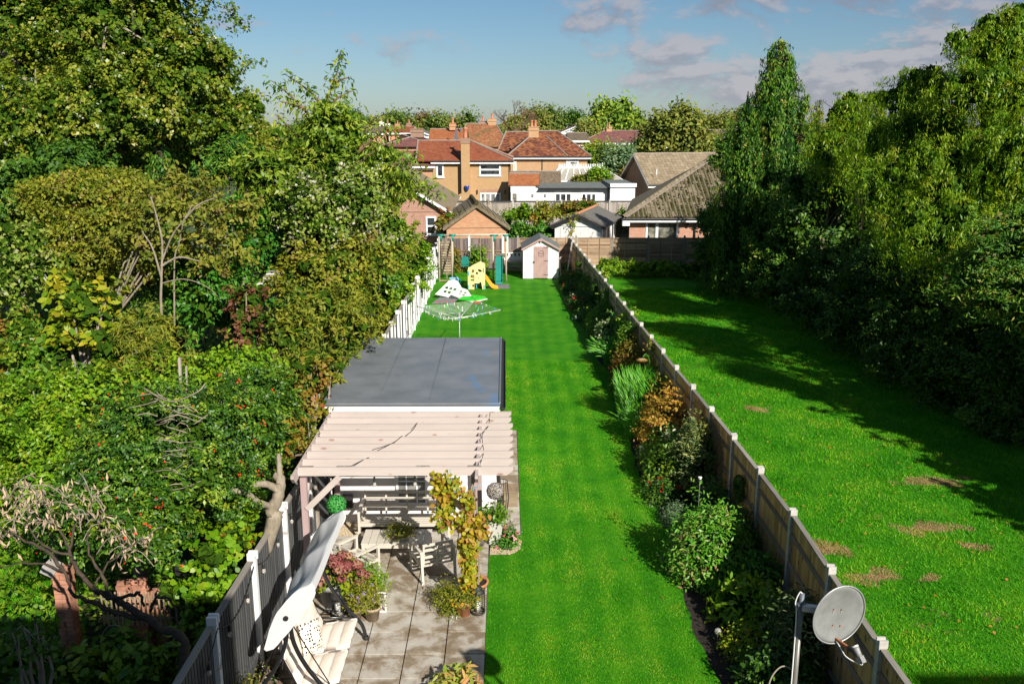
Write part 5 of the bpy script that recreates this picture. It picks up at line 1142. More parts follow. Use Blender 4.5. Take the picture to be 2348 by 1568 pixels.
plant('green_shrub','glossy deep green shrub behind the pale magnolia stem','shrub',22.5,[(500,690,110,70,0),(440,620,80,60,1),(600,570,80,60,3),(560,500,70,50,4)],'fol_laurel',leaf=.13,dens=.7,spread=.28,seed=11)
plant('yellow_magnolia','shrub with large yellow-green leaves','shrub',18.5,[(215,710,80,60,0),(160,660,40,35,.2),(260,790,60,35,-.4),(150,760,50,35,0)],'fol_yellow',leaf=.17,aspect=.6,dens=.6,spread=.22,per=16,seed=12,core=.45,hexa=True,trunk='bark_grey')
plant('spindle_shrub','pinkish red autumn shrub near the derelict shed','shrub',21,[(570,690,45,45,0),(555,750,40,45,-.8),(600,740,30,30,-.4)],'fol_red',leaf=.13,dens=.6,spread=.22,seed=13,core=.5)
plant('buddleia','tan stemmed buddleia with fading flower spikes beside the fence','shrub',20.5,[(720,720,100,65,0),(660,780,70,60,-1),(790,760,70,70,.5),(700,850,80,50,-2),(840,700,40,45,2)],'fol_tan',leaf=.15,aspect=.3,dens=.6,spread=.28,mode='puff',droop=0.0,seed=14,core=.55,trunk='bark_grey')
plant('bramble_hedge','autumn tinted bramble hedge beside the grey garden room roof','hedge',15.8,[(725,890,34,70,.8),(700,970,30,66,-.2),(655,1020,32,55,-1.2),(765,835,24,30,1.8)],'fol_autumn',leaf=.10,aspect=.7,dens=.7,spread=.2,seed=15,core=.7)
plant('holly_tree','large glossy holly with red berries left of the pergola','holly',13.6,[(420,1000,190,110,0),(575,930,95,105,1.4),(585,1000,75,85,.2),(300,1080,130,90,-.6),(450,1125,115,75,-1.2),(200,1180,120,80,-1.2),(340,1220,110,50,-1.8)],'fol_holly',base=(-6.0,13.4),leaf=.066,aspect=.5,dens=.85,spread=.14,per=44,seed=16,core=.82,trunk='bark_pale',tr=.15,accents=[('berries','berry',90,.036,0)])
plant('lime_shrub','bright lime green shrub at the left edge of the frame','shrub',14.5,[(80,920,110,60,1.5),(60,1010,100,80,0),(170,990,70,60,.3),(90,1120,110,70,-1)],'fol_bright',leaf=.08,aspect=.5,dens=.75,spread=.17,seed=17,core=.75)
plant('blackthorn','dark green shrub with yellow flecks between the lime bush and the magnolia','shrub',18,[(110,830,100,55,.5),(260,870,90,50,-.3),(60,760,60,60,1.5),(330,900,60,50,-1)],'fol_green',leaf=.12,dens=.7,spread=.22,seed=18,core=.75,accents=[('yellow_leaves','fol_gold',30,.07,0)])
plant('wispy_shrub','feathery pale shrub right of the yellow leaved one','shrub',17.5,[(340,770,60,60,.5),(390,830,60,45,-.3),(330,840,50,40,0)],'fol_tan',leaf=.16,aspect=.16,dens=.9,spread=.22,seed=19,core=.5,trunk='bark_grey')
plant('grey_leaf_shrub','grey-green whitebeam sapling at the far left','shrub',21,[(40,560,60,50,1),(90,620,50,40,0),(20,640,50,60,0)],'fol_silver',leaf=.12,aspect=.6,dens=.5,spread=.3,per=22,seed=20,core=.6,showtrunk=False)
plant('fern_shrub','vivid green foliage below the grey sapling','shrub',22.5,[(40,630,60,35,0),(10,600,40,30,0)],'fol_bright',leaf=.14,dens=.8,seed=21)
conifer('weeping_conifer','small weeping conifer spire under the big tree',28,368,345,470,45,seed=3,n=110,per=30,leaf=.18)
plant('golden_conifer','soft green conifer with upright fronds behind the maple','conifer',28,[(530,365,60,45,0),(560,330,30,30,1),(480,390,40,30,0)],'fol_conifer',leaf=.16,aspect=.3,dens=.8,seed=22)
plant('autumn_thicket','reddish brown thicket between the big tree and the cherry','shrub',34,[(540,320,60,40,0),(620,360,60,50,0),(600,440,60,40,-2)],'fol_olive',leaf=.15,dens=.7,seed=23,accents=[('red_leaves','fol_red',60,.11,0)])
plant('laurel','dark glossy laurel filling the gap beside the whitebeam','shrub',26,[(620,500,60,50,0),(650,560,60,50,0),(700,620,80,50,0)],'fol_laurel',leaf=.13,dens=.7,seed=24)
plant('orange_shrub','low rusty shrub in front of the orange summerhouse','shrub',19.5,[(20,770,50,40,0),(10,830,50,40,-1)],'fol_autumn',leaf=.10,dens=.7,seed=25)
# ivy bank and brambles by the near fence
plant('ivy_bank','bank of bright ivy and bramble leaves against the near charcoal fence','ivy',11.6,[(500,1190,80,55,1.3),(545,1150,50,42,2.0),(490,1300,60,65,.2),(400,1345,40,24,.2),(470,1400,45,36,-.3),(525,1235,35,42,.8)],'fol_bright',leaf=.10,aspect=.85,dens=.7,spread=.15,per=26,hexa=True,seed=26,core=.85,trunk='bark_dark',showtrunk=False,accents=[('yellow_leaves','fol_yellow',20,.10,0),('berries','berry',8,.03,0)])
plant('shade_shrub','leafy shrub in deep shade at the foot of the fence','shrub',9.9,[(330,1515,100,42,0),(180,1545,120,45,0),(50,1500,70,45,.3)],'fol_green',leaf=.12,aspect=.55,dens=.6,spread=.2,per=26,hexa=True,seed=27,core=.8)
# undergrowth
rs = np.random.RandomState(99); n = 62000
xs = rs.uniform(-22,-3.95,n); ys = rs.uniform(9,50,n)**1.0; hs = rs.uniform(0,.55,n)*(1+.5*np.sin(xs*1.3)*np.sin(ys*.9)); P = np.stack([xs,ys,hs],1)
o = leafmesh('undergrowth', P, rs.normal(size=(n,3))*.5+np.array([0,-.2,1]), rs.normal(size=(n,3)), rs.uniform(.1,.2,n), rs.uniform(.05,.1,n), np.clip(.4+.25*np.sin(xs*.8+ys*.5)+rs.normal(size=n)*.15,0,1), M['fol_green'], None, kind='stuff', label='leafy undergrowth covering the floor of the wild garden')
n = 16000; xs = rs.uniform(-11,-7.2,n); ys = rs.uniform(12.4,17.5,n); P = np.stack([xs,ys,rs.uniform(.01,.12,n)],1)
o = leafmesh('rough_grass', P, np.stack([rs.normal(size=n),rs.normal(size=n),rs.uniform(0,.4,n)],1), rs.normal(size=(n,3))*.5+np.array([0,0,1]), rs.uniform(.12,.3,n), rs.uniform(.012,.02,n), rs.uniform(0,1,n), M['grass_blade'], None, kind='stuff', label='long tufty grass at the bottom left')

# gnarled trunk beside the pergola
t = thing('gnarled_tree','gnarled pale trunk with sawn limbs leaning over the charcoal fence','tree',(-4.35,12.9,0)); o_ = Vector(t.location); c_ = lambda x,y,Y: V(x,y,Y)-o_
mb = MB()
for ln, rr in (([(0,0,0),c_(625,1205,13.0),c_(622,1175,13.0),c_(637,1140,13.0),c_(643,1100,13.05),c_(632,1090,13.1)],[.12,.115,.10,.09,.075,.07]),([c_(638,1125,13.0),c_(612,1110,12.95),c_(575,1112,12.9)],[.06,.055,.045]),([c_(640,1110,13.0),c_(641,1075,13.1),c_(638,1040,13.2)],[.05,.045,.03]),([c_(618,1160,13),c_(590,1150,12.7),c_(560,1128,12.5),c_(520,1130,12.3),c_(470,1165,12.1)],[.055,.05,.045,.04,.03]),([c_(520,1130,12.3),c_(490,1120,12.3),c_(450,1145,12.2)],[.03,.025,.015])):
    w_ = wire(6,ln); k = len(w_); mb.tube(w_,[np.interp(i/(k-1),np.linspace(0,1,len(rr)),rr)*(1+.08*math.sin(i*2.1)) for i in range(k)],9)
mb.build('trunk', M['bark_pale'], t, True)
# big half-dead branch lower left
t = thing('dead_tree','dark leaning tree limb with dried brown leaf clusters at the lower left','tree',(-4.3,9.3,0)); o_ = Vector(t.location); c_ = lambda x,y,Y=10.2: V(x,y,Y)-o_
mb = MB(); tips = []
for ln, r0, r1 in (([(0,0,0),c_(425,1500,9.6),c_(370,1440,9.8),c_(300,1395,10),c_(260,1370,10.1),c_(215,1350,10.2),c_(175,1300,10.4),c_(160,1260,10.6),c_(180,1180,10.8)],.062,.014),([c_(340,1420,9.9),c_(270,1405,10),c_(200,1375,10),c_(165,1360,10),c_(145,1310,10.1),c_(70,1290,10.2),c_(0,1300,10.2)],.034,.008),([c_(250,1365,10.1),c_(235,1320,10.2),c_(205,1270,10.4),c_(200,1220,10.5)],.026,.008),([c_(145,1310,10.1),c_(110,1265,10.2),c_(60,1240,10.3),c_(0,1210,10.4)],.028,.008),([c_(245,1372,10.1),c_(300,1365,9.9),c_(320,1360,9.8),c_(330,1390,9.8)],.025,.015),([c_(345,1400,9.8),c_(360,1370,9.7),c_(395,1380,9.6),c_(410,1440,9.5)],.02,.012),([c_(160,1260,10.6),c_(140,1220,10.7),c_(120,1180,10.8)],.02,.006),([c_(165,1275,10.5),c_(100,1250,10.5),c_(60,1200,10.6)],.02,.006),([c_(215,1345,10.2),c_(250,1290,10.3),c_(300,1250,10.3),c_(345,1230,10.4)],.015,.005)):
    w_ = wire(5,ln); k = len(w_); w_ = [q+Vector((.012*math.sin(i*2.3),0,.014*math.sin(i*1.7))) for i,q in enumerate(w_)]; mb.tube(w_,[lerp(r0,r1,i/(k-1))*(1+.13*math.sin(i*2.9)) for i in range(k)],8); tips += [w_[-1], w_[-4], w_[-7]]
mb.build('trunk', M['bark_dark'], t, True)
rs = np.random.RandomState(5); cents = [c_(x,y,10.7) for x,y in ((60,1160),(30,1190),(100,1150),(150,1140),(180,1170),(230,1200),(270,1230),(300,1260),(20,1140),(120,1200),(210,1140),(10,1230),(330,1255),(80,1130))]
C = np.array([tuple(q) for q in cents]); k = 26; P = np.repeat(C,k,0)+rs.normal(size=(len(C)*k,3))*np.array([.09,.1,.14])
leafmesh('dried_leaves', P, rs.normal(size=P.shape), rs.normal(size=P.shape)*.3+np.array([0,0,-1]), rs.uniform(.07,.14,len(P)), rs.uniform(.02,.035,len(P)), rs.uniform(0,1,len(P)), M['dry_leaf'], t)
mb = MB()
for q in cents:
    for _ in range(5): a = q+Vector([R.uniform(-.3,.3) for _ in range(3)]); mb.tube(wire(3,[a,(a+q)/2+Vector((0,0,.08)),q]), .006, 4)
mb.build('twigs', M['bark_grey'], t)
plant('sapling','small leafed sapling poking out of the shade at the lower left corner','shrub',9.3,[(60,1440,40,30,0),(100,1470,40,25,0)],'fol_dark',leaf=.09,dens=.25,seed=29,core=0,per=12)
# twiggy tangle in the holly
mb = MB(); t = thing('dead_twigs','bleached tangle of dead twigs lying over the holly','dead branches',(V(410,1010,13).x,12.2,0)); o_ = Vector(t.location)
for i in range(70):
    px_c, py_c = R.choice(((430,960),(440,1040),(410,1090),(380,930),(450,1110))); a = V(px_c+R.gauss(0,22),py_c+R.gauss(0,22),R.uniform(12.15,12.6))-o_; th_ = R.uniform(2.2,4.2); ln_ = R.uniform(.15,.5); b = a+Vector((math.cos(th_)*ln_,R.uniform(-.15,.1),math.sin(th_)*ln_*.6+R.uniform(-.05,.05))); m2 = (a+b)/2+Vector((R.uniform(-.04,.04),0,R.uniform(-.05,.08))); r0 = R.uniform(.003,.009); mb.tube(wire(2,[a,m2,b]),[r0]*4+[r0*.3],4)
mb.tube(wire(5,[V(330,890,12.6)-o_,V(390,920,12.2)-o_,V(450,900,12.1)-o_,V(470,880,12.2)-o_]),.010,6); mb.build('twigs', M['bark_pale'], t)['kind'] = 'stuff'

plant('mixed_shrub','broad green shrub filling in below the brown magnolia','shrub',25.5,[(300,600,110,70,0),(420,640,90,60,0),(200,640,90,60,0)],'fol_green',leaf=.12,dens=.8,seed=171,core=.85,showtrunk=False)
plant('mixed_shrub','olive green shrub filling in beneath the whitebeam trunks','shrub',22.6,[(760,610,90,60,0),(850,590,60,50,1),(680,640,50,40,0)],'fol_olive',leaf=.11,dens=.8,seed=172,core=.85,showtrunk=False)
plant('mixed_shrub','warm green shrub between the yellow leaved shrub and the holly','shrub',16.6,[(200,900,110,50,0),(420,880,100,45,0),(560,850,80,50,.5)],'fol_bright',leaf=.09,dens=.8,seed=173,core=.85,showtrunk=False)
plant('backing_trees','dark mass of trees behind the magnolia and maple','trees',40,[(330,350,170,60,0),(520,370,120,50,0),(120,380,160,80,0),(640,330,60,34,0)],'fol_green',leaf=.2,dens=.6,spread=.45,seed=63,core=.8)
# ------------------------------------------------------------------ right side
conifer('weeping_cypress','tall weeping cypress with hanging sprays beside the mossy bungalow',43,1790,92,560,146,seed=8,n=1500,per=36,leaf=.19,droop=1.0,zbot=.6)
conifer('weeping_cypress','narrow second leader of the cypress leaning left',42.4,1716,205,560,80,seed=18,n=360,per=34,leaf=.19,droop=1.15,zbot=1.0)
conifer('thin_conifer','thin sparse drooping conifer between the cypress and the willows',47,1880,225,360,36,mat='fol_brown',seed=12,n=70,per=26,leaf=.22,zbot=5)
plant('clipped_conifer','smooth dark green upright conifer left of the cypress','conifer',62,[(1690,330,34,48,0),(1665,345,28,36,0),(1655,380,24,30,0)],'fol_conifer',leaf=.22,aspect=.3,dens=1.0,seed=41,up=.2)
plant('willow','corkscrew willow with the tallest crown at the right edge','willow',27,[(2280,110,90,80,1),(2330,60,60,50,1),(2220,200,80,60,0),(2330,230,80,80,0),(2200,90,34,28,1)],'fol_willow',base=(15.6,28),leaf=.14,aspect=.24,dens=.62,spread=.23,per=40,mode='drape',droop=.7,trunk='bark_dark',tr=.25,limbs=12,twigs=12,core=.6,seed=42,ragged=.3)
plant('willow','rounded yellow-green willow left of the tallest one','willow',30,[(2095,235,95,80,0),(2060,330,110,80,-.6),(2160,300,80,80,-.5),(2120,180,50,28,0)],'fol_willow',base=(13.9,30),leaf=.14,aspect=.24,dens=.6,spread=.23,per=40,mode='drape',droop=.7,trunk='bark_dark',tr=.2,core=.62,seed=43,ragged=.28)
plant('willow','lower yellowish willow crown between cypress and rounded willow','willow',36,[(1940,260,66,45,0),(1975,320,90,60,-.5),(1900,350,60,50,-1),(2010,230,34,24,1)],'fol_willow',base=(14.3,36),leaf=.155,aspect=.24,dens=.58,spread=.25,per=40,mode='drape',droop=.6,trunk='bark_dark',core=.6,seed=44,ragged=.3)
plant('willow','broad drooping willow mass above the hedge on the right','willow',25.5,[(2060,430,110,90,1),(2200,400,110,100,0),(2310,380,80,110,-1),(2150,520,120,90,-1)],'fol_willow',base=(14.2,26),leaf=.135,aspect=.25,dens=.62,spread=.22,per=40,mode='drape',droop=.7,core=.7,seed=45,ragged=.25)
plant('broadleaf_tree','shaded mid green tree between the cypress and the willow mass','tree',38,[(1890,430,80,60,0),(1960,420,70,50,-1),(1850,500,80,60,0)],'fol_dark',leaf=.17,dens=.6,spread=.35,seed=46,core=.6,trunk='bark_pale',limbs=10)
plant('cypress_shrub','feathery bright tipped conifer at the right edge of the hedge','conifer',21.5,[(2310,560,80,90,0),(2250,640,80,70,.4),(2330,700,60,70,-.5)],'fol_conifer',leaf=.14,aspect=.24,dens=.7,spread=.24,seed=47,core=.7,mode='tier',showtrunk=False,accents=[('brown_tips','fol_brown',40,.1,0)])
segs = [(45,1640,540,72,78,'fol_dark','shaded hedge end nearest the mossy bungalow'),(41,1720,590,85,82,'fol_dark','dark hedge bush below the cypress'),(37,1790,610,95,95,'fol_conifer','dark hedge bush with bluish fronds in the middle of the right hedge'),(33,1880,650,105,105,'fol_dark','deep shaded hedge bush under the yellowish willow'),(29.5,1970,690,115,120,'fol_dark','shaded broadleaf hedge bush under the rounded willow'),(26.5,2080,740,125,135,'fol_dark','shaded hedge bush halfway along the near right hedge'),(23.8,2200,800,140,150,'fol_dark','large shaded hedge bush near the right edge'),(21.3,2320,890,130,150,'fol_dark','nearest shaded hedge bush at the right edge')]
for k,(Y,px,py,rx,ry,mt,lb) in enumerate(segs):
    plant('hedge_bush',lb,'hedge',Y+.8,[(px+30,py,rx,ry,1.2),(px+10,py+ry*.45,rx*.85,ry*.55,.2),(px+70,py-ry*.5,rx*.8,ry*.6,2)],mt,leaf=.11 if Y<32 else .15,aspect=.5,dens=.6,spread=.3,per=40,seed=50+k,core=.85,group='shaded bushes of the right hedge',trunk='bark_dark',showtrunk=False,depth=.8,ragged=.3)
def pxof(x, y, z):
    d = Vector((x,y,z-EYE)); c, s_ = math.cos(YAW), math.sin(YAW); X1 = d.x*c-d.y*s_; Y1 = d.x*s_+d.y*c; fw = Y1*math.cos(PITCH)-d.z*math.sin(PITCH); up_ = Y1*math.sin(PITCH)+d.z*math.cos(PITCH); return CX+F*X1/fw, CY-F*up_/fw, F/fw
for k,(x,y,hh,r_) in enumerate([(14.6,18.3,6.8,1.9),(15.2,15.2,6.9,1.9),(14.2,12.3,5.6,1.4),(15.6,9.6,4.6,1.2),(17.5,20,8.5,2.5),(16.6,16.5,9.6,2.5),(17.2,22.5,10.8,2.8),(17.6,26.5,10.8,2.6)]):
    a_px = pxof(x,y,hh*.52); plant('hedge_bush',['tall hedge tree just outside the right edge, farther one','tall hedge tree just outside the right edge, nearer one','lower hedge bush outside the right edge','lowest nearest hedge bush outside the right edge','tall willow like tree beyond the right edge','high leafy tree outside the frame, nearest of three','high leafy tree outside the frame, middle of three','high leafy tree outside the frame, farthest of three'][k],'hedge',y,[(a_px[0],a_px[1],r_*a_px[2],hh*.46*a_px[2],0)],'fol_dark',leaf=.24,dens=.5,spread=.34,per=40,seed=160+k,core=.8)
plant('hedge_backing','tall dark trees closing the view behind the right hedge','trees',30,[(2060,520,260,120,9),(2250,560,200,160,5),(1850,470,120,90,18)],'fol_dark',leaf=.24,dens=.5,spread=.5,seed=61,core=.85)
plant('ground_ivy','low bright nettles at the far end of the neighbouring lawn','nettles',47,[(1400,608,36,14,0),(1390,628,24,10,-2),(1450,612,40,12,.5),(1510,612,50,12,.6),(1580,616,50,14,.5)],'fol_bright',leaf=.12,dens=.9,spread=.16,seed=62,core=.8,showtrunk=False)
# ------------------------------------------------------------------ far trees
plant('broadleaf_tree','tall bright green tree rising behind the purple hip roof house','tree',165,[(1415,285,56,44,0),(1395,262,30,28,0),(1448,285,32,32,0),(1432,246,18,20,0),(1376,280,26,28,0)],'fol_farb',leaf=.75,dens=.9,spread=1.1,per=26,seed=70,core=.75,tr=.4)
plant('willow_far','wide olive grey tree behind the pale tiled bungalow','tree',108,[(1555,310,70,48,0),(1520,285,36,26,0),(1590,300,44,34,0),(1565,258,22,26,0),(1500,330,40,30,0),(1610,340,34,24,0)],'fol_far_olive',leaf=.5,dens=.75,spread=.8,per=26,seed=71,core=.7,tr=.35,trunk='bark_pale')
t = thing('bare_tree','wind-bent brown tree with bare twigs on the skyline','tree',(X(1178,150),150,0)); mb = MB(); rr_ = random.Random(4)
mb.tube([(0,0,0),(-.2,0,4),(.2,0,7)],[.3,.22,.15],6)
def br(p, d, L, r, k):
    q = p + d*L; mb.tube([p,(p+q)/2+Vector((0,0,.06*L)),q],[r,r*.8,r*.6],4,False)
    if k == 0: return
    for _ in range(3): br(q, (d+Vector((rr_.uniform(-.45,.75),rr_.uniform(-.5,.5),rr_.uniform(-.25,.5)))).normalized(), L*.72, r*.62, k-1)
for a in range(7): br(Vector((.1,0,5.5+.25*a)), Vector((rr_.uniform(-.9,.9),rr_.uniform(-.5,.5),rr_.uniform(.3,1))).normalized(), 1.7, .09, 4)
mb.build('trunk', M['bark_reddish'], t)
farlist = [(170,1225,272,28,22,'fol_far_olive','olive skyline tree right of the bent bare tree'),(180,1262,268,22,22,'fol_far','rounded green skyline tree behind the mottled roof chimney'),(200,1310,270,24,12,'fol_dark','dark low skyline tree left of the tall green tree'),(150,1345,300,24,18,'fol_far_olive','small olive tree against the tall green tree'),(210,922,277,34,14,'fol_far','pale green skyline tree above the white chimneys'),(230,975,275,20,10,'fol_red','russet skyline tree beside the pale green one'),(220,1015,282,36,10,'fol_far','long low skyline copse above the orange roof'),(190,1077,272,12,14,'fol_far','slim poplar on the skyline between chimneys'),(200,1050,284,20,9,'fol_far_olive','dull skyline tree beside the ridge chimneys'),(160,1200,300,30,14,'fol_far_olive','low scrub at the foot of the bent bare tree'),(170,1190,285,24,12,'fol_brown','brown undergrowth around the bent bare tree'),(240,860,284,30,8,'fol_far_olive','low far tree line left of the white chimneys'),(260,820,288,40,10,'fol_far','far tree line glimpsed beside the cherry'),(190,1645,276,30,14,'fol_far_olive','olive tree top left of the cypress'),(200,1690,272,26,12,'fol_brown','brownish skyline tree behind the cypress'),(120,1640,345,34,34,'fol_far_olive','dull green tree between the olive tree and clipped conifer'),(105,1395,362,40,28,'fol_far','mid green garden tree below the purple hip roof'),(100,1420,372,36,38,'fol_blue','blue-green spruce like shrub behind the conservatory'),(115,1372,345,24,16,'fol_yellow','yellow leaved shrub under the purple hip roof house'),(98,1447,405,24,26,'fol_autumn','rusty shrub left of the pale tiled bungalow'),(104,1345,370,22,26,'fol_green','deep green shrub at the corner of the mottled roof house'),(110,1480,345,34,34,'fol_dark','shaded shrub between the blue shrub and the olive tree'),(118,1540,372,60,26,'fol_far','green undergrowth beneath the olive grey tree'),(160,1480,300,20,14,'fol_far_olive','pale bushes right of the tall green tree')]
for k,(Y,px,py,rx,ry,mt,lb) in enumerate(farlist):
    plant('distant_tree',lb,'tree',Y,[(px,py,rx,ry,0),(px-rx*.45,py+ry*.4,rx*.6,ry*.7,0),(px+rx*.5,py+ry*.45,rx*.55,ry*.65,0)],mt,leaf=.0030*Y,dens=.9,spread=.006*Y,per=22,ragged=.14,seed=80+k,core=.75,limbs=4,twigs=4)
# the wooded skyline, too far to tell apart
rs = np.random.RandomState(3); n = 36000; a = rs.uniform(-.75,.75,n); Dd = rs.uniform(300,650,n); hh = 7.2+2.2*np.sin(a*37)+1.6*np.sin(a*91+1)+1.2*np.sin(a*191)
P = np.stack([np.sin(a)*Dd, np.cos(a)*Dd, np.minimum(hh*(Dd/420)**.2, hh)*rs.uniform(.1,1.,n)],1)
leafmesh('far_woods', P, rs.normal(size=(n,3))*.6+np.array([0,-.6,.6]), rs.normal(size=(n,3)), rs.uniform(1.2,2.3,n), rs.uniform(1.,1.8,n), rs.uniform(0,1,n), M['fol_far_olive'], None, kind='stuff', label='wooded skyline far beyond the roofs')
MB().add([(math.sin(q)*660, math.cos(q)*660, z) for q in np.linspace(-.8,.8,40) for z in (-1,6.5)], [(2*i,2*i+2,2*i+3,2*i+1) for i in range(39)]).build('tree_belt', M['far_ground'])['kind'] = 'structure'
# plants in the gardens between
for k,(Y,px,py,rx,ry,mt,lb) in enumerate([(54,1030,510,30,26,'fol_autumn','reddish shrub before the brick garage'),(58,1207,486,20,18,'fol_bright','rounded green bush behind the end fence'),(62,1245,490,28,24,'fol_olive','bronze shrub behind the end fence'),(55,1190,528,28,16,'fol_laurel','glossy laurel patch beside the garage'),(55,1240,530,36,18,'fol_laurel','broad glossy laurel behind the small shed'),(59,1330,473,40,10,'fol_autumn','golden trailing shrub over the white garage roof'),(57,1222,497,9,7,'fol_gold','small vivid yellow shrub behind the end fence'),(60,1160,505,16,18,'fol_green','small dark bush beside the garage gable'),(70,1290,480,26,14,'fol_tan','dry hedge in front of the grey fence'),(66,1180,490,16,12,'fol_bright','small leafy bush before the grey fence'),(84,1360,410,44,12,'fol_brown','clipped brown hedge below the conservatory'),(83,1372,396,24,14,'fol_bright','feathery green shrub in front of the conservatory'),(63,1425,510,14,30,'fol_green','green climber beside the dark gate'),(58.6,1100,552,60,10,'fol_bright','low greenery at the foot of the garage')]):
    if 'foot of the garage' in lb: continue
    plant('garden_shrub',lb,'shrub',Y,[(px,py,rx,ry,0),(px-rx*.4,py+ry*.5,rx*.6,ry*.6,-.2)],mt,leaf=.18,dens=.8,spread=.22,per=24,seed=120+k,core=.7,limbs=4,twigs=4)
leaders('spindly yellow climber against the white garage front', [[V(1310,546,53.5),V(1314,515,53.4),V(1322,492,53.2)],[V(1314,515,53.4),V(1300,492,53.3)],[V(1318,500,53.3),V(1345,490,53.3)]], 77, mat='fol_yellow', leaf=.14, per=12, rad=.03, name='climber', step=.2, spread=.12, asp=.6, droop=.3)
# ------------------------------------------------------------------ grass blades
def blades(name, label, inside, n, x0, x1, y0, y1, pw, hgt, wid, seed, mat='grass_blade', tone=.45, stripe=0.):
    rs = np.random.RandomState(seed); u = rs.uniform(size=n); ys = y0+(y1-y0)*u**pw; xs = rs.uniform(x0,x1,n); ok = inside(xs,ys); xs, ys = xs[ok], ys[ok]; n = len(xs)
    th = rs.uniform(0,2*math.pi,n); H_ = hgt*rs.uniform(.5,1.4,n)*(1+.3*np.sin(xs*2.3)*np.sin(ys*1.7)); w = wid*rs.uniform(.7,1.3,n)*(1+(ys-y0)/25); ln = rs.normal(size=(n,2))*H_[:,None]*.55
    co = np.empty((n,3,3),dtype=np.float32); dx = np.cos(th)*w/2; dy = np.sin(th)*w/2
    co[:,0] = np.stack([xs-dx,ys-dy,np.zeros(n)],1); co[:,1] = np.stack([xs+dx,ys+dy,np.zeros(n)],1); co[:,2] = np.stack([xs+ln[:,0],ys+ln[:,1],H_],1)
    me = bpy.data.meshes.new(name); me.vertices.add(3*n); me.vertices.foreach_set('co',co.ravel()); me.loops.add(3*n); me.loops.foreach_set('vertex_index',np.arange(3*n,dtype=np.int32)); me.polygons.add(n)
    me.polygons.foreach_set('loop_start',np.arange(0,3*n,3,dtype=np.int32)); me.polygons.foreach_set('loop_total',np.full(n,3,dtype=np.int32)); me.update(); me.validate()
    a = me.attributes.new('tone','FLOAT','POINT'); tn = tone+.2*np.sin(xs*1.9+np.sin(ys*1.1)*2)*np.sin(ys*1.3+xs*.7)+.14*np.sin(xs*5.3+np.sin(ys*3.1))*np.sin(ys*4.7+np.sin(xs*2.2)*2)+stripe*np.sin(xs*11.5+.5*np.sin(ys*.7))+rs.normal(size=n)*.16; a.data.foreach_set('value',np.repeat(np.clip(tn,0,1),3).astype(np.float32))
    me.materials.append(M[mat]); o = new_obj(name, me); o['kind'] = 'stuff'; o['label'] = label; return o
ex = np.array([p[1] for p in LX]); ey = np.array([p[0] for p in LX])
def notbare(x, y):
    ok = np.ones(len(x),bool); rs = np.random.RandomState(1)
    for bx0,by0,bw,bh in BARE: d = ((x-bx0)/bw)**2+((y-by0)/bh)**2; ok &= ~((d < 1.6) & (rs.uniform(size=len(x)) < 1.0-.62*d))
    return ok
blades('grass','short mown grass of the striped lawn', lambda x,y: (x < np.interp(y,ex,ey)-.02) & (x > -.3) & ~((x<.34)&(y>16.3)&(y<22.8)), 150000, -.3, 3.65, 11, 30, 1.35, .022, .010, 1, tone=.46, stripe=.13)
blades('grass','longer uneven grass of the neighbouring lawn', lambda x,y: (x > np.interp(y,[9,14,26,50],[4.8,4.85,4.5,3.8])) & notbare(x,y), 200000, 4.4, 12.5, 10, 44, 1.35, .05, .016, 2, tone=.42)
leafmat('dry_blade', [(.20,.13,.06),(.32,.22,.10),(.42,.32,.16),(.25,.26,.05)], .8, .2)
blades('dry_grass','dry tan thatch of the worn lawn patches', lambda x,y: np.any([np.random.RandomState(7).normal(size=len(x))*.3+((x+.13*np.sin(y*7)-a)/w_)**2+((y+.10*np.sin(x*6+a)-b)/h_)**2 + .5*np.sin(x*9+y*5) < .8 for a,b,w_,h_ in BARE],axis=0), 420000, 4.9, 10.9, 12.8, 25, 1.0, .028, .014, 9, mat='dry_blade', tone=.5)
n = 260; rs = np.random.RandomState(6); P = np.stack([rs.uniform(4.9,11,n), rs.uniform(11,34,n), np.full(n,.05)],1)
leafmesh('fallen_leaves', P, rs.normal(size=(n,3))*.2+np.array([0,0,1]), rs.normal(size=(n,3)), np.full(n,.07), np.full(n,.06), rs.uniform(0,1,n), M['fol_gold'], None, kind='stuff', label='scattered yellow fallen leaves on the neighbouring lawn')
n = 70; P = np.stack([rs.uniform(0,3,n), rs.uniform(11,30,n), np.full(n,.03)],1)
leafmesh('fallen_leaves', P, rs.normal(size=(n,3))*.2+np.array([0,0,1]), rs.normal(size=(n,3)), np.full(n,.05), np.full(n,.04), rs.uniform(0,1,n), M['fol_autumn'], None, kind='stuff', label='few brown fallen leaves on the mown lawn')

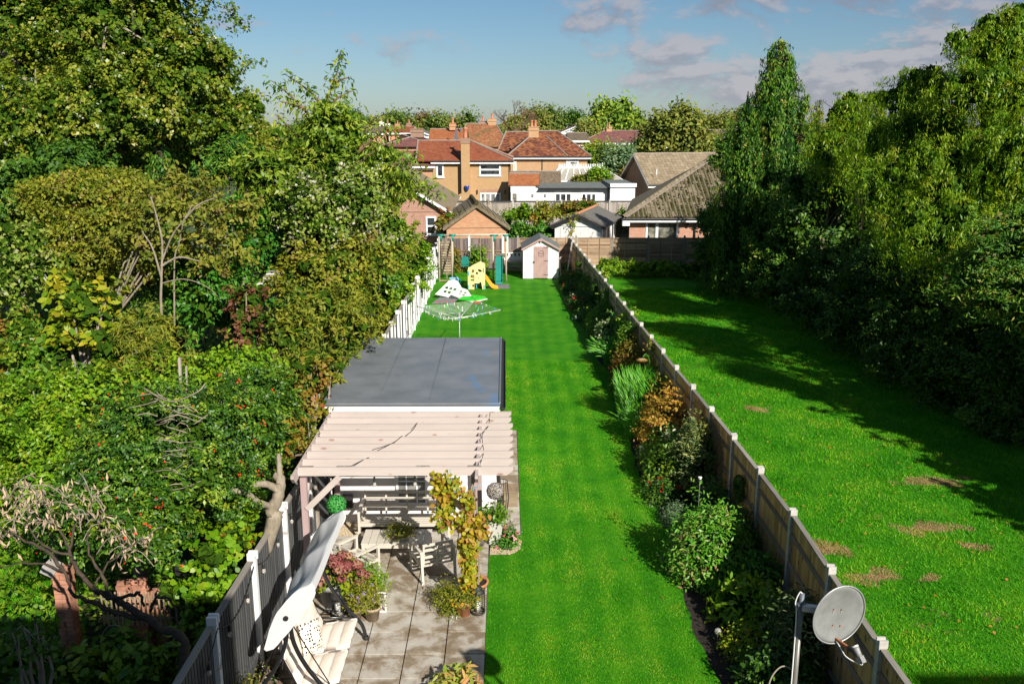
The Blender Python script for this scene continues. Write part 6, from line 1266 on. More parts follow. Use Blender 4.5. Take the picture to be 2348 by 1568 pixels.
# ------------------------------------------------------------------ planting helpers in metres
def clump(name, label, cat, x, y, rx, ry, h, mat, leaf=.06, aspect=.5, dens=1., seed=0, z0=0.0, mode='puff', droop=0., core=.7, acc=None, spread=.09, per=22, up=.4, group=None, stems=True):
    if 17.5 < y < 46 and 3.2 < x < 4.6 and 'limb' not in name: rx, ry, h = rx*1.3, ry*1.25, min(h*1.25, 1.75)
    rs = np.random.RandomState(seed*3+1); root = thing(name, label, cat, (x,y,0 if z0 < .2 else z0), 0, group); zz = 0 if z0 >= .2 else z0
    area = 12.57*(rx*ry+rx*h/2+ry*h/2)/3*.8; ncl = max(4,int(area*2.0*dens/(leaf*leaf*aspect*.5)/per)); U = rs.normal(size=(ncl,3)); U[:,2] = np.abs(U[:,2])*.9+.1*up; U /= np.linalg.norm(U,axis=1)[:,None]
    rr = np.where(rs.uniform(size=ncl)<.3, rs.uniform(.4,.9,ncl), 1+rs.normal(size=ncl)*.1); C = U*np.array([rx,ry,h*.9])*rr[:,None]; C[:,2] = np.maximum(C[:,2]*1.0, .04)+zz
    P,N,T,Ls,Ws = cluster_leaves(rs, C, U, per, spread, .3, leaf, aspect, mode, droop); P[:,2] = np.maximum(P[:,2], zz+.01)
    leafmesh('foliage', P, N, T, Ls, Ws, np.repeat(rs.normal(size=ncl)*.17+.42,per)+rs.normal(size=len(P))*.15, M[mat], root, hexa=leaf>=.08)
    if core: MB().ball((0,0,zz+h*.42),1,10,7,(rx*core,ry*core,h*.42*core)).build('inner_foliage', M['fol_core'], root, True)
    if stems:
        mb = MB()
        for k in range(5): a = rs.uniform(0,6.28); j = rs.randint(ncl); mb.tube([(.02*math.cos(a),.02*math.sin(a),zz-.02),tuple(C[j]*.5+np.array([0,0,zz*.5])),tuple(C[j])],[.012,.009,.004],5)
        mb.build('stem', M['bark_grey'], root)
    if acc:
        for nm, am, cnt, sz in acc:
            j = rs.randint(0,ncl,cnt); g = 7; c0 = C[j]+U[j]*spread*.8; Pc = np.repeat(c0,g,0)+rs.normal(size=(cnt*g,3))*sz*.55
            leafmesh(nm, Pc, np.repeat(U[j],g,0)+np.array([0,-.3,.4])+rs.normal(size=(cnt*g,3))*.4, rs.normal(size=(cnt*g,3)), np.full(cnt*g,sz), np.full(cnt*g,sz*.8), rs.uniform(0,1,cnt*g), M[am], root)
    return root
def spikes(name, label, cat, x, y, h, n, mat, spread=.35, width=.015, seed=0, arch=.5, z0=0.):
    rs = np.random.RandomState(seed); root = thing(name, label, cat, (x,y,0)); PP=[];NN=[];TT=[];LL=[]
    for k in range(n):
        a = rs.uniform(0,6.28); r0 = rs.uniform(0,spread*.45); L = h*rs.uniform(.6,1.1); out = rs.uniform(.1,1)*arch; m_ = 5
        for j in range(m_):
            t0, t1 = j/m_, (j+1)/m_; q = lambda t: np.array([math.cos(a)*(r0+L*out*t*t), math.sin(a)*(r0+L*out*t*t), z0+L*(t-.35*out*t*t*t)]); p0,p1 = q(t0),q(t1)
            PP.append((p0+p1)/2); TT.append(p1-p0); NN.append([-math.sin(a)*.5+rs.normal()*.3,math.cos(a)*.5-.6,.4]); LL.append(np.linalg.norm(p1-p0)*1.35)
    n_ = len(PP); leafmesh('foliage', np.array(PP), np.array(NN), np.array(TT), np.array(LL), np.full(n_,width), rs.uniform(.1,.9,n_), M[mat], root); return root
# border along the right fence (x to the fence near 4.6)
clump('border_shrub','rounded grey-green pieris with brown flower tips by the near lawn edge','shrub',3.72,14.95,.70,.82,1.25,'fol_pieris',.09,.32,1.1,1,spread=.12,acc=[('flower_spikes','dry_tip',36,.05)] if False else None)
clump('border_shrub','yellow-green rhododendron with whorled leaves in front of the pieris','shrub',4.0,13.35,.55,.55,.75,'fol_yellow' if False else 'fol_bright',.15,.34,.9,2,per=9,spread=.07)
clump('border_shrub','dark rhododendron with drooping leaves against the gravel board','shrub',4.35,13.9,.32,.6,.9,'fol_laurel',.14,.34,.8,3,per=9,spread=.08)
clump('border_shrub','dark shrub tucked behind the pieris','shrub',4.4,15.5,.3,.7,1.0,'fol_dark',.06,.4,1,4)
clump('border_shrub','low golden green euonymus in the near border','shrub',3.75,12.35,.33,.3,.42,'fol_yellow',.05,.5,1,5)
clump('border_shrub','variegated grey olive leaved shrub beside the fence near the satellite dish','shrub',4.35,11.9,.38,.7,1.25,'fol_grey_olive',.10,.28,.9,6,spread=.12)
clump('rose','tall thin rose shoot with reddish tip in the near border','rose',4.15,12.8,.16,.16,1.0,'fol_bright',.06,.7,.6,7,per=7,core=0)
clump('border_shrub','dark leafy hydrangea patch in the shaded near border','shrub',3.9,11.3,.5,.6,.7,'fol_dark',.08,.6,.9,8)
clump('border_shrub','yellow tipped shrub at the very bottom of the border','shrub',3.75,9.75,.4,.3,.45,'fol_yellow',.05,.5,.7,9)
clump('border_shrub','green ground foliage left of the satellite dish pole','shrub',3.55,9.4,.4,.4,.3,'fol_green',.06,.5,.9,10)
spikes('strap_leaves','dark strap leaved plant at the foot of the nearest fence panel','plant',4.3,9.7,.7,60,'fol_green',.3,.025,11,.7)
clump('lavender','silvery lavender mound beside the lawn edge','lavender',3.55,17.0,.28,.3,.35,'fol_blue',.05,.25,1.2,12)
clump('border_shrub','dark green shrub above the red begonias','shrub',3.75,19.0,.45,.5,.8,'fol_green',.09,.45,.9,13)
clump('begonia','small plant with orange-red blooms at the lawn edge','flowers',3.45,18.1,.3,.3,.32,'fol_dark',.06,.6,1,14,acc=[('flowers','petal_red',7,.07)])
clump('border_shrub','blue-grey leaved shrub against the trellis','shrub',4.15,18.6,.35,.7,1.3,'fol_grey_olive',.09,.35,.8,15)
clump('border_shrub','cream variegated foliage sprig behind the green shrub','shrub',3.95,20.0,.22,.3,.85,'fol_variegated',.09,.5,.6,16,per=12)
clump('climber','brownish climbing plant covering the trellis on the fence','climber',4.5,18.7,.14,.8,1.6,'fol_brown',.08,.6,.7,17)
clump('acer','orange leaved japanese maple beside the fence','maple',4.05,21.2,.50,.7,1.3,'fol_gold',.075,.6,.65,18,mode='tier',droop=.3,core=.5)
clump('border_shrub','dark bush at the feet of the orange maple','shrub',4.1,20.8,.4,.5,.7,'fol_dark',.07,.5,1,19)
spikes('crocosmia','tall clump of upright bright green blades','grass clump',3.85,23.8,1.35,900,'fol_grass',1.7,.024,20,.24)
spikes('crocosmia','lower arching green blades in front of the tall clump','grass clump',3.65,22.3,.85,260,'fol_grass',1.2,.02,21,.6)
clump('spirea','bronze and orange spirea behind the tall grass clump','shrub',4.0,27.2,.45,.9,1.05,'fol_autumn',.07,.5,.8,22)
clump('spirea','orange tinted dwarf spirea beside the sunflower','shrub',4.1,25.9,.3,.35,.9,'fol_gold',.06,.5,.8,23)
spikes('day_lily','arching strap leaves spilling onto the lawn','lily',3.7,29.4,.95,200,'fol_grass',.8,.035,24,1.0)
clump('rose_bush','cream and pink tinged variegated bush in the middle border','shrub',3.85,31.6,.4,.8,1.05,'fol_variegated',.11,.5,.8,25)
clump('border_shrub','round dark box bush against the fence in the middle border','shrub',4.05,31.2,.3,.9,.9,'fol_dark',.06,.5,1,26)
clump('border_shrub','leafy green shrub before the cream bush','shrub',3.65,33.5,.35,.6,.5,'fol_green',.07,.5,.9,27,acc=[('flowers','petal_pink',3,.06)])
for k,(x,y,am,lb) in enumerate([(3.6,36.2,'petal_white','dark foliage with large white blooms'),(3.5,38.6,'petal_red','mound with red geranium blooms'),(3.5,39.7,'petal_pink','mound with pink and white blooms'),(3.45,42.5,'petal_red','dark mound with few red blooms at the far bed'),(3.4,45.2,'petal_yellow','far mound with yellow blooms by the ladder')]):
    clump('bedding_plants',lb,'flowers',x,y,.45,.8,.5,'fol_dark',.09,.6,.8,30+k,acc=[('flowers',am,10,.10)])
# sunflower
t = thing('sunflower','drooping faded sunflower with broad leaves beside the fence','sunflower',(4.12,24.6,0)); mb = MB().tube(wire(5,[(0,0,0),(.02,0,.7),(.0,0,1.35),(-.12,-.05,1.62),(-.22,-.1,1.55)]),[.02]*20+[.012],7); mb.build('stem', M['fol_grass'], t)
MB().lathe([(.0,.0),(.10,-.02),(.13,-.05),(.0,-.07)],(-.24,-.12,1.52),14).build('flower_head', M['dry_leaf'], t)
rs = np.random.RandomState(8); n = 26; a = np.linspace(0,6.28,n); leafmesh('petals', np.stack([-.24+.14*np.cos(a),-.12+.14*np.sin(a),np.full(n,1.49)],1), np.stack([np.cos(a)*.6,np.sin(a)*.6,np.ones(n)],1), np.stack([np.cos(a),np.sin(a),np.full(n,-.8)],1), np.full(n,.10), np.full(n,.035), rs.uniform(0,1,n), M['fol_gold'], t)
n = 16; leafmesh('leaf', np.stack([rs.uniform(-.25,.25,n),rs.uniform(-.25,.1,n),rs.uniform(.5,1.6,n)],1), rs.normal(size=(n,3))*.5+np.array([0,-.6,.8]), rs.normal(size=(n,3))+np.array([0,0,-.6]), np.full(n,.24), np.full(n,.19), rs.uniform(.2,.7,n), M['fol_green'], t)
for k,(x,y,rx,ry,h_,mt,lf_,lb) in enumerate([(4.15,28.6,.4,.8,1.3,'fol_green',.10,'tall leafy shrub against the fence behind the day lily'),(3.75,25.9,.35,.6,.55,'fol_dark',.07,'low dark foliage in front of the orange dwarf spirea'),(4.2,22.9,.3,.6,1.1,'fol_autumn',.08,'amber tinted shrub between maple and tall grass'),(3.7,20.1,.35,.5,.5,'fol_green',.06,'low leafy plants in front of the orange maple'),(4.1,34.8,.35,.9,1.2,'fol_green',.09,'leafy shrub on the fence in the far half of the border'),(3.7,35.0,.35,.6,.6,'fol_bright',.08,'bright low shrub near the white blooms'),(4.0,38.0,.35,.9,1.1,'fol_dark',.09,'dark shrub filling the border behind the red blooms'),(3.95,41.0,.35,1.0,1.0,'fol_green',.09,'mid green shrub in the far border'),(3.85,44.0,.3,.9,.9,'fol_dark',.09,'dark shrub at the far end of the border'),(4.3,17.0,.25,.6,.9,'fol_dark',.07,'dark shrub below the boxwood wreath'),(4.2,12.6,.3,.6,.8,'fol_green',.09,'leafy green shrub between rhododendron and grey leaved shrub'),(4.3,30.2,.3,.6,1.45,'fol_bright',.09,'upright green shrub beside the cream bush'),(3.9,10.6,.45,.5,.5,'fol_green',.08,'broad leaved plants in deep shade in the near border')]):
    clump('border_shrub',lb,'shrub',x,y,rx,ry,h_,mt,lf_,.5,.85,200+k,spread=.11)
# things on the right fence
def fx(y): 
    return float(np.interp(y,[p[1] for p in RF],[p[0] for p in RF]))
def wreath(label, y, z, r, mat, seed):
    t = thing('wreath', label, 'wreath', (fx(y)-.1, y, z-r)); rs = np.random.RandomState(seed); n = 700; a = rs.uniform(0,6.28,n); q = rs.uniform(0,6.28,n); rr = r*.28
    P = np.stack([rr*np.cos(q)*.8, (r*.72+rr*np.sin(q))*np.cos(a), r+(r*.72+rr*np.sin(q))*np.sin(a)],1); leafmesh('foliage', P, rs.normal(size=(n,3))+np.array([-1,0,0]), rs.normal(size=(n,3)), np.full(n,r*.25), np.full(n,r*.14), rs.uniform(0,1,n), M[mat], t)
wreath('oval boxwood wreath hung on the fence panel beyond the dish', 16.3, 1.05, .26, 'fol_dark', 1)
wreath('small wreath hung on the fence above the cream bush', 33.4, 1.0, .22, 'fol_dark', 2)
for k,(y,z,r,lb) in enumerate([(36.6,1.35,.17,'dark hanging topiary ball on the fence, nearer of the two far ones'),(42.6,1.4,.17,'dark hanging topiary ball on the fence near the ladder')]):
    leafball(lb,(fx(y)-.35,y,z),r,M['fol_dark'],seed=20+k,n=500)
clump('climber','ivy strip climbing the far fence panel','climber',fx(38.8)-.08,38.8,.06,.2,1.5,'fol_dark',.08,.7,1,61); clump('climber','ivy strip beside the dark topiary ball on the fence','climber',fx(35)-.08,35.0,.08,.2,1.7,'fol_dark',.08,.7,1,62)
clump('climber','orange leaved climber topping the fence behind the bronze spirea','climber',fx(25.2)-.08,25.6,.1,.35,1.95,'fol_autumn',.08,.7,.5,63,core=.4)
t = thing('trellis','brown diamond trellis fixed to the fence','trellis',(fx(18.3)-.09,17.45,.35)); 
for k in range(-6,14): 
    for s in (1,-1):
        a0 = k*.13; pts = []
        y0,z0_ = a0,0.; y1,z1_ = a0+s*1.3,1.3
        ts = [t_/26 for t_ in range(27)]; ins = [(lerp(y0,y1,q),lerp(z0_,z1_,q)) for q in ts if 0 <= lerp(y0,y1,q) <= 1.4]
        if len(ins) > 2: MB().beam((.012*s,ins[0][0],ins[0][1]),(.012*s,ins[-1][0],ins[-1][1]),.008,.02,up=(1,0,0)).build('lath', M['fence_rail'], t)
t = thing('bird_house_panel','orange-brown bamboo panel leaning on the fence by the maple','panel',(fx(20)-.12,19.6,0))
for i in range(9): MB().beam((-.05,.075*i,.3),(.05,.075*i,1.66),.02,.03,up=(0,1,0)).build('cane', M['fence_brown'], t)
# small things in the border
for k,(x,y,h_,lb) in enumerate([(3.35,12.6,.16,'small frosted globe light on the border soil'),(3.42,26.1,.25,'slim solar stake light beside the bronze foliage')]):
    t = thing('garden_light',lb,'light',(x,y,0)); MB().tube([(0,0,-.02),(0,0,h_)],.008,6).build('stake',M['steel'],t); MB().ball((0,0,h_+.05),.055,12,8).build('globe',M['glass_bulb'],t,True)
t = thing('garden_lantern','small white topped lantern in the border by the dark bush','lantern',(3.38,20.9,0)); MB().lathe([(.05,0),(.05,.16),(.06,.17),(.06,.2),(0,.2)],(0,0,.02),12).build('body',M['white_paint'],t); MB().tube([(0,0,.2),(0,0,.26)],.008,5).build('hook',M['steel'],t)
t = thing('stake_light','tall thin rod light by the pieris','light',(3.8,16.3,0)); MB().tube([(0,0,0),(0,0,1.25)],.008,6).build('stake',M['steel'],t); MB().lathe([(.03,1.25),(.04,1.29),(0,1.3)],(0,0,0),10).build('lamp_head',M['white_paint'],t)
t = thing('hosepipe','thin pale hoop of hose arching over the near border','hose',(3.9,10.7,0)); MB().tube(wire(8,[(-.25,0,0),(-.28,.1,.5),(-.1,.15,.75),(.1,.1,.6),(.22,0,0)]),.010,6).build('hose',M['rope'],t)

# ------------------------------------------------------------------ patio plants and objects
def pot(name, label, x, y, r, h, mat='terracotta', z=.035, rim=True, cat='plant pot', soil=True):
    t = thing(name, label, cat, (x,y,z)); MB().lathe([(0,0),(r*.68,0),(r*.95,h*.82)]+([(r*1.06,h*.82),(r*1.06,h)] if rim else [(r,h)])+[(r*.93,h),(r*.88,h*.85)],(0,0,0),20).build('pot_body',M[mat],t,True)
    if soil: MB().lathe([(r*.9,h*.86),(0,h*.88)],(0,0,0),16).build('soil',M['soil'],t)
    return t
pot('flower_pot','terracotta pot of faded yellow flowers beside the black lantern',-.70,13.42,.145,.27); clump('potted_plant','straggly plant with small yellow flowers in the terracotta pot','plant',-.70,13.42,.20,.17,.22,'fol_tan',.035,.5,.8,70,z0=.27,acc=[('flowers','petal_yellow',16,.022)],core=.4)
clump('potted_plant','bushy green and tan plant left of the terracotta pot','plant',-1.0,13.72,.19,.17,.24,'fol_olive',.04,.4,.8,71,z0=.18,core=.5); pot('flower_pot','weathered pot half hidden under the bushy tan plant',-.98,13.78,.13,.2,'wicker')
clump('potted_plant','trailing plant with tiny white flowers on the slabs left of the terracotta pot','plant',-.93,13.5,.18,.2,.24,'fol_tan',.035,.4,.9,72,acc=[('flowers','petal_white',16,.015)],core=.4)
pot('flower_pot','wide low terracotta planter at the foot of the vine post',-.55,14.12,.24,.24); t = thing('hand_lamp','round silver headed lamp resting in the wide planter','lamp',(-.68,14.0,.27)); MB().lathe([(0,0),(.07,.0),(.09,.06),(.06,.075),(0,.06)],(0,0,0),14).build('lamp_head',M['matt_black'],t,True); MB().ball((0,-.02,.07),.04,10,6).build('lens',M['steel'],t,True)
def lantern(label, x, y, r=.12, h=.46):
    t = thing('lantern', label, 'lantern', (x,y,.038)); k = 14
    MB().lathe([(0,0),(r*1.08,0),(r*1.08,.03),(r*.9,.035)],(0,0,0),18).build('base',M['matt_black'],t,True)
    MB().lathe([(r,h-.1),(r*1.02,h-.06),(r*.75,h-.03),(r*.5,h-.02),(r*.5,h+.01),(r*.3,h+.02),(0,h+.02)],(0,0,0),18).build('lid',M['matt_black'],t,True)
    for i in range(k): a = 6.283*i/k; MB().tube([(r*math.cos(a),r*math.sin(a),.03),(r*math.cos(a),r*math.sin(a),h-.09)],.004,4).build('wire',M['matt_black'],t)
    for i in range(2,9): MB().tube([(r*math.cos(q),r*math.sin(q),.03+(h-.13)*i/9) for q in [6.283*j/16 for j in range(17)]],.0025,3,False).build('ring',M['matt_black'],t)
    MB().lathe([(0,.03),(.045,.03),(.045,.2),(.0,.2)],(0,0,0),12).build('candle',M['white_paint'],t,True); return t
lantern('black mesh candle lantern at the patio edge beside the terracotta pot', -.47, 13.5); lantern('black mesh candle lantern under the hydrangea behind the swing seat', -2.80, 13.45, .13, .42)
pot('flower_pot','tall dark pot holding the hydrangea',-2.98,13.75,.19,.42,'grey_plastic'); 
HY = clump('hydrangea','hydrangea with dusky red mophead blooms beside the pergola post','hydrangea',-2.86,13.85,.46,.34,.42,'fol_yellow',.09,.6,.5,73,z0=.42,core=.5)
rs = np.random.RandomState(12); t = HY
for k in range(46):
    a = rs.uniform(0,6.28); r_ = rs.uniform(0,1)**.5; c = np.array([.50*r_*math.cos(a)+.05, .36*r_*math.sin(a)-.16, .54-.42*r_*r_+rs.uniform(-.03,.05)]); n = 90; u = rs.normal(size=(n,3)); u /= np.linalg.norm(u,axis=1)[:,None]
    leafmesh('bloom', c+u*np.array([.085,.085,.06]), u+rs.normal(size=(n,3))*.2, rs.normal(size=(n,3)), np.full(n,.038), np.full(n,.034), np.clip(rs.uniform(.0,.7)+rs.normal(size=n)*.12,0,1), M['fol_hydrangea'], t)
clump('potted_plant','green feathery plant right of the hydrangea','plant',-2.33,13.85,.26,.25,.42,'fol_bright',.05,.35,.9,74,z0=.28,core=.4); pot('flower_pot','wicker pot under the feathery green plant',-2.33,13.85,.15,.28,'wicker')
clump('potted_plant','plant with mauve daisy flowers at the front of the pot group','plant',-2.36,13.42,.27,.22,.34,'fol_olive',.045,.4,.9,75,z0=.25,core=.4,acc=[('flowers','petal_mauve',13,.03)]); pot('flower_pot','pale wicker basket pot beneath the mauve daisies',-2.20,13.28,.14,.25,'wicker'); pot('flower_pot','smaller wicker basket pot left of the pale one',-2.48,13.30,.12,.2,'wicker')
t = thing('picture_frame','small white easel frame behind the wicker pots','frame',(-2.10,13.5,.04)); MB().box((-.10,0,.0),(.10,.02,.02)).box((-.10,0,.34),(.10,.02,.36)).box((-.10,0.001,.02),(-.08,.019,.34)).box((.08,0.001,.02),(.10,.019,.34)).build('frame',M['white_paint'],t); MB().beam((-.0,.02,.3),(0,.14,0),.015,.015).build('strut',M['white_paint'],t)
t = thing('scroll_stool','small black wrought iron scroll stand behind the swing seat','stand',(-2.95,13.0,.035)); MB().tube(wire(5,[(.45,-.1,0),(.35,-.05,.12),(.15,0,.16),(.05,0,.08),(.12,0,.03),(.16,0,.09),(.11,0,.11)]),.008,5).tube(wire(5,[(-.1,-.1,0),(0,0,.3),(.25,.0,.32)]),.012,6).build('scroll',M['black_metal'],t)
clump('table_plant','bowl of small pink-white flowers on the coffee table','plant',-1.98,15.5,.22,.20,.2,'fol_olive',.04,.45,.9,76,z0=.48,core=.4,acc=[('flowers','petal_white',14,.02),('pink_flowers','petal_pink',8,.015)]); pot('flower_bowl','shallow bowl holding the flowers on the coffee table',-1.98,15.5,.11,.08,'furniture_cream',.446,False)
leafball('green leaf ball hanging from the left front of the pergola',(-2.84,13.95,1.78),.165,M['fol_ball'],stem=.36,seed=1,n=1600); leafball('green leaf ball hanging behind the orange vine',(-1.0,13.95,1.77),.165,M['fol_ball'],stem=.37,seed=2,n=1600)
# grey tapered planter with lilac ball tree
t = thing('square_planter','tall square tapered pale grey planter beside the garden room path','planter',(-.21,16.05,.035)); 
MB().add([(-.10,-.10,0),(.10,-.10,0),(.10,.10,0),(-.10,.10,0),(-.16,-.16,.5),(.16,-.16,.5),(.16,.16,.5),(-.16,.16,.5),(-.13,-.13,.5),(.13,-.13,.5),(.13,.13,.5),(-.13,.13,.5),(-.13,-.13,.46),(.13,-.13,.46),(.13,.13,.46),(-.13,.13,.46)],[(3,2,1,0),(0,1,5,4),(1,2,6,5),(2,3,7,6),(3,0,4,7),(4,5,9,8),(5,6,10,9),(6,7,11,10),(7,4,8,11),(8,9,13,12),(9,10,14,13),(10,11,15,14),(11,8,12,15),(12,13,14,15)]).build('planter_body',M['planter_grey'],t)
clump('potted_plant','leafy green plant filling the square grey planter','plant',-.21,16.05,.26,.24,.28,'fol_green',.07,.6,1,77,z0=.53,core=.5); leafball('lilac grey ball on a stem above the square planter',(-.20,16.0,1.14),.165,M['fol_lilac'],seed=3,n=1600); MB().tube([(-.2,16.0,.5),(-.2,16.0,1.02)],.012,6).build('ball_stem',M['bark_grey'])
o = bpy.data.objects['ball_stem']; tag(o,'thin stem carrying the lilac ball','stem')
pot('glass_jar','clear glass jar beside the square planter',-.50,15.95,.11,.22,'glass_pale',.035,False,'jar',False)
t = thing('wire_basket','dark open wire lantern standing behind the lilac ball','wire lantern',(-.10,17.4,.035))
for i in range(16): a = 6.283*i/16; MB().tube([(.13*math.cos(a),.13*math.sin(a),0),(.17*math.cos(a),.17*math.sin(a),.35),(.14*math.cos(a),.14*math.sin(a),.72)],.005,4).build('wire',M['matt_black'],t)
MB().tube([(.14*math.cos(q),.14*math.sin(q),.72) for q in [6.283*j/16 for j in range(17)]],.01,4,False).build('rim',M['matt_black'],t)
bx_ = thing('timber_box','brown timber box under the pergola end by the path','box',(.12,17.9,.035)); bx('box_body',M['slat_timber'],bx_,(-.16,-.2,0),(.14,.2,.34)); bx('lid',M['fence_rail'],bx_,(-.18,-.22,.341),(.16,.22,.37))
# gravel bed with pink flowers
n = 40; sheet('gravel_bed', M['pea_gravel'], [(-.30+.0,15.55)]+[(.0+.30*math.cos(a),15.98+.42*math.sin(a)) for a in np.linspace(-1.5,1.5,16)]+[(-.30,16.35)], .03, label='rounded bed of pale pea gravel at the patio corner')
rs = np.random.RandomState(4); mb = MB()
for k in range(520):
    x = rs.uniform(-.3,.3); y = rs.uniform(15.55,16.38)
    if (x/.31)**2 + ((y-15.97)/.43)**2 < 1: mb.ball((x,y,.04),rs.uniform(.010,.022),5,3,(1,1,.7))
mb.build('gravel', M['pea_gravel'])['kind'] = 'stuff'; bpy.data.objects['gravel']['label'] = 'loose pale pebbles of the small gravel bed'
mb = MB()
for k in range(500): mb.ball((rs.uniform(-3.5,-2.9),rs.uniform(16.35,16.95),.05),rs.uniform(.010,.022),5,3,(1,1,.7))
mb.build('gravel', M['pea_gravel'])['kind'] = 'stuff'
clump('geranium','green bush with bright pink blooms in the gravel bed','geranium',-.0,15.98,.22,.24,.32,'fol_laurel',.055,.6,1.1,78,acc=[('flowers','petal_pink',16,.05)])
# vine on the right pergola post
rs = np.random.RandomState(14); t = thing('vine','orange and green leaved vine wrapping the right pergola post','vine',(-.56,13.8,.05)); mb = MB(); Cs = []
for k in range(4):
    pts = [(.05*math.cos(k*1.6+z*2.2)+.02*k, -.06+.05*math.sin(k*1.6+z*2.2), z) for z in np.linspace(0,2.0+.1*k,12)]; mb.tube(pts,[.014]*6+[.008]*6,5); Cs += pts
mb.tube(wire(5,[(.0,-.05,1.9),(-.25,-.08,2.05),(-.5,-.08,2.3)]),.008,5); mb.build('stem', M['bark_grey'], t)
C = []; 
for k in range(135):
    z = rs.uniform(.35,2.02); w_ = .04+.20*math.exp(-((z-1.45)/.34)**2)+.05*rs.uniform(); C.append((rs.normal()*w_*.5+.02*math.sin(z*5)-.04, -.10+rs.normal()*.09, z))
for k in range(40): C.append((-.38+rs.normal()*.12, -.08+rs.normal()*.07, 1.75+rs.uniform(-.35,.55)))
for k in range(16): C.append((-.48+rs.normal()*.05, -.05+rs.normal()*.04, rs.uniform(1.95,2.4)))
C = np.array(C); per = 7; P = np.repeat(C,per,0)+rs.normal(size=(len(C)*per,3))*.05; N_ = rs.normal(size=P.shape)*.6+np.array([.1,-.8,.5]); leafmesh('foliage', P, N_, rs.normal(size=P.shape)*.6+np.array([0,0,-.8]), rs.uniform(.06,.12,len(P)), rs.uniform(.045,.085,len(P)), np.clip(np.repeat(rs.uniform(0,1,len(C)),per)*.8+rs.normal(size=len(P))*.15,0,1), M['fol_vine'], t, hexa=True)
MB().tube(wire(6,[(-.35,-.06,2.45),(-.3,-.08,2.2),(-.1,-.08,2.05),(.1,-.07,2.15),(.25,-.05,2.2)]),.006,4).tube(wire(6,[(-.3,-.08,2.2),(-.22,-.1,1.9),(-.05,-.1,2.05)]),.006,4).build('blue_twine', M['aqua_plastic'], t)
# plants at the bottom of the frame
clump('potted_plant','pointed leaved plant with orange tinted tips at the bottom of the patio','plant',-.72,11.35,.30,.25,.42,'fol_vine_tip',.17,.3,.7,79,per=8,spread=.06,core=0)
clump('straggly_plant','straggly yellowing plant against the charcoal fence by the swing','plant',-3.5,10.6,.25,.35,.85,'fol_brown',.06,.35,.25,80,core=0,per=8); clump('straggly_plant','bare twiggy plant with few gold leaves at the foot of the fence','plant',-3.2,10.15,.22,.3,.5,'fol_gold',.06,.35,.16,81,core=0,per=6)
clump('stone_edge','rough brown stones under the swing seat by the fence','stones',-3.45,11.0,.14,1.2,.16,'fol_stone',.09,.8,.9,82,core=.9,stems=False)
t = thing('round_table','white rim of a small round table at the bottom edge','table',(-3.05,9.72,0)); MB().lathe([(0,.7),(.26,.7),(.27,.69),(.27,.67),(0,.67)],(0,0,0),28).build('table_top',M['white_paint'],t,True); MB().tube([(0,0,0),(0,0,.67)],.02,8).build('leg',M['white_paint'],t)

# ------------------------------------------------------------------ swing set, toys, airer, shed
t = thing('garden_swings','timber swing frame with green corner brackets along the end of the lawn','climbing frame',(-3.4,46,0)); g = M['green_plastic']; HT = 2.38
for x in (0.0,.66): MB().tube([(x,-.15 if x else -.25,0),(x+.0,.0,HT)],.048,9).build('post',M['pale_timber'],t,True)
for x in (2.78,3.45): MB().tube([(x,0.0,0),(x,.0,HT)],.048,9).build('post',M['pale_timber'],t,True)
for x in (0.0,.66): MB().tube([(x,1.25,0),(x,.15,HT)],.045,9).build('post',M['pale_timber'],t,True)
for x in (2.78,3.45): MB().tube([(x,1.3,0),(x,1.3,1.6)],.045,9).build('post',M['pale_timber'],t,True)
MB().tube([(-.1,0,HT),(3.55,0,HT+.04)],.05,10).build('top_beam',M['pale_timber'],t,True)
for x0,x1 in ((-.1,.28),(.52,.86),(2.62,3.05),(3.28,3.58)): MB().tube([(x0,0,HT+.0),(x1,0,HT+.01)],.065,10).tube([((x0+x1)/2,0,HT),((x0+x1)/2,-.01,HT-.3)],.062,10).build('bracket',g,t,True)
for i in range(13):
    u = i/12; bx('ladder_board',M['slat_timber'],t,(.06,.10+.9*(1-u),.22+1.75*u),(.60,.14+.9*(1-u),.33+1.75*u))
MB().tube([(0,-.25,.06),(.66,-.15,.06)],.04,8).build('foot_rail',M['slat_timber'],t)
for x in (.33,.40): MB().tube(wire(5,[(x,.0,HT),(x-.03,-.02,1.4),(x+.05,-.03,.7),(x,-.05,.15)]),.012,5).build('rope',M['rope'],t)
for x in (1.08,1.62,2.13,2.68): MB().tube([(x,0,HT),(x+(.10 if x<1.1 else -.02),0,1.25 if x<1.7 else .75)],.012,5).build('rope',M['rope'],t)
sd = MB().prism([(-.18,0),(.16,0),(.20,.08),(.18,.42),(.13,.50),(-.13,.50),(-.18,.42)],'y',.10,.16).build('swing_back',g,t,loc=(1.33,-.05,.78)); MB().box((-.18,-.15,.02),(.18,.12,.09)).box((-.20,-.17,.1),(-.15,.1,.2)).box((.15,-.17,.1),(.20,.1,.2)).box((-.2,-.2,.16),(.2,-.15,.24)).build('swing_seat',g,t,loc=(1.33,-.05,.78))
bx('platform',M['slat_timber'],t,(2.7,-.0,1.22),(3.5,1.35,1.27))
s_ = thing('slide','dark green plastic garden slide under the swing frame','slide',(-.31,44.75,0)); MB().prism([(0,.06),(.05,.14),(.25,.20),(1.25,1.28),(1.35,1.30),(1.35,1.24),(1.25,1.18),(.28,.10),(.1,.03)],'x',-.16,.16).build('chute',g,s_)
for s in (-1,1): MB().prism([(0,.06),(.04,.26),(.22,.32),(1.22,1.42),(1.35,1.42),(1.35,1.24),(1.25,1.17),(.28,.09),(.1,.02)],'x',s*.165-.02*(s<0),s*.165+.02*(s>0)).build('side_rail',g,s_)
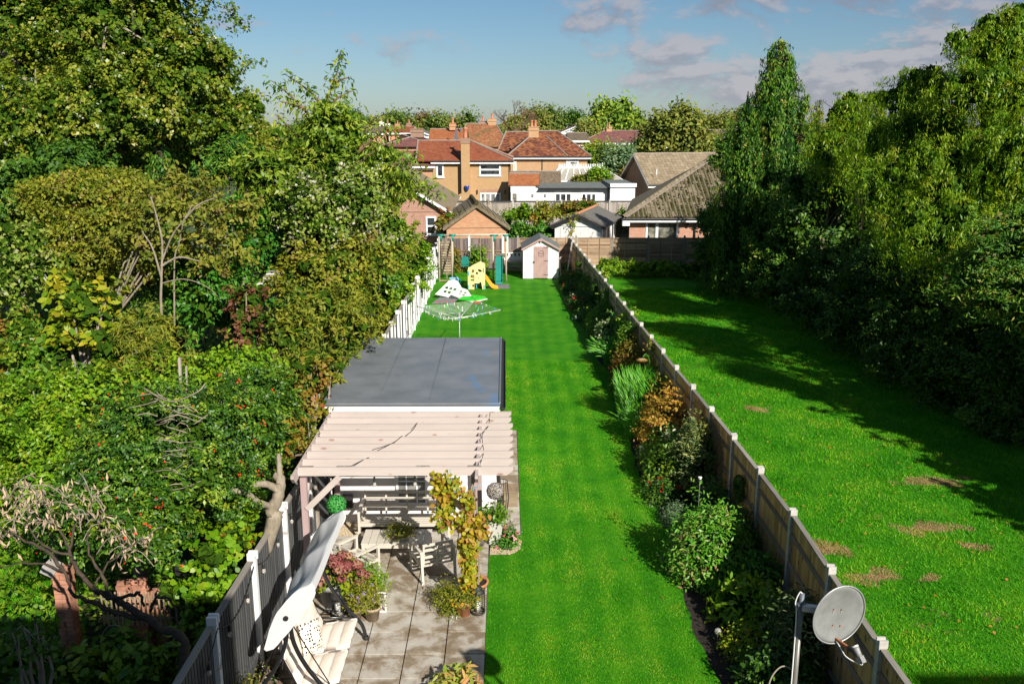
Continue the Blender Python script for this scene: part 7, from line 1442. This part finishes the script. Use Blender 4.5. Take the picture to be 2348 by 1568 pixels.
t = thing('play_mat','dark rubber mat on the grass below the slides','mat',(-.30,44.3,.01)); MB().box((-.52,-.55,0),(.50,.58,.02)).build('mat',M['grey_rubber'],t)
# toy climbing castle
t = thing('toy_climber','pale yellow plastic play house with orange slide','toy climber',(-1.42,43.65,0)); yp = M['yellow_plastic']
def panel_with_holes(poly, holes, mat, parent, y0, y1, name='panel', **k):
    import bmesh
    cu = bpy.data.curves.new('c','CURVE'); cu.dimensions = '2D'; cu.fill_mode = 'BOTH'; cu.extrude = (y1-y0)/2
    for pl_ in [poly]+holes:
        s = cu.splines.new('POLY'); s.points.add(len(pl_)-1); s.use_cyclic_u = True
        for i,(a,b) in enumerate(pl_): s.points[i].co = (a,b,0,1)
    tmp = bpy.data.objects.new('tmp',cu); me = bpy.data.meshes.new_from_object(tmp); bpy.data.objects.remove(tmp); me.materials.clear(); me.materials.append(mat)
    me.transform(Matrix.Rotation(math.pi/2,4,'X')); me.transform(Matrix.Translation((0,(y0+y1)/2,0))); return new_obj(name, me, parent, **k)
def circ(cx,cy,r,n=14): return [(cx+r*math.cos(6.283*i/n),cy+r*math.sin(6.283*i/n)) for i in range(n)]
def rect(a,b,c,d): return [(a,b),(c,b),(c,d),(a,d)]
panel_with_holes([(-.42,0),(-.10,0),(-.10,.30),(.13,.30),(.18,.36),(.24,.36),(.30,0),(.42,0),(.42,1.15),(.40,1.32),(.14,1.34),(.10,1.20),(-.0,1.15),(-.08,1.0),(-.12,1.0),(-.2,1.12),(-.34,1.12),(-.42,.95)],[circ(-.2,.92,.10),rect(-.28,.42,-.10,.72),circ(.2,.98,.12),rect(-.20,.12,-.12,.24),rect(.06,.5,.14,.6),rect(-.02,.75,.08,.86)],yp,t,-.05,.03)
panel_with_holes([(-.42,0),(.42,0),(.42,1.15),(.2,1.3),(-.2,1.1),(-.42,.95)],[circ(.1,.7,.2),rect(-.28,.3,-.10,.7)],yp,t,.62,.70)
for x in (-.42,.38): MB().prism([(-.0,0),(.65,0),(.65,1.0),(.5,.9),(.3,.7),(.1,.9),(0,1.0)],'x',x,x+.05).build('side_panel',yp,t)
bx('deck',yp,t,(-.36,0,.5),(.36,.6,.56)); MB().prism([(.43,.62),(.60,.42),(.78,.16),(.92,.08),(1.08,.06),(1.08,.02),(.88,.02),(.74,.08),(.56,.34),(.43,.52)],'y',.02,.34).build('slide',M['orange_plastic'],t)
for y in (-.01,.34): MB().prism([(.43,.72),(.60,.50),(.78,.24),(.92,.14),(1.05,.12),(1.08,.02),(.88,.02),(.74,.08),(.56,.34),(.43,.52)],'y',y,y+.03).build('slide_rail',M['orange_plastic'],t)
for x,z in ((-.40,.02),(.0,.05),(.38,.0),(-.38,.7),(.36,.85)): bx('hinge',M['aqua_plastic'],t,(x-.02,-.07,z),(x+.03,-.051,z+.2))
# collapsed playhouse panels, blue mini slide, grey roof panel
t = thing('mini_slide','small pale blue and green toddler slide lying by the fence','toy slide',(-2.62,43.9,0)); MB().prism([(0,.05),(.5,.62),(.62,.66),(.62,.58),(.05,0)],'y',-.15,.15).build('chute',M['blue_plastic'],t,rot=(0,0,-1.5)); MB().beam((.12,-.30,.05),(.30,-.6,.62),.05,.22).build('side',M['blue_plastic'],t); MB().beam((.30,-.35,.0),(.42,-.6,.55),.04,.12).build('side',M['green_plastic'],t)
t = thing('playhouse_wall','pale toy playhouse wall with green six-pane window propped on the lawn','toy panel',(-2.55,41.4,0)); o = panel_with_holes([(-.62,-.50),(.40,-.50),(.52,.15),(.18,.55),(-.05,.62),(-.25,.48)],[rect(-.30+.2*i,-.28+.24*j,-.15+.2*i,-.12+.24*j) for i in range(3) for j in range(2)],M['pale_plastic'],t,-.03,.03); o.location = (0,.1,.38); o.rotation_euler = (math.radians(-52),math.radians(10),math.radians(-12))
o = panel_with_holes(rect(-.36,-.32,.38,.24),[rect(-.30+.2*i,-.28+.24*j,-.15+.2*i,-.12+.24*j) for i in range(3) for j in range(2)],M['lime_plastic'],t,.031,.05,'window_frame'); o.location = (0,.1,.38); o.rotation_euler = (math.radians(-52),math.radians(10),math.radians(-12))
t = thing('playhouse_wall','second pale toy playhouse panel leaning over the lime roof','toy panel',(-2.0,41.0,0)); o = panel_with_holes([(-.45,-.3),(.25,-.35),(.5,.0),(.1,.35),(-.3,.35)],[rect(-.2,-.12,-.06,.0),rect(.02,-.12,.16,.0),rect(-.2,.06,-.06,.18),rect(.02,.06,.16,.18)],M['pale_plastic'],t,-.03,.03); o.location=(0,0,.26); o.rotation_euler=(math.radians(-62),math.radians(14),math.radians(-20))
t = thing('playhouse_roof','lime green toy roof panel lying on the grass','toy panel',(-1.55,40.7,0)); o = panel_with_holes([(-.62,-.35),(.15,-.42),(.68,.0),(.6,.14),(-.05,.38),(-.4,.2)],[rect(-.28,-.06,.05,.04),rect(.12,-.02,.3,.06)],M['lime_plastic'],t,-.03,.03); o.location=(0,0,.14); o.rotation_euler=(math.radians(-82),0,math.radians(-4))
o = panel_with_holes([(-.1,-.46),(.17,-.47),(.74,-.02),(.69,.04),(.15,-.40)],[],M['pale_plastic'],t,.03,.07,'edge_trim'); o.location=(0,0,.14); o.rotation_euler=(math.radians(-82),0,math.radians(-4))
t = thing('toy_block','small red plastic panel lying beside the lime roof','toy',(-1.28,40.2,0)); MB().prism([(-.14,-.10),(.14,-.14),(.16,.08),(-.10,.12)],'z',.01,.06).build('panel',M['red_plastic'],t)
t = thing('door_mat','ribbed grey rubber panel with four red dots lying on the lawn','mat',(-2.65,40.7,0)); MB().prism([(-.68,-.75),(.28,-.68),(.62,.95),(-.45,.55)],'z',.01,.05).build('mat',M['grey_rubber'],t)
for i in range(14): MB().beam((-.62+.02*i,-.62+.1*i,.052),(.30+.022*i,-.55+.11*i,.052),.02,.012).build('rib',M['grey_rubber'],t)
for i in range(4): MB().lathe([(.05,0),(.045,.02),(0,.02)],(-.50+.24*i,-.60+.02*i,.052),10).build('dot',M['red_plastic'],t)
# rotary airer
t = thing('rotary_airer','open rotary clothes airer hung with coloured pegs over the lawn','clothes airer',(-1.63,31.1,0)); MB().tube([(0,0,0),(0,0,1.3)],.022,10).build('pole',M['galvanised'],t,True); MB().lathe([(.04,1.15),(.06,1.2),(.05,1.38),(.02,1.45)],(0,0,0),12).build('hub',M['grey_plastic'],t,True)
ends = [Vector((-1.47,-.15,1.62)),Vector((.50,1.28,1.62)),Vector((1.50,-.60,1.62)),Vector((-.48,-1.98,1.62))]; ends = [Vector((-1.47,.1,1.66)),Vector((.52,1.25,1.66)),Vector((1.50,-.50,1.66)),Vector((-.48,-1.75,1.60))]
for e in ends:
    MB().tube([(0,0,1.25),tuple(e)],.014,8).build('arm',M['galvanised'],t,True); MB().ball(tuple(e),.025,8,5).build('end_cap',M['matt_black'],t); MB().tube([(0,0,1.42),tuple(e*.45+Vector((0,0,.72)))],.007,5).build('strut',M['galvanised'],t)
rr_ = random.Random(3); pegc = ['white_paint','blue_plastic','lime_plastic','pale_plastic','lead','aqua_plastic']
for k in range(9):
    f = .38+.077*k; ln = MB()
    for i in range(4):
        a = Vector((0,0,1.25)).lerp(ends[i],f); b = Vector((0,0,1.25)).lerp(ends[(i+1)%4],f); mid = (a+b)/2-Vector((0,0,.04)); ln.tube([a,mid,b],.0042,4,False)
        for j in range(rr_.choice((1,2,2,3)) if k < 8 else 7):
            u = rr_.uniform(.1,.9); q = a.lerp(b,u)-Vector((0,0,.045)); MB().cbox(q,(.022,.016,.10),Matrix.Rotation(rr_.uniform(-.4,.4),3,'Y')).build('peg',M[rr_.choice(pegc)],t)
    ln.build('line',M['white_line'],t)
# shed
t = thing('shed','small white shed with pink door and grey felt roof at the end of the lawn','shed',(.96,46.6,0)); SW = 1.84; SD = 2.4; EV = 1.66; RG = 2.12
bx('wall',M['shed_white'],t,(.02,.02,.03),(SW-.02,SD,EV-.02)); MB().prism([(.03,EV-.03),(SW-.03,EV-.03),(SW/2,RG-.03)],'y',.02,SD).build('gable',M['shed_white'],t)
for i in range(17):
    z = .03+i*.12; x0, x1 = 0., SW
    if z > EV-.13: k_ = (z+.13-EV)/(RG-EV)*SW/2; x0, x1 = k_, SW-k_
    if x1-x0 < .12: continue
    for a,b in ((x0,min(.53,x1)),(max(1.31,x0),x1)) if z < 1.72 else ((x0,x1),):
        if b-a > .04: MB().prism([(-.004,z),(.02,z),(.02,z+.118),(.008,z+.118)],'x',a,b).build('board',M['shed_white'],t)
for s in (0,1):
    X0 = -.10 if s==0 else SW+.10; MB().slabpoly([(X0,-.12,EV-.07),(SW/2,-.12,RG+.03),(SW/2,SD+.12,RG+.03),(X0,SD+.12,EV-.07)],.03).build('roof',M['felt_green'],t); MB().beam((X0,-.135,EV-.10),(SW/2,-.135,RG-.0),.025,.09).build('bargeboard',M['pink_door'],t)
bx('finial',M['pink_door'],t,(SW/2-.04,-.155,RG-.14),(SW/2+.04,-.15+.0,RG+.03))
dr = bx('door',M['pink_door'],t,(.55,-.03,.06),(1.29,.0,1.72))
for i in range(6): bx('door_board',M['pink_door'],dr,(.55+.1233*i+.004,-.042,.06),(.55+.1233*(i+1)-.004,-.0305,1.72))
for z in (.22,.95,1.66): bx('hinge',M['matt_black'],dr,(1.06,-.052,z),(1.32,-.043,z+.025))
bx('latch',M['matt_black'],dr,(.50,-.06,.88),(.60,-.043,.94)); MB().tube([(.92+.15*math.cos(q),-.052,1.36+.15*math.sin(q)) for q in [6.283*j/24 for j in range(25)]],.006,5,False).tube(wire(4,[(.80,-.052,1.34),(.84,-.052,1.42),(.86,-.052,1.33),(.90,-.052,1.38),(.93,-.052,1.33),(.97,-.052,1.40),(1.0,-.052,1.34),(1.04,-.052,1.36)]),.005,4).tube([(1.0,-.052,1.23),(1.04,-.052,1.17),(1.06,-.052,1.2)],.006,4).build('hoop_sign',M['matt_black'],dr)
for x in (-.015,SW+.0): bx('corner_trim',M['shed_white'],t,(x-.0,-.02,.03),(x+.02,.03,EV-.06))
t = thing('pink_bench','low pink painted box seat with bunting beside the shed','bench',(-.05,48.6,0)); bx('seat',M['pink_door'],t,(0,0,.55),(1.0,.6,.62)); bx('back',M['clad_white'],t,(0,.6,.2),(1.0,.64,1.05)); bx('leg',M['pink_door'],t,(.02,.02,0),(.08,.58,.55)); bx('leg',M['pink_door'],t,(.92,.02,0),(.98,.58,.55))
for i in range(4): MB().prism([(.1+.22*i,.98),(.24+.22*i,.98),(.17+.22*i,.80)],'y',.585,.598).build('pennant',M['matt_black'],t)
t = thing('ladder','weathered timber ladder leaning against the fence by the shed','ladder',(3.25,46.6,0)); 
for dy in (0,.38): MB().beam((0,dy,0),(.32,dy+.4,2.05),.03,.07,up=(0,1,0)).build('stile',M['post_concrete'],t)
for i in range(8): u = (i+.5)/8; MB().tube([(.32*u,.4*u,2.05*u),(.32*u,.38+.4*u,2.05*u)],.016,6).build('rung',M['galvanised'],t)
t = thing('planks','few dark planks stacked beside the shed','planks',(3.0,47.6,0)); 
for i in range(4): MB().beam((0,.1*i,.0),(-.1+.05*i,.5+.1*i,.9),.05,.14).build('plank',M['fence_grey'],t)
clump('climbing_shrub','leafy green climber behind the swing set','shrub',-1.5,49.0,.5,.35,1.75,'fol_olive' if False else 'fol_bright',.13,.6,.8,90,spread=.14); clump('climbing_shrub','rambling shrub behind the slatted climbing wall','shrub',-2.75,48.9,.3,.35,1.5,'fol_autumn',.12,.6,.8,91,spread=.14)
clump('border_shrub','low dark plants at the foot of the shed fence','shrub',3.3,48.7,.3,.5,.5,'fol_dark',.1,.6,.8,92)

# ------------------------------------------------------------------ satellite dish
c = V(1925,1410,6.56); t = thing('satellite_dish','grey weathered satellite dish on a pole in the lower right foreground','satellite dish',(c.x-.27,c.y+.14,2.82)); o_ = Vector(t.location)
rt = Vector((math.cos(YAW),-math.sin(YAW),0)); upv = Vector((math.sin(YAW)*math.sin(PITCH),math.sin(PITCH),math.cos(PITCH))); tocam = (Vector((0,0,EYE))-c).normalized(); nrm = (.76*tocam+.62*(rt*.74-upv*.67)).normalized()
e1 = nrm.cross(Vector((0,0,1))).normalized(); e2 = e1.cross(nrm).normalized(); vs = []; fs = []; nr, ns = 10, 48; Rr = .25; cc = c-o_
for side in (0,1):
    for i in range(nr+1):
        r_ = i/nr
        for k in range(ns):
            a = 6.283185*k/ns; dpt = .045*(r_*r_-1); lip = (.010 if (i == nr) else 0)
            vs.append(cc + e1*(Rr*r_*math.cos(a)*.97) + e2*(Rr*1.06*r_*math.sin(a)) + nrm*(dpt-lip-(.006 if side else 0)))
for side in (0,1):
    b0 = side*(nr+1)*ns
    for i in range(nr):
        for k in range(ns): q = (b0+i*ns+k,b0+i*ns+(k+1)%ns,b0+(i+1)*ns+(k+1)%ns,b0+(i+1)*ns+k); fs.append(q if not side else q[::-1])
for k in range(ns): a = nr*ns+k; b = nr*ns+(k+1)%ns; m_ = (nr+1)*ns; fs.append((a,b,b+m_,a+m_))
MB().add(vs,fs).build('reflector',M['dish_grey'],t,True)
rim = [cc + e1*(Rr*.975*math.cos(a)) + e2*(Rr*1.065*math.sin(a)) - nrm*.004 for a in [6.283185*k/48 for k in range(49)]]; MB().tube(rim,.006,6,False).build('rim',M['galvanised'],t,True)
for u,v in ((-.045,.02),(.03,.035),(-.045,-.125),(.025,-.11)):
    q = cc+e1*u+e2*v-nrm*.036*1.0; r2 = (u/Rr)**2+(v/Rr)**2; q = cc+e1*u+e2*v+nrm*(.045*(r2-1)+.004); MB().ball(q,.007,8,5).build('bolt',M['rust'],t); MB().beam(q-e2*.006+nrm*-.0015,q-e2*.035+nrm*-.0015,.007,.003,up=nrm).build('rust_streak',M['rust_pale'],t)
base = cc-e2*Rr*.93+nrm*.0; lnb = base+nrm*.20-e2*.0+rt*.055; ar = MB().beam(base-nrm*.03,base.lerp(lnb,.62),.020,.024).build('arm',M['rust'],t); MB().beam(base.lerp(lnb,.55),base.lerp(lnb,1.0),.026,.03).build('arm_clamp',M['matt_black'],t)
hd = lnb+Vector((0,0,.012)); ax = (cc-hd).normalized(); MB().tube([hd-ax*.03,hd-ax*.0,hd+ax*.03,hd+ax*.05],[.02,.022,.026,.027],14).build('lnb_neck',M['grey_plastic'],t,True); MB().tube([hd+ax*.05,hd+ax*.062],[.029,.025],14).build('lnb_cap',M['pale_plastic'],t,True); MB().cbox(hd-ax*.045-Vector((0,0,.012)),(.045,.05,.055),ax.to_track_quat('Z','Y').to_matrix()).build('lnb_body',M['grey_plastic'],t)
MB().tube(wire(8,[base-nrm*.01,base+nrm*.07-Vector((0,0,.035)),base+nrm*.15-Vector((0,0,.06)),hd-ax*.05-Vector((0,0,.05)),hd-ax*.06-Vector((0,0,.02))]),.0045,6).build('cable',M['white_paint'],t)
pz = cc.z+.06; MB().tube([(0,0,0),(0,0,pz-.30)],.020,14).build('pole',M['steel_pale'],t,True); MB().tube([(0,0,pz-.30),(0,0,pz+.06)],.021,14).build('pole_sleeve',M['lead'],t,True)
MB().beam((0,-.02,pz-.055),tuple(cc-nrm*.06-e2*.0),.05,.05).build('bracket',M['galvanised'],t); MB().cbox((0,-.0,pz-.055),(.07,.06,.05)).build('clamp',M['lead'],t)
MB().tube(wire(8,[(-.03,-.01,0),(-.032,-.01,pz-.5),(-.035,0,pz-.12),(-.05,0,pz-.02),(-.02,0,pz+.07),(.005,0,pz+.05)]),.005,6).build('cable',M['white_paint'],t)
# ------------------------------------------------------------------ odds and ends in the wild garden
t = thing('old_brick_pillar','broken orange brick pillar among the brambles at the lower left','brick pillar',V(158,1420,11.9).xy.to_3d())
for j in range(23):
    for i in range(2): MB().cbox((.0+.12*(i-.5)*(1 if j%2 else 0),.11*(i-.5)*(0 if j%2 else 1),.04+.075*j),(.215 if j%2==0 else .105,.10 if j%2==0 else .215,.065),Matrix.Rotation(R.uniform(-.08,.08),3,'Z')).build('brick',M['terracotta_pale'],t)
MB().cbox((-.15,.0,1.72),(.2,.25,.12),Matrix.Rotation(.5,3,'Y')).build('stone_cap',M['post_concrete'],t)
for k,(x,y,Yv,lb) in enumerate([(300,1310,12.5,'ivy covered red brick stub left of the lattice'),(345,1335,12.6,'broken red brick stack behind the lattice')]):
    p = V(x,y,Yv); t = thing('brick_rubble',lb,'bricks',(p.x,p.y,0)); hh = max(.3,p.z-.12)
    for j in range(max(3,int(hh/.075))):
        for i in range(2): MB().cbox((.22*(i-.5)+R.uniform(-.02,.02),R.uniform(-.03,.03),.04+.075*j),(.21,.10,.065),Matrix.Rotation(R.uniform(-.15,.15),3,'Z')).build('brick',M['terracotta_pale'],t)
p = V(310,1385,11.9); t = thing('lattice_panel','weathered wooden lattice panel among the ivy','lattice',(p.x-.5,p.y,max(.1,p.z-.35)))
for i in range(15): bx('slat',M['slat_timber'],t,(.07*i,0,0),(.07*i+.022,.012,.55))
for z in (.1,.42): bx('rail',M['slat_timber'],t,(0,.013,z),(1.02,.028,z+.025))
p = G(65,1530,.55); t = pot('flower_pot','terracotta pot with green moss in the shadow at the lower left',p.x,p.y,.15,.28,'terracotta_pale',.25); 
p = G(130,1545,.3); t = thing('timber_pallet','old reddish plank lying in the shade beside the terracotta pot','plank',(p.x,p.y,.12)); MB().cbox((0,0,0),(.5,.22,.05),Matrix.Rotation(.5,3,'Z')).build('plank',M['terracotta_pale'],t)
p = V(262,1472,10.3); t = thing('wire_hoop','thin pale wire hoop hanging in the shade','hoop',(p.x,p.y,p.z-.22)); MB().tube([(.17*math.cos(q),.05*math.sin(q),.22+.22*math.sin(q)) for q in [6.283*j/28 for j in range(29)]],.005,5,False).build('hoop',M['rope'],t)
mb = MB(); t = thing('bare_shrub','bare grey twigs rising from the pot in the lower left corner','twigs',(G(100,1540,.3).x,G(100,1540,.3).y,0))
for i in range(14):
    a = Vector((R.uniform(-.3,.3),R.uniform(-.2,.2),.2)); b = a+Vector((R.uniform(-.3,.35),R.uniform(-.1,.1),R.uniform(.5,1.1))); mb.tube(wire(3,[a,(a+b)/2+Vector((R.uniform(-.08,.08),0,0)),b]),[.008]*6+[.002],4)
mb.build('twig',M['bark_grey'],t)
# orange summerhouse edge and derelict shed
p = V(15,745,19.8); t = thing('summerhouse','orange stained timber summerhouse corner at the left edge','summerhouse',(p.x-2.0,20.0,0)); 
bx('wall',M['summer_orange'],t,(0,0,0),(2.05,1.6,2.9)); bx('roof',M['felt_green'],t,(-.2,-.2,3.02),(2.25,1.8,3.1)); MB().box((1.2,-.03,1.9),(1.9,-.001,2.85)).build('window',M['summer_orange'],t); bx('pane',M['glass_dark'],t,(1.28,-.04,1.98),(1.82,-.031,2.8))
for i in range(20): bx('board',M['summer_orange'],t,(1.9,-.02,.05+.145*i),(2.07,-.001,.05+.145*i+.138))
p = V(640,640,24.); t = thing('derelict_shed','collapsed felt and slat shed roof poking out of the shrubs','shed',(p.x,24.,0)); zz = p.z
for i in range(9): MB().beam((-.55+.02*i,-.2+.09*i,zz-.1+.03*i),(.55+R.uniform(-.1,.1),-.15+.09*i,zz-.05+.03*i+R.uniform(-.03,.03)),.10,.02).build('slat',M['fence_grey'] if i%3 else M['white_paint'],t,rot=None)
bx('wall',M['fence_cap'],t,(-.4,.3,0),(.4,.9,zz-.14))
t = thing('grey_stick','pale forked post rising from the dark hollow in the holly','post',(V(400,870,14.5).x,14.5,0)); zt = V(410,820,14.5).z; MB().beam((0,0,1.2),(.12,0,zt),.05,.04).beam((.04,0,1.2),(.22,0,zt-.15),.03,.03).build('post',M['fence_grey'],t); bx('black_box',M['matt_black'],t,(-.35,.1,0),(.3,.7,zt-.75))
print('LEAVES', LEAVES[0], 'TRIS', sum(len(o.data.polygons)*2 for o in bpy.data.objects if o.type=='MESH'))
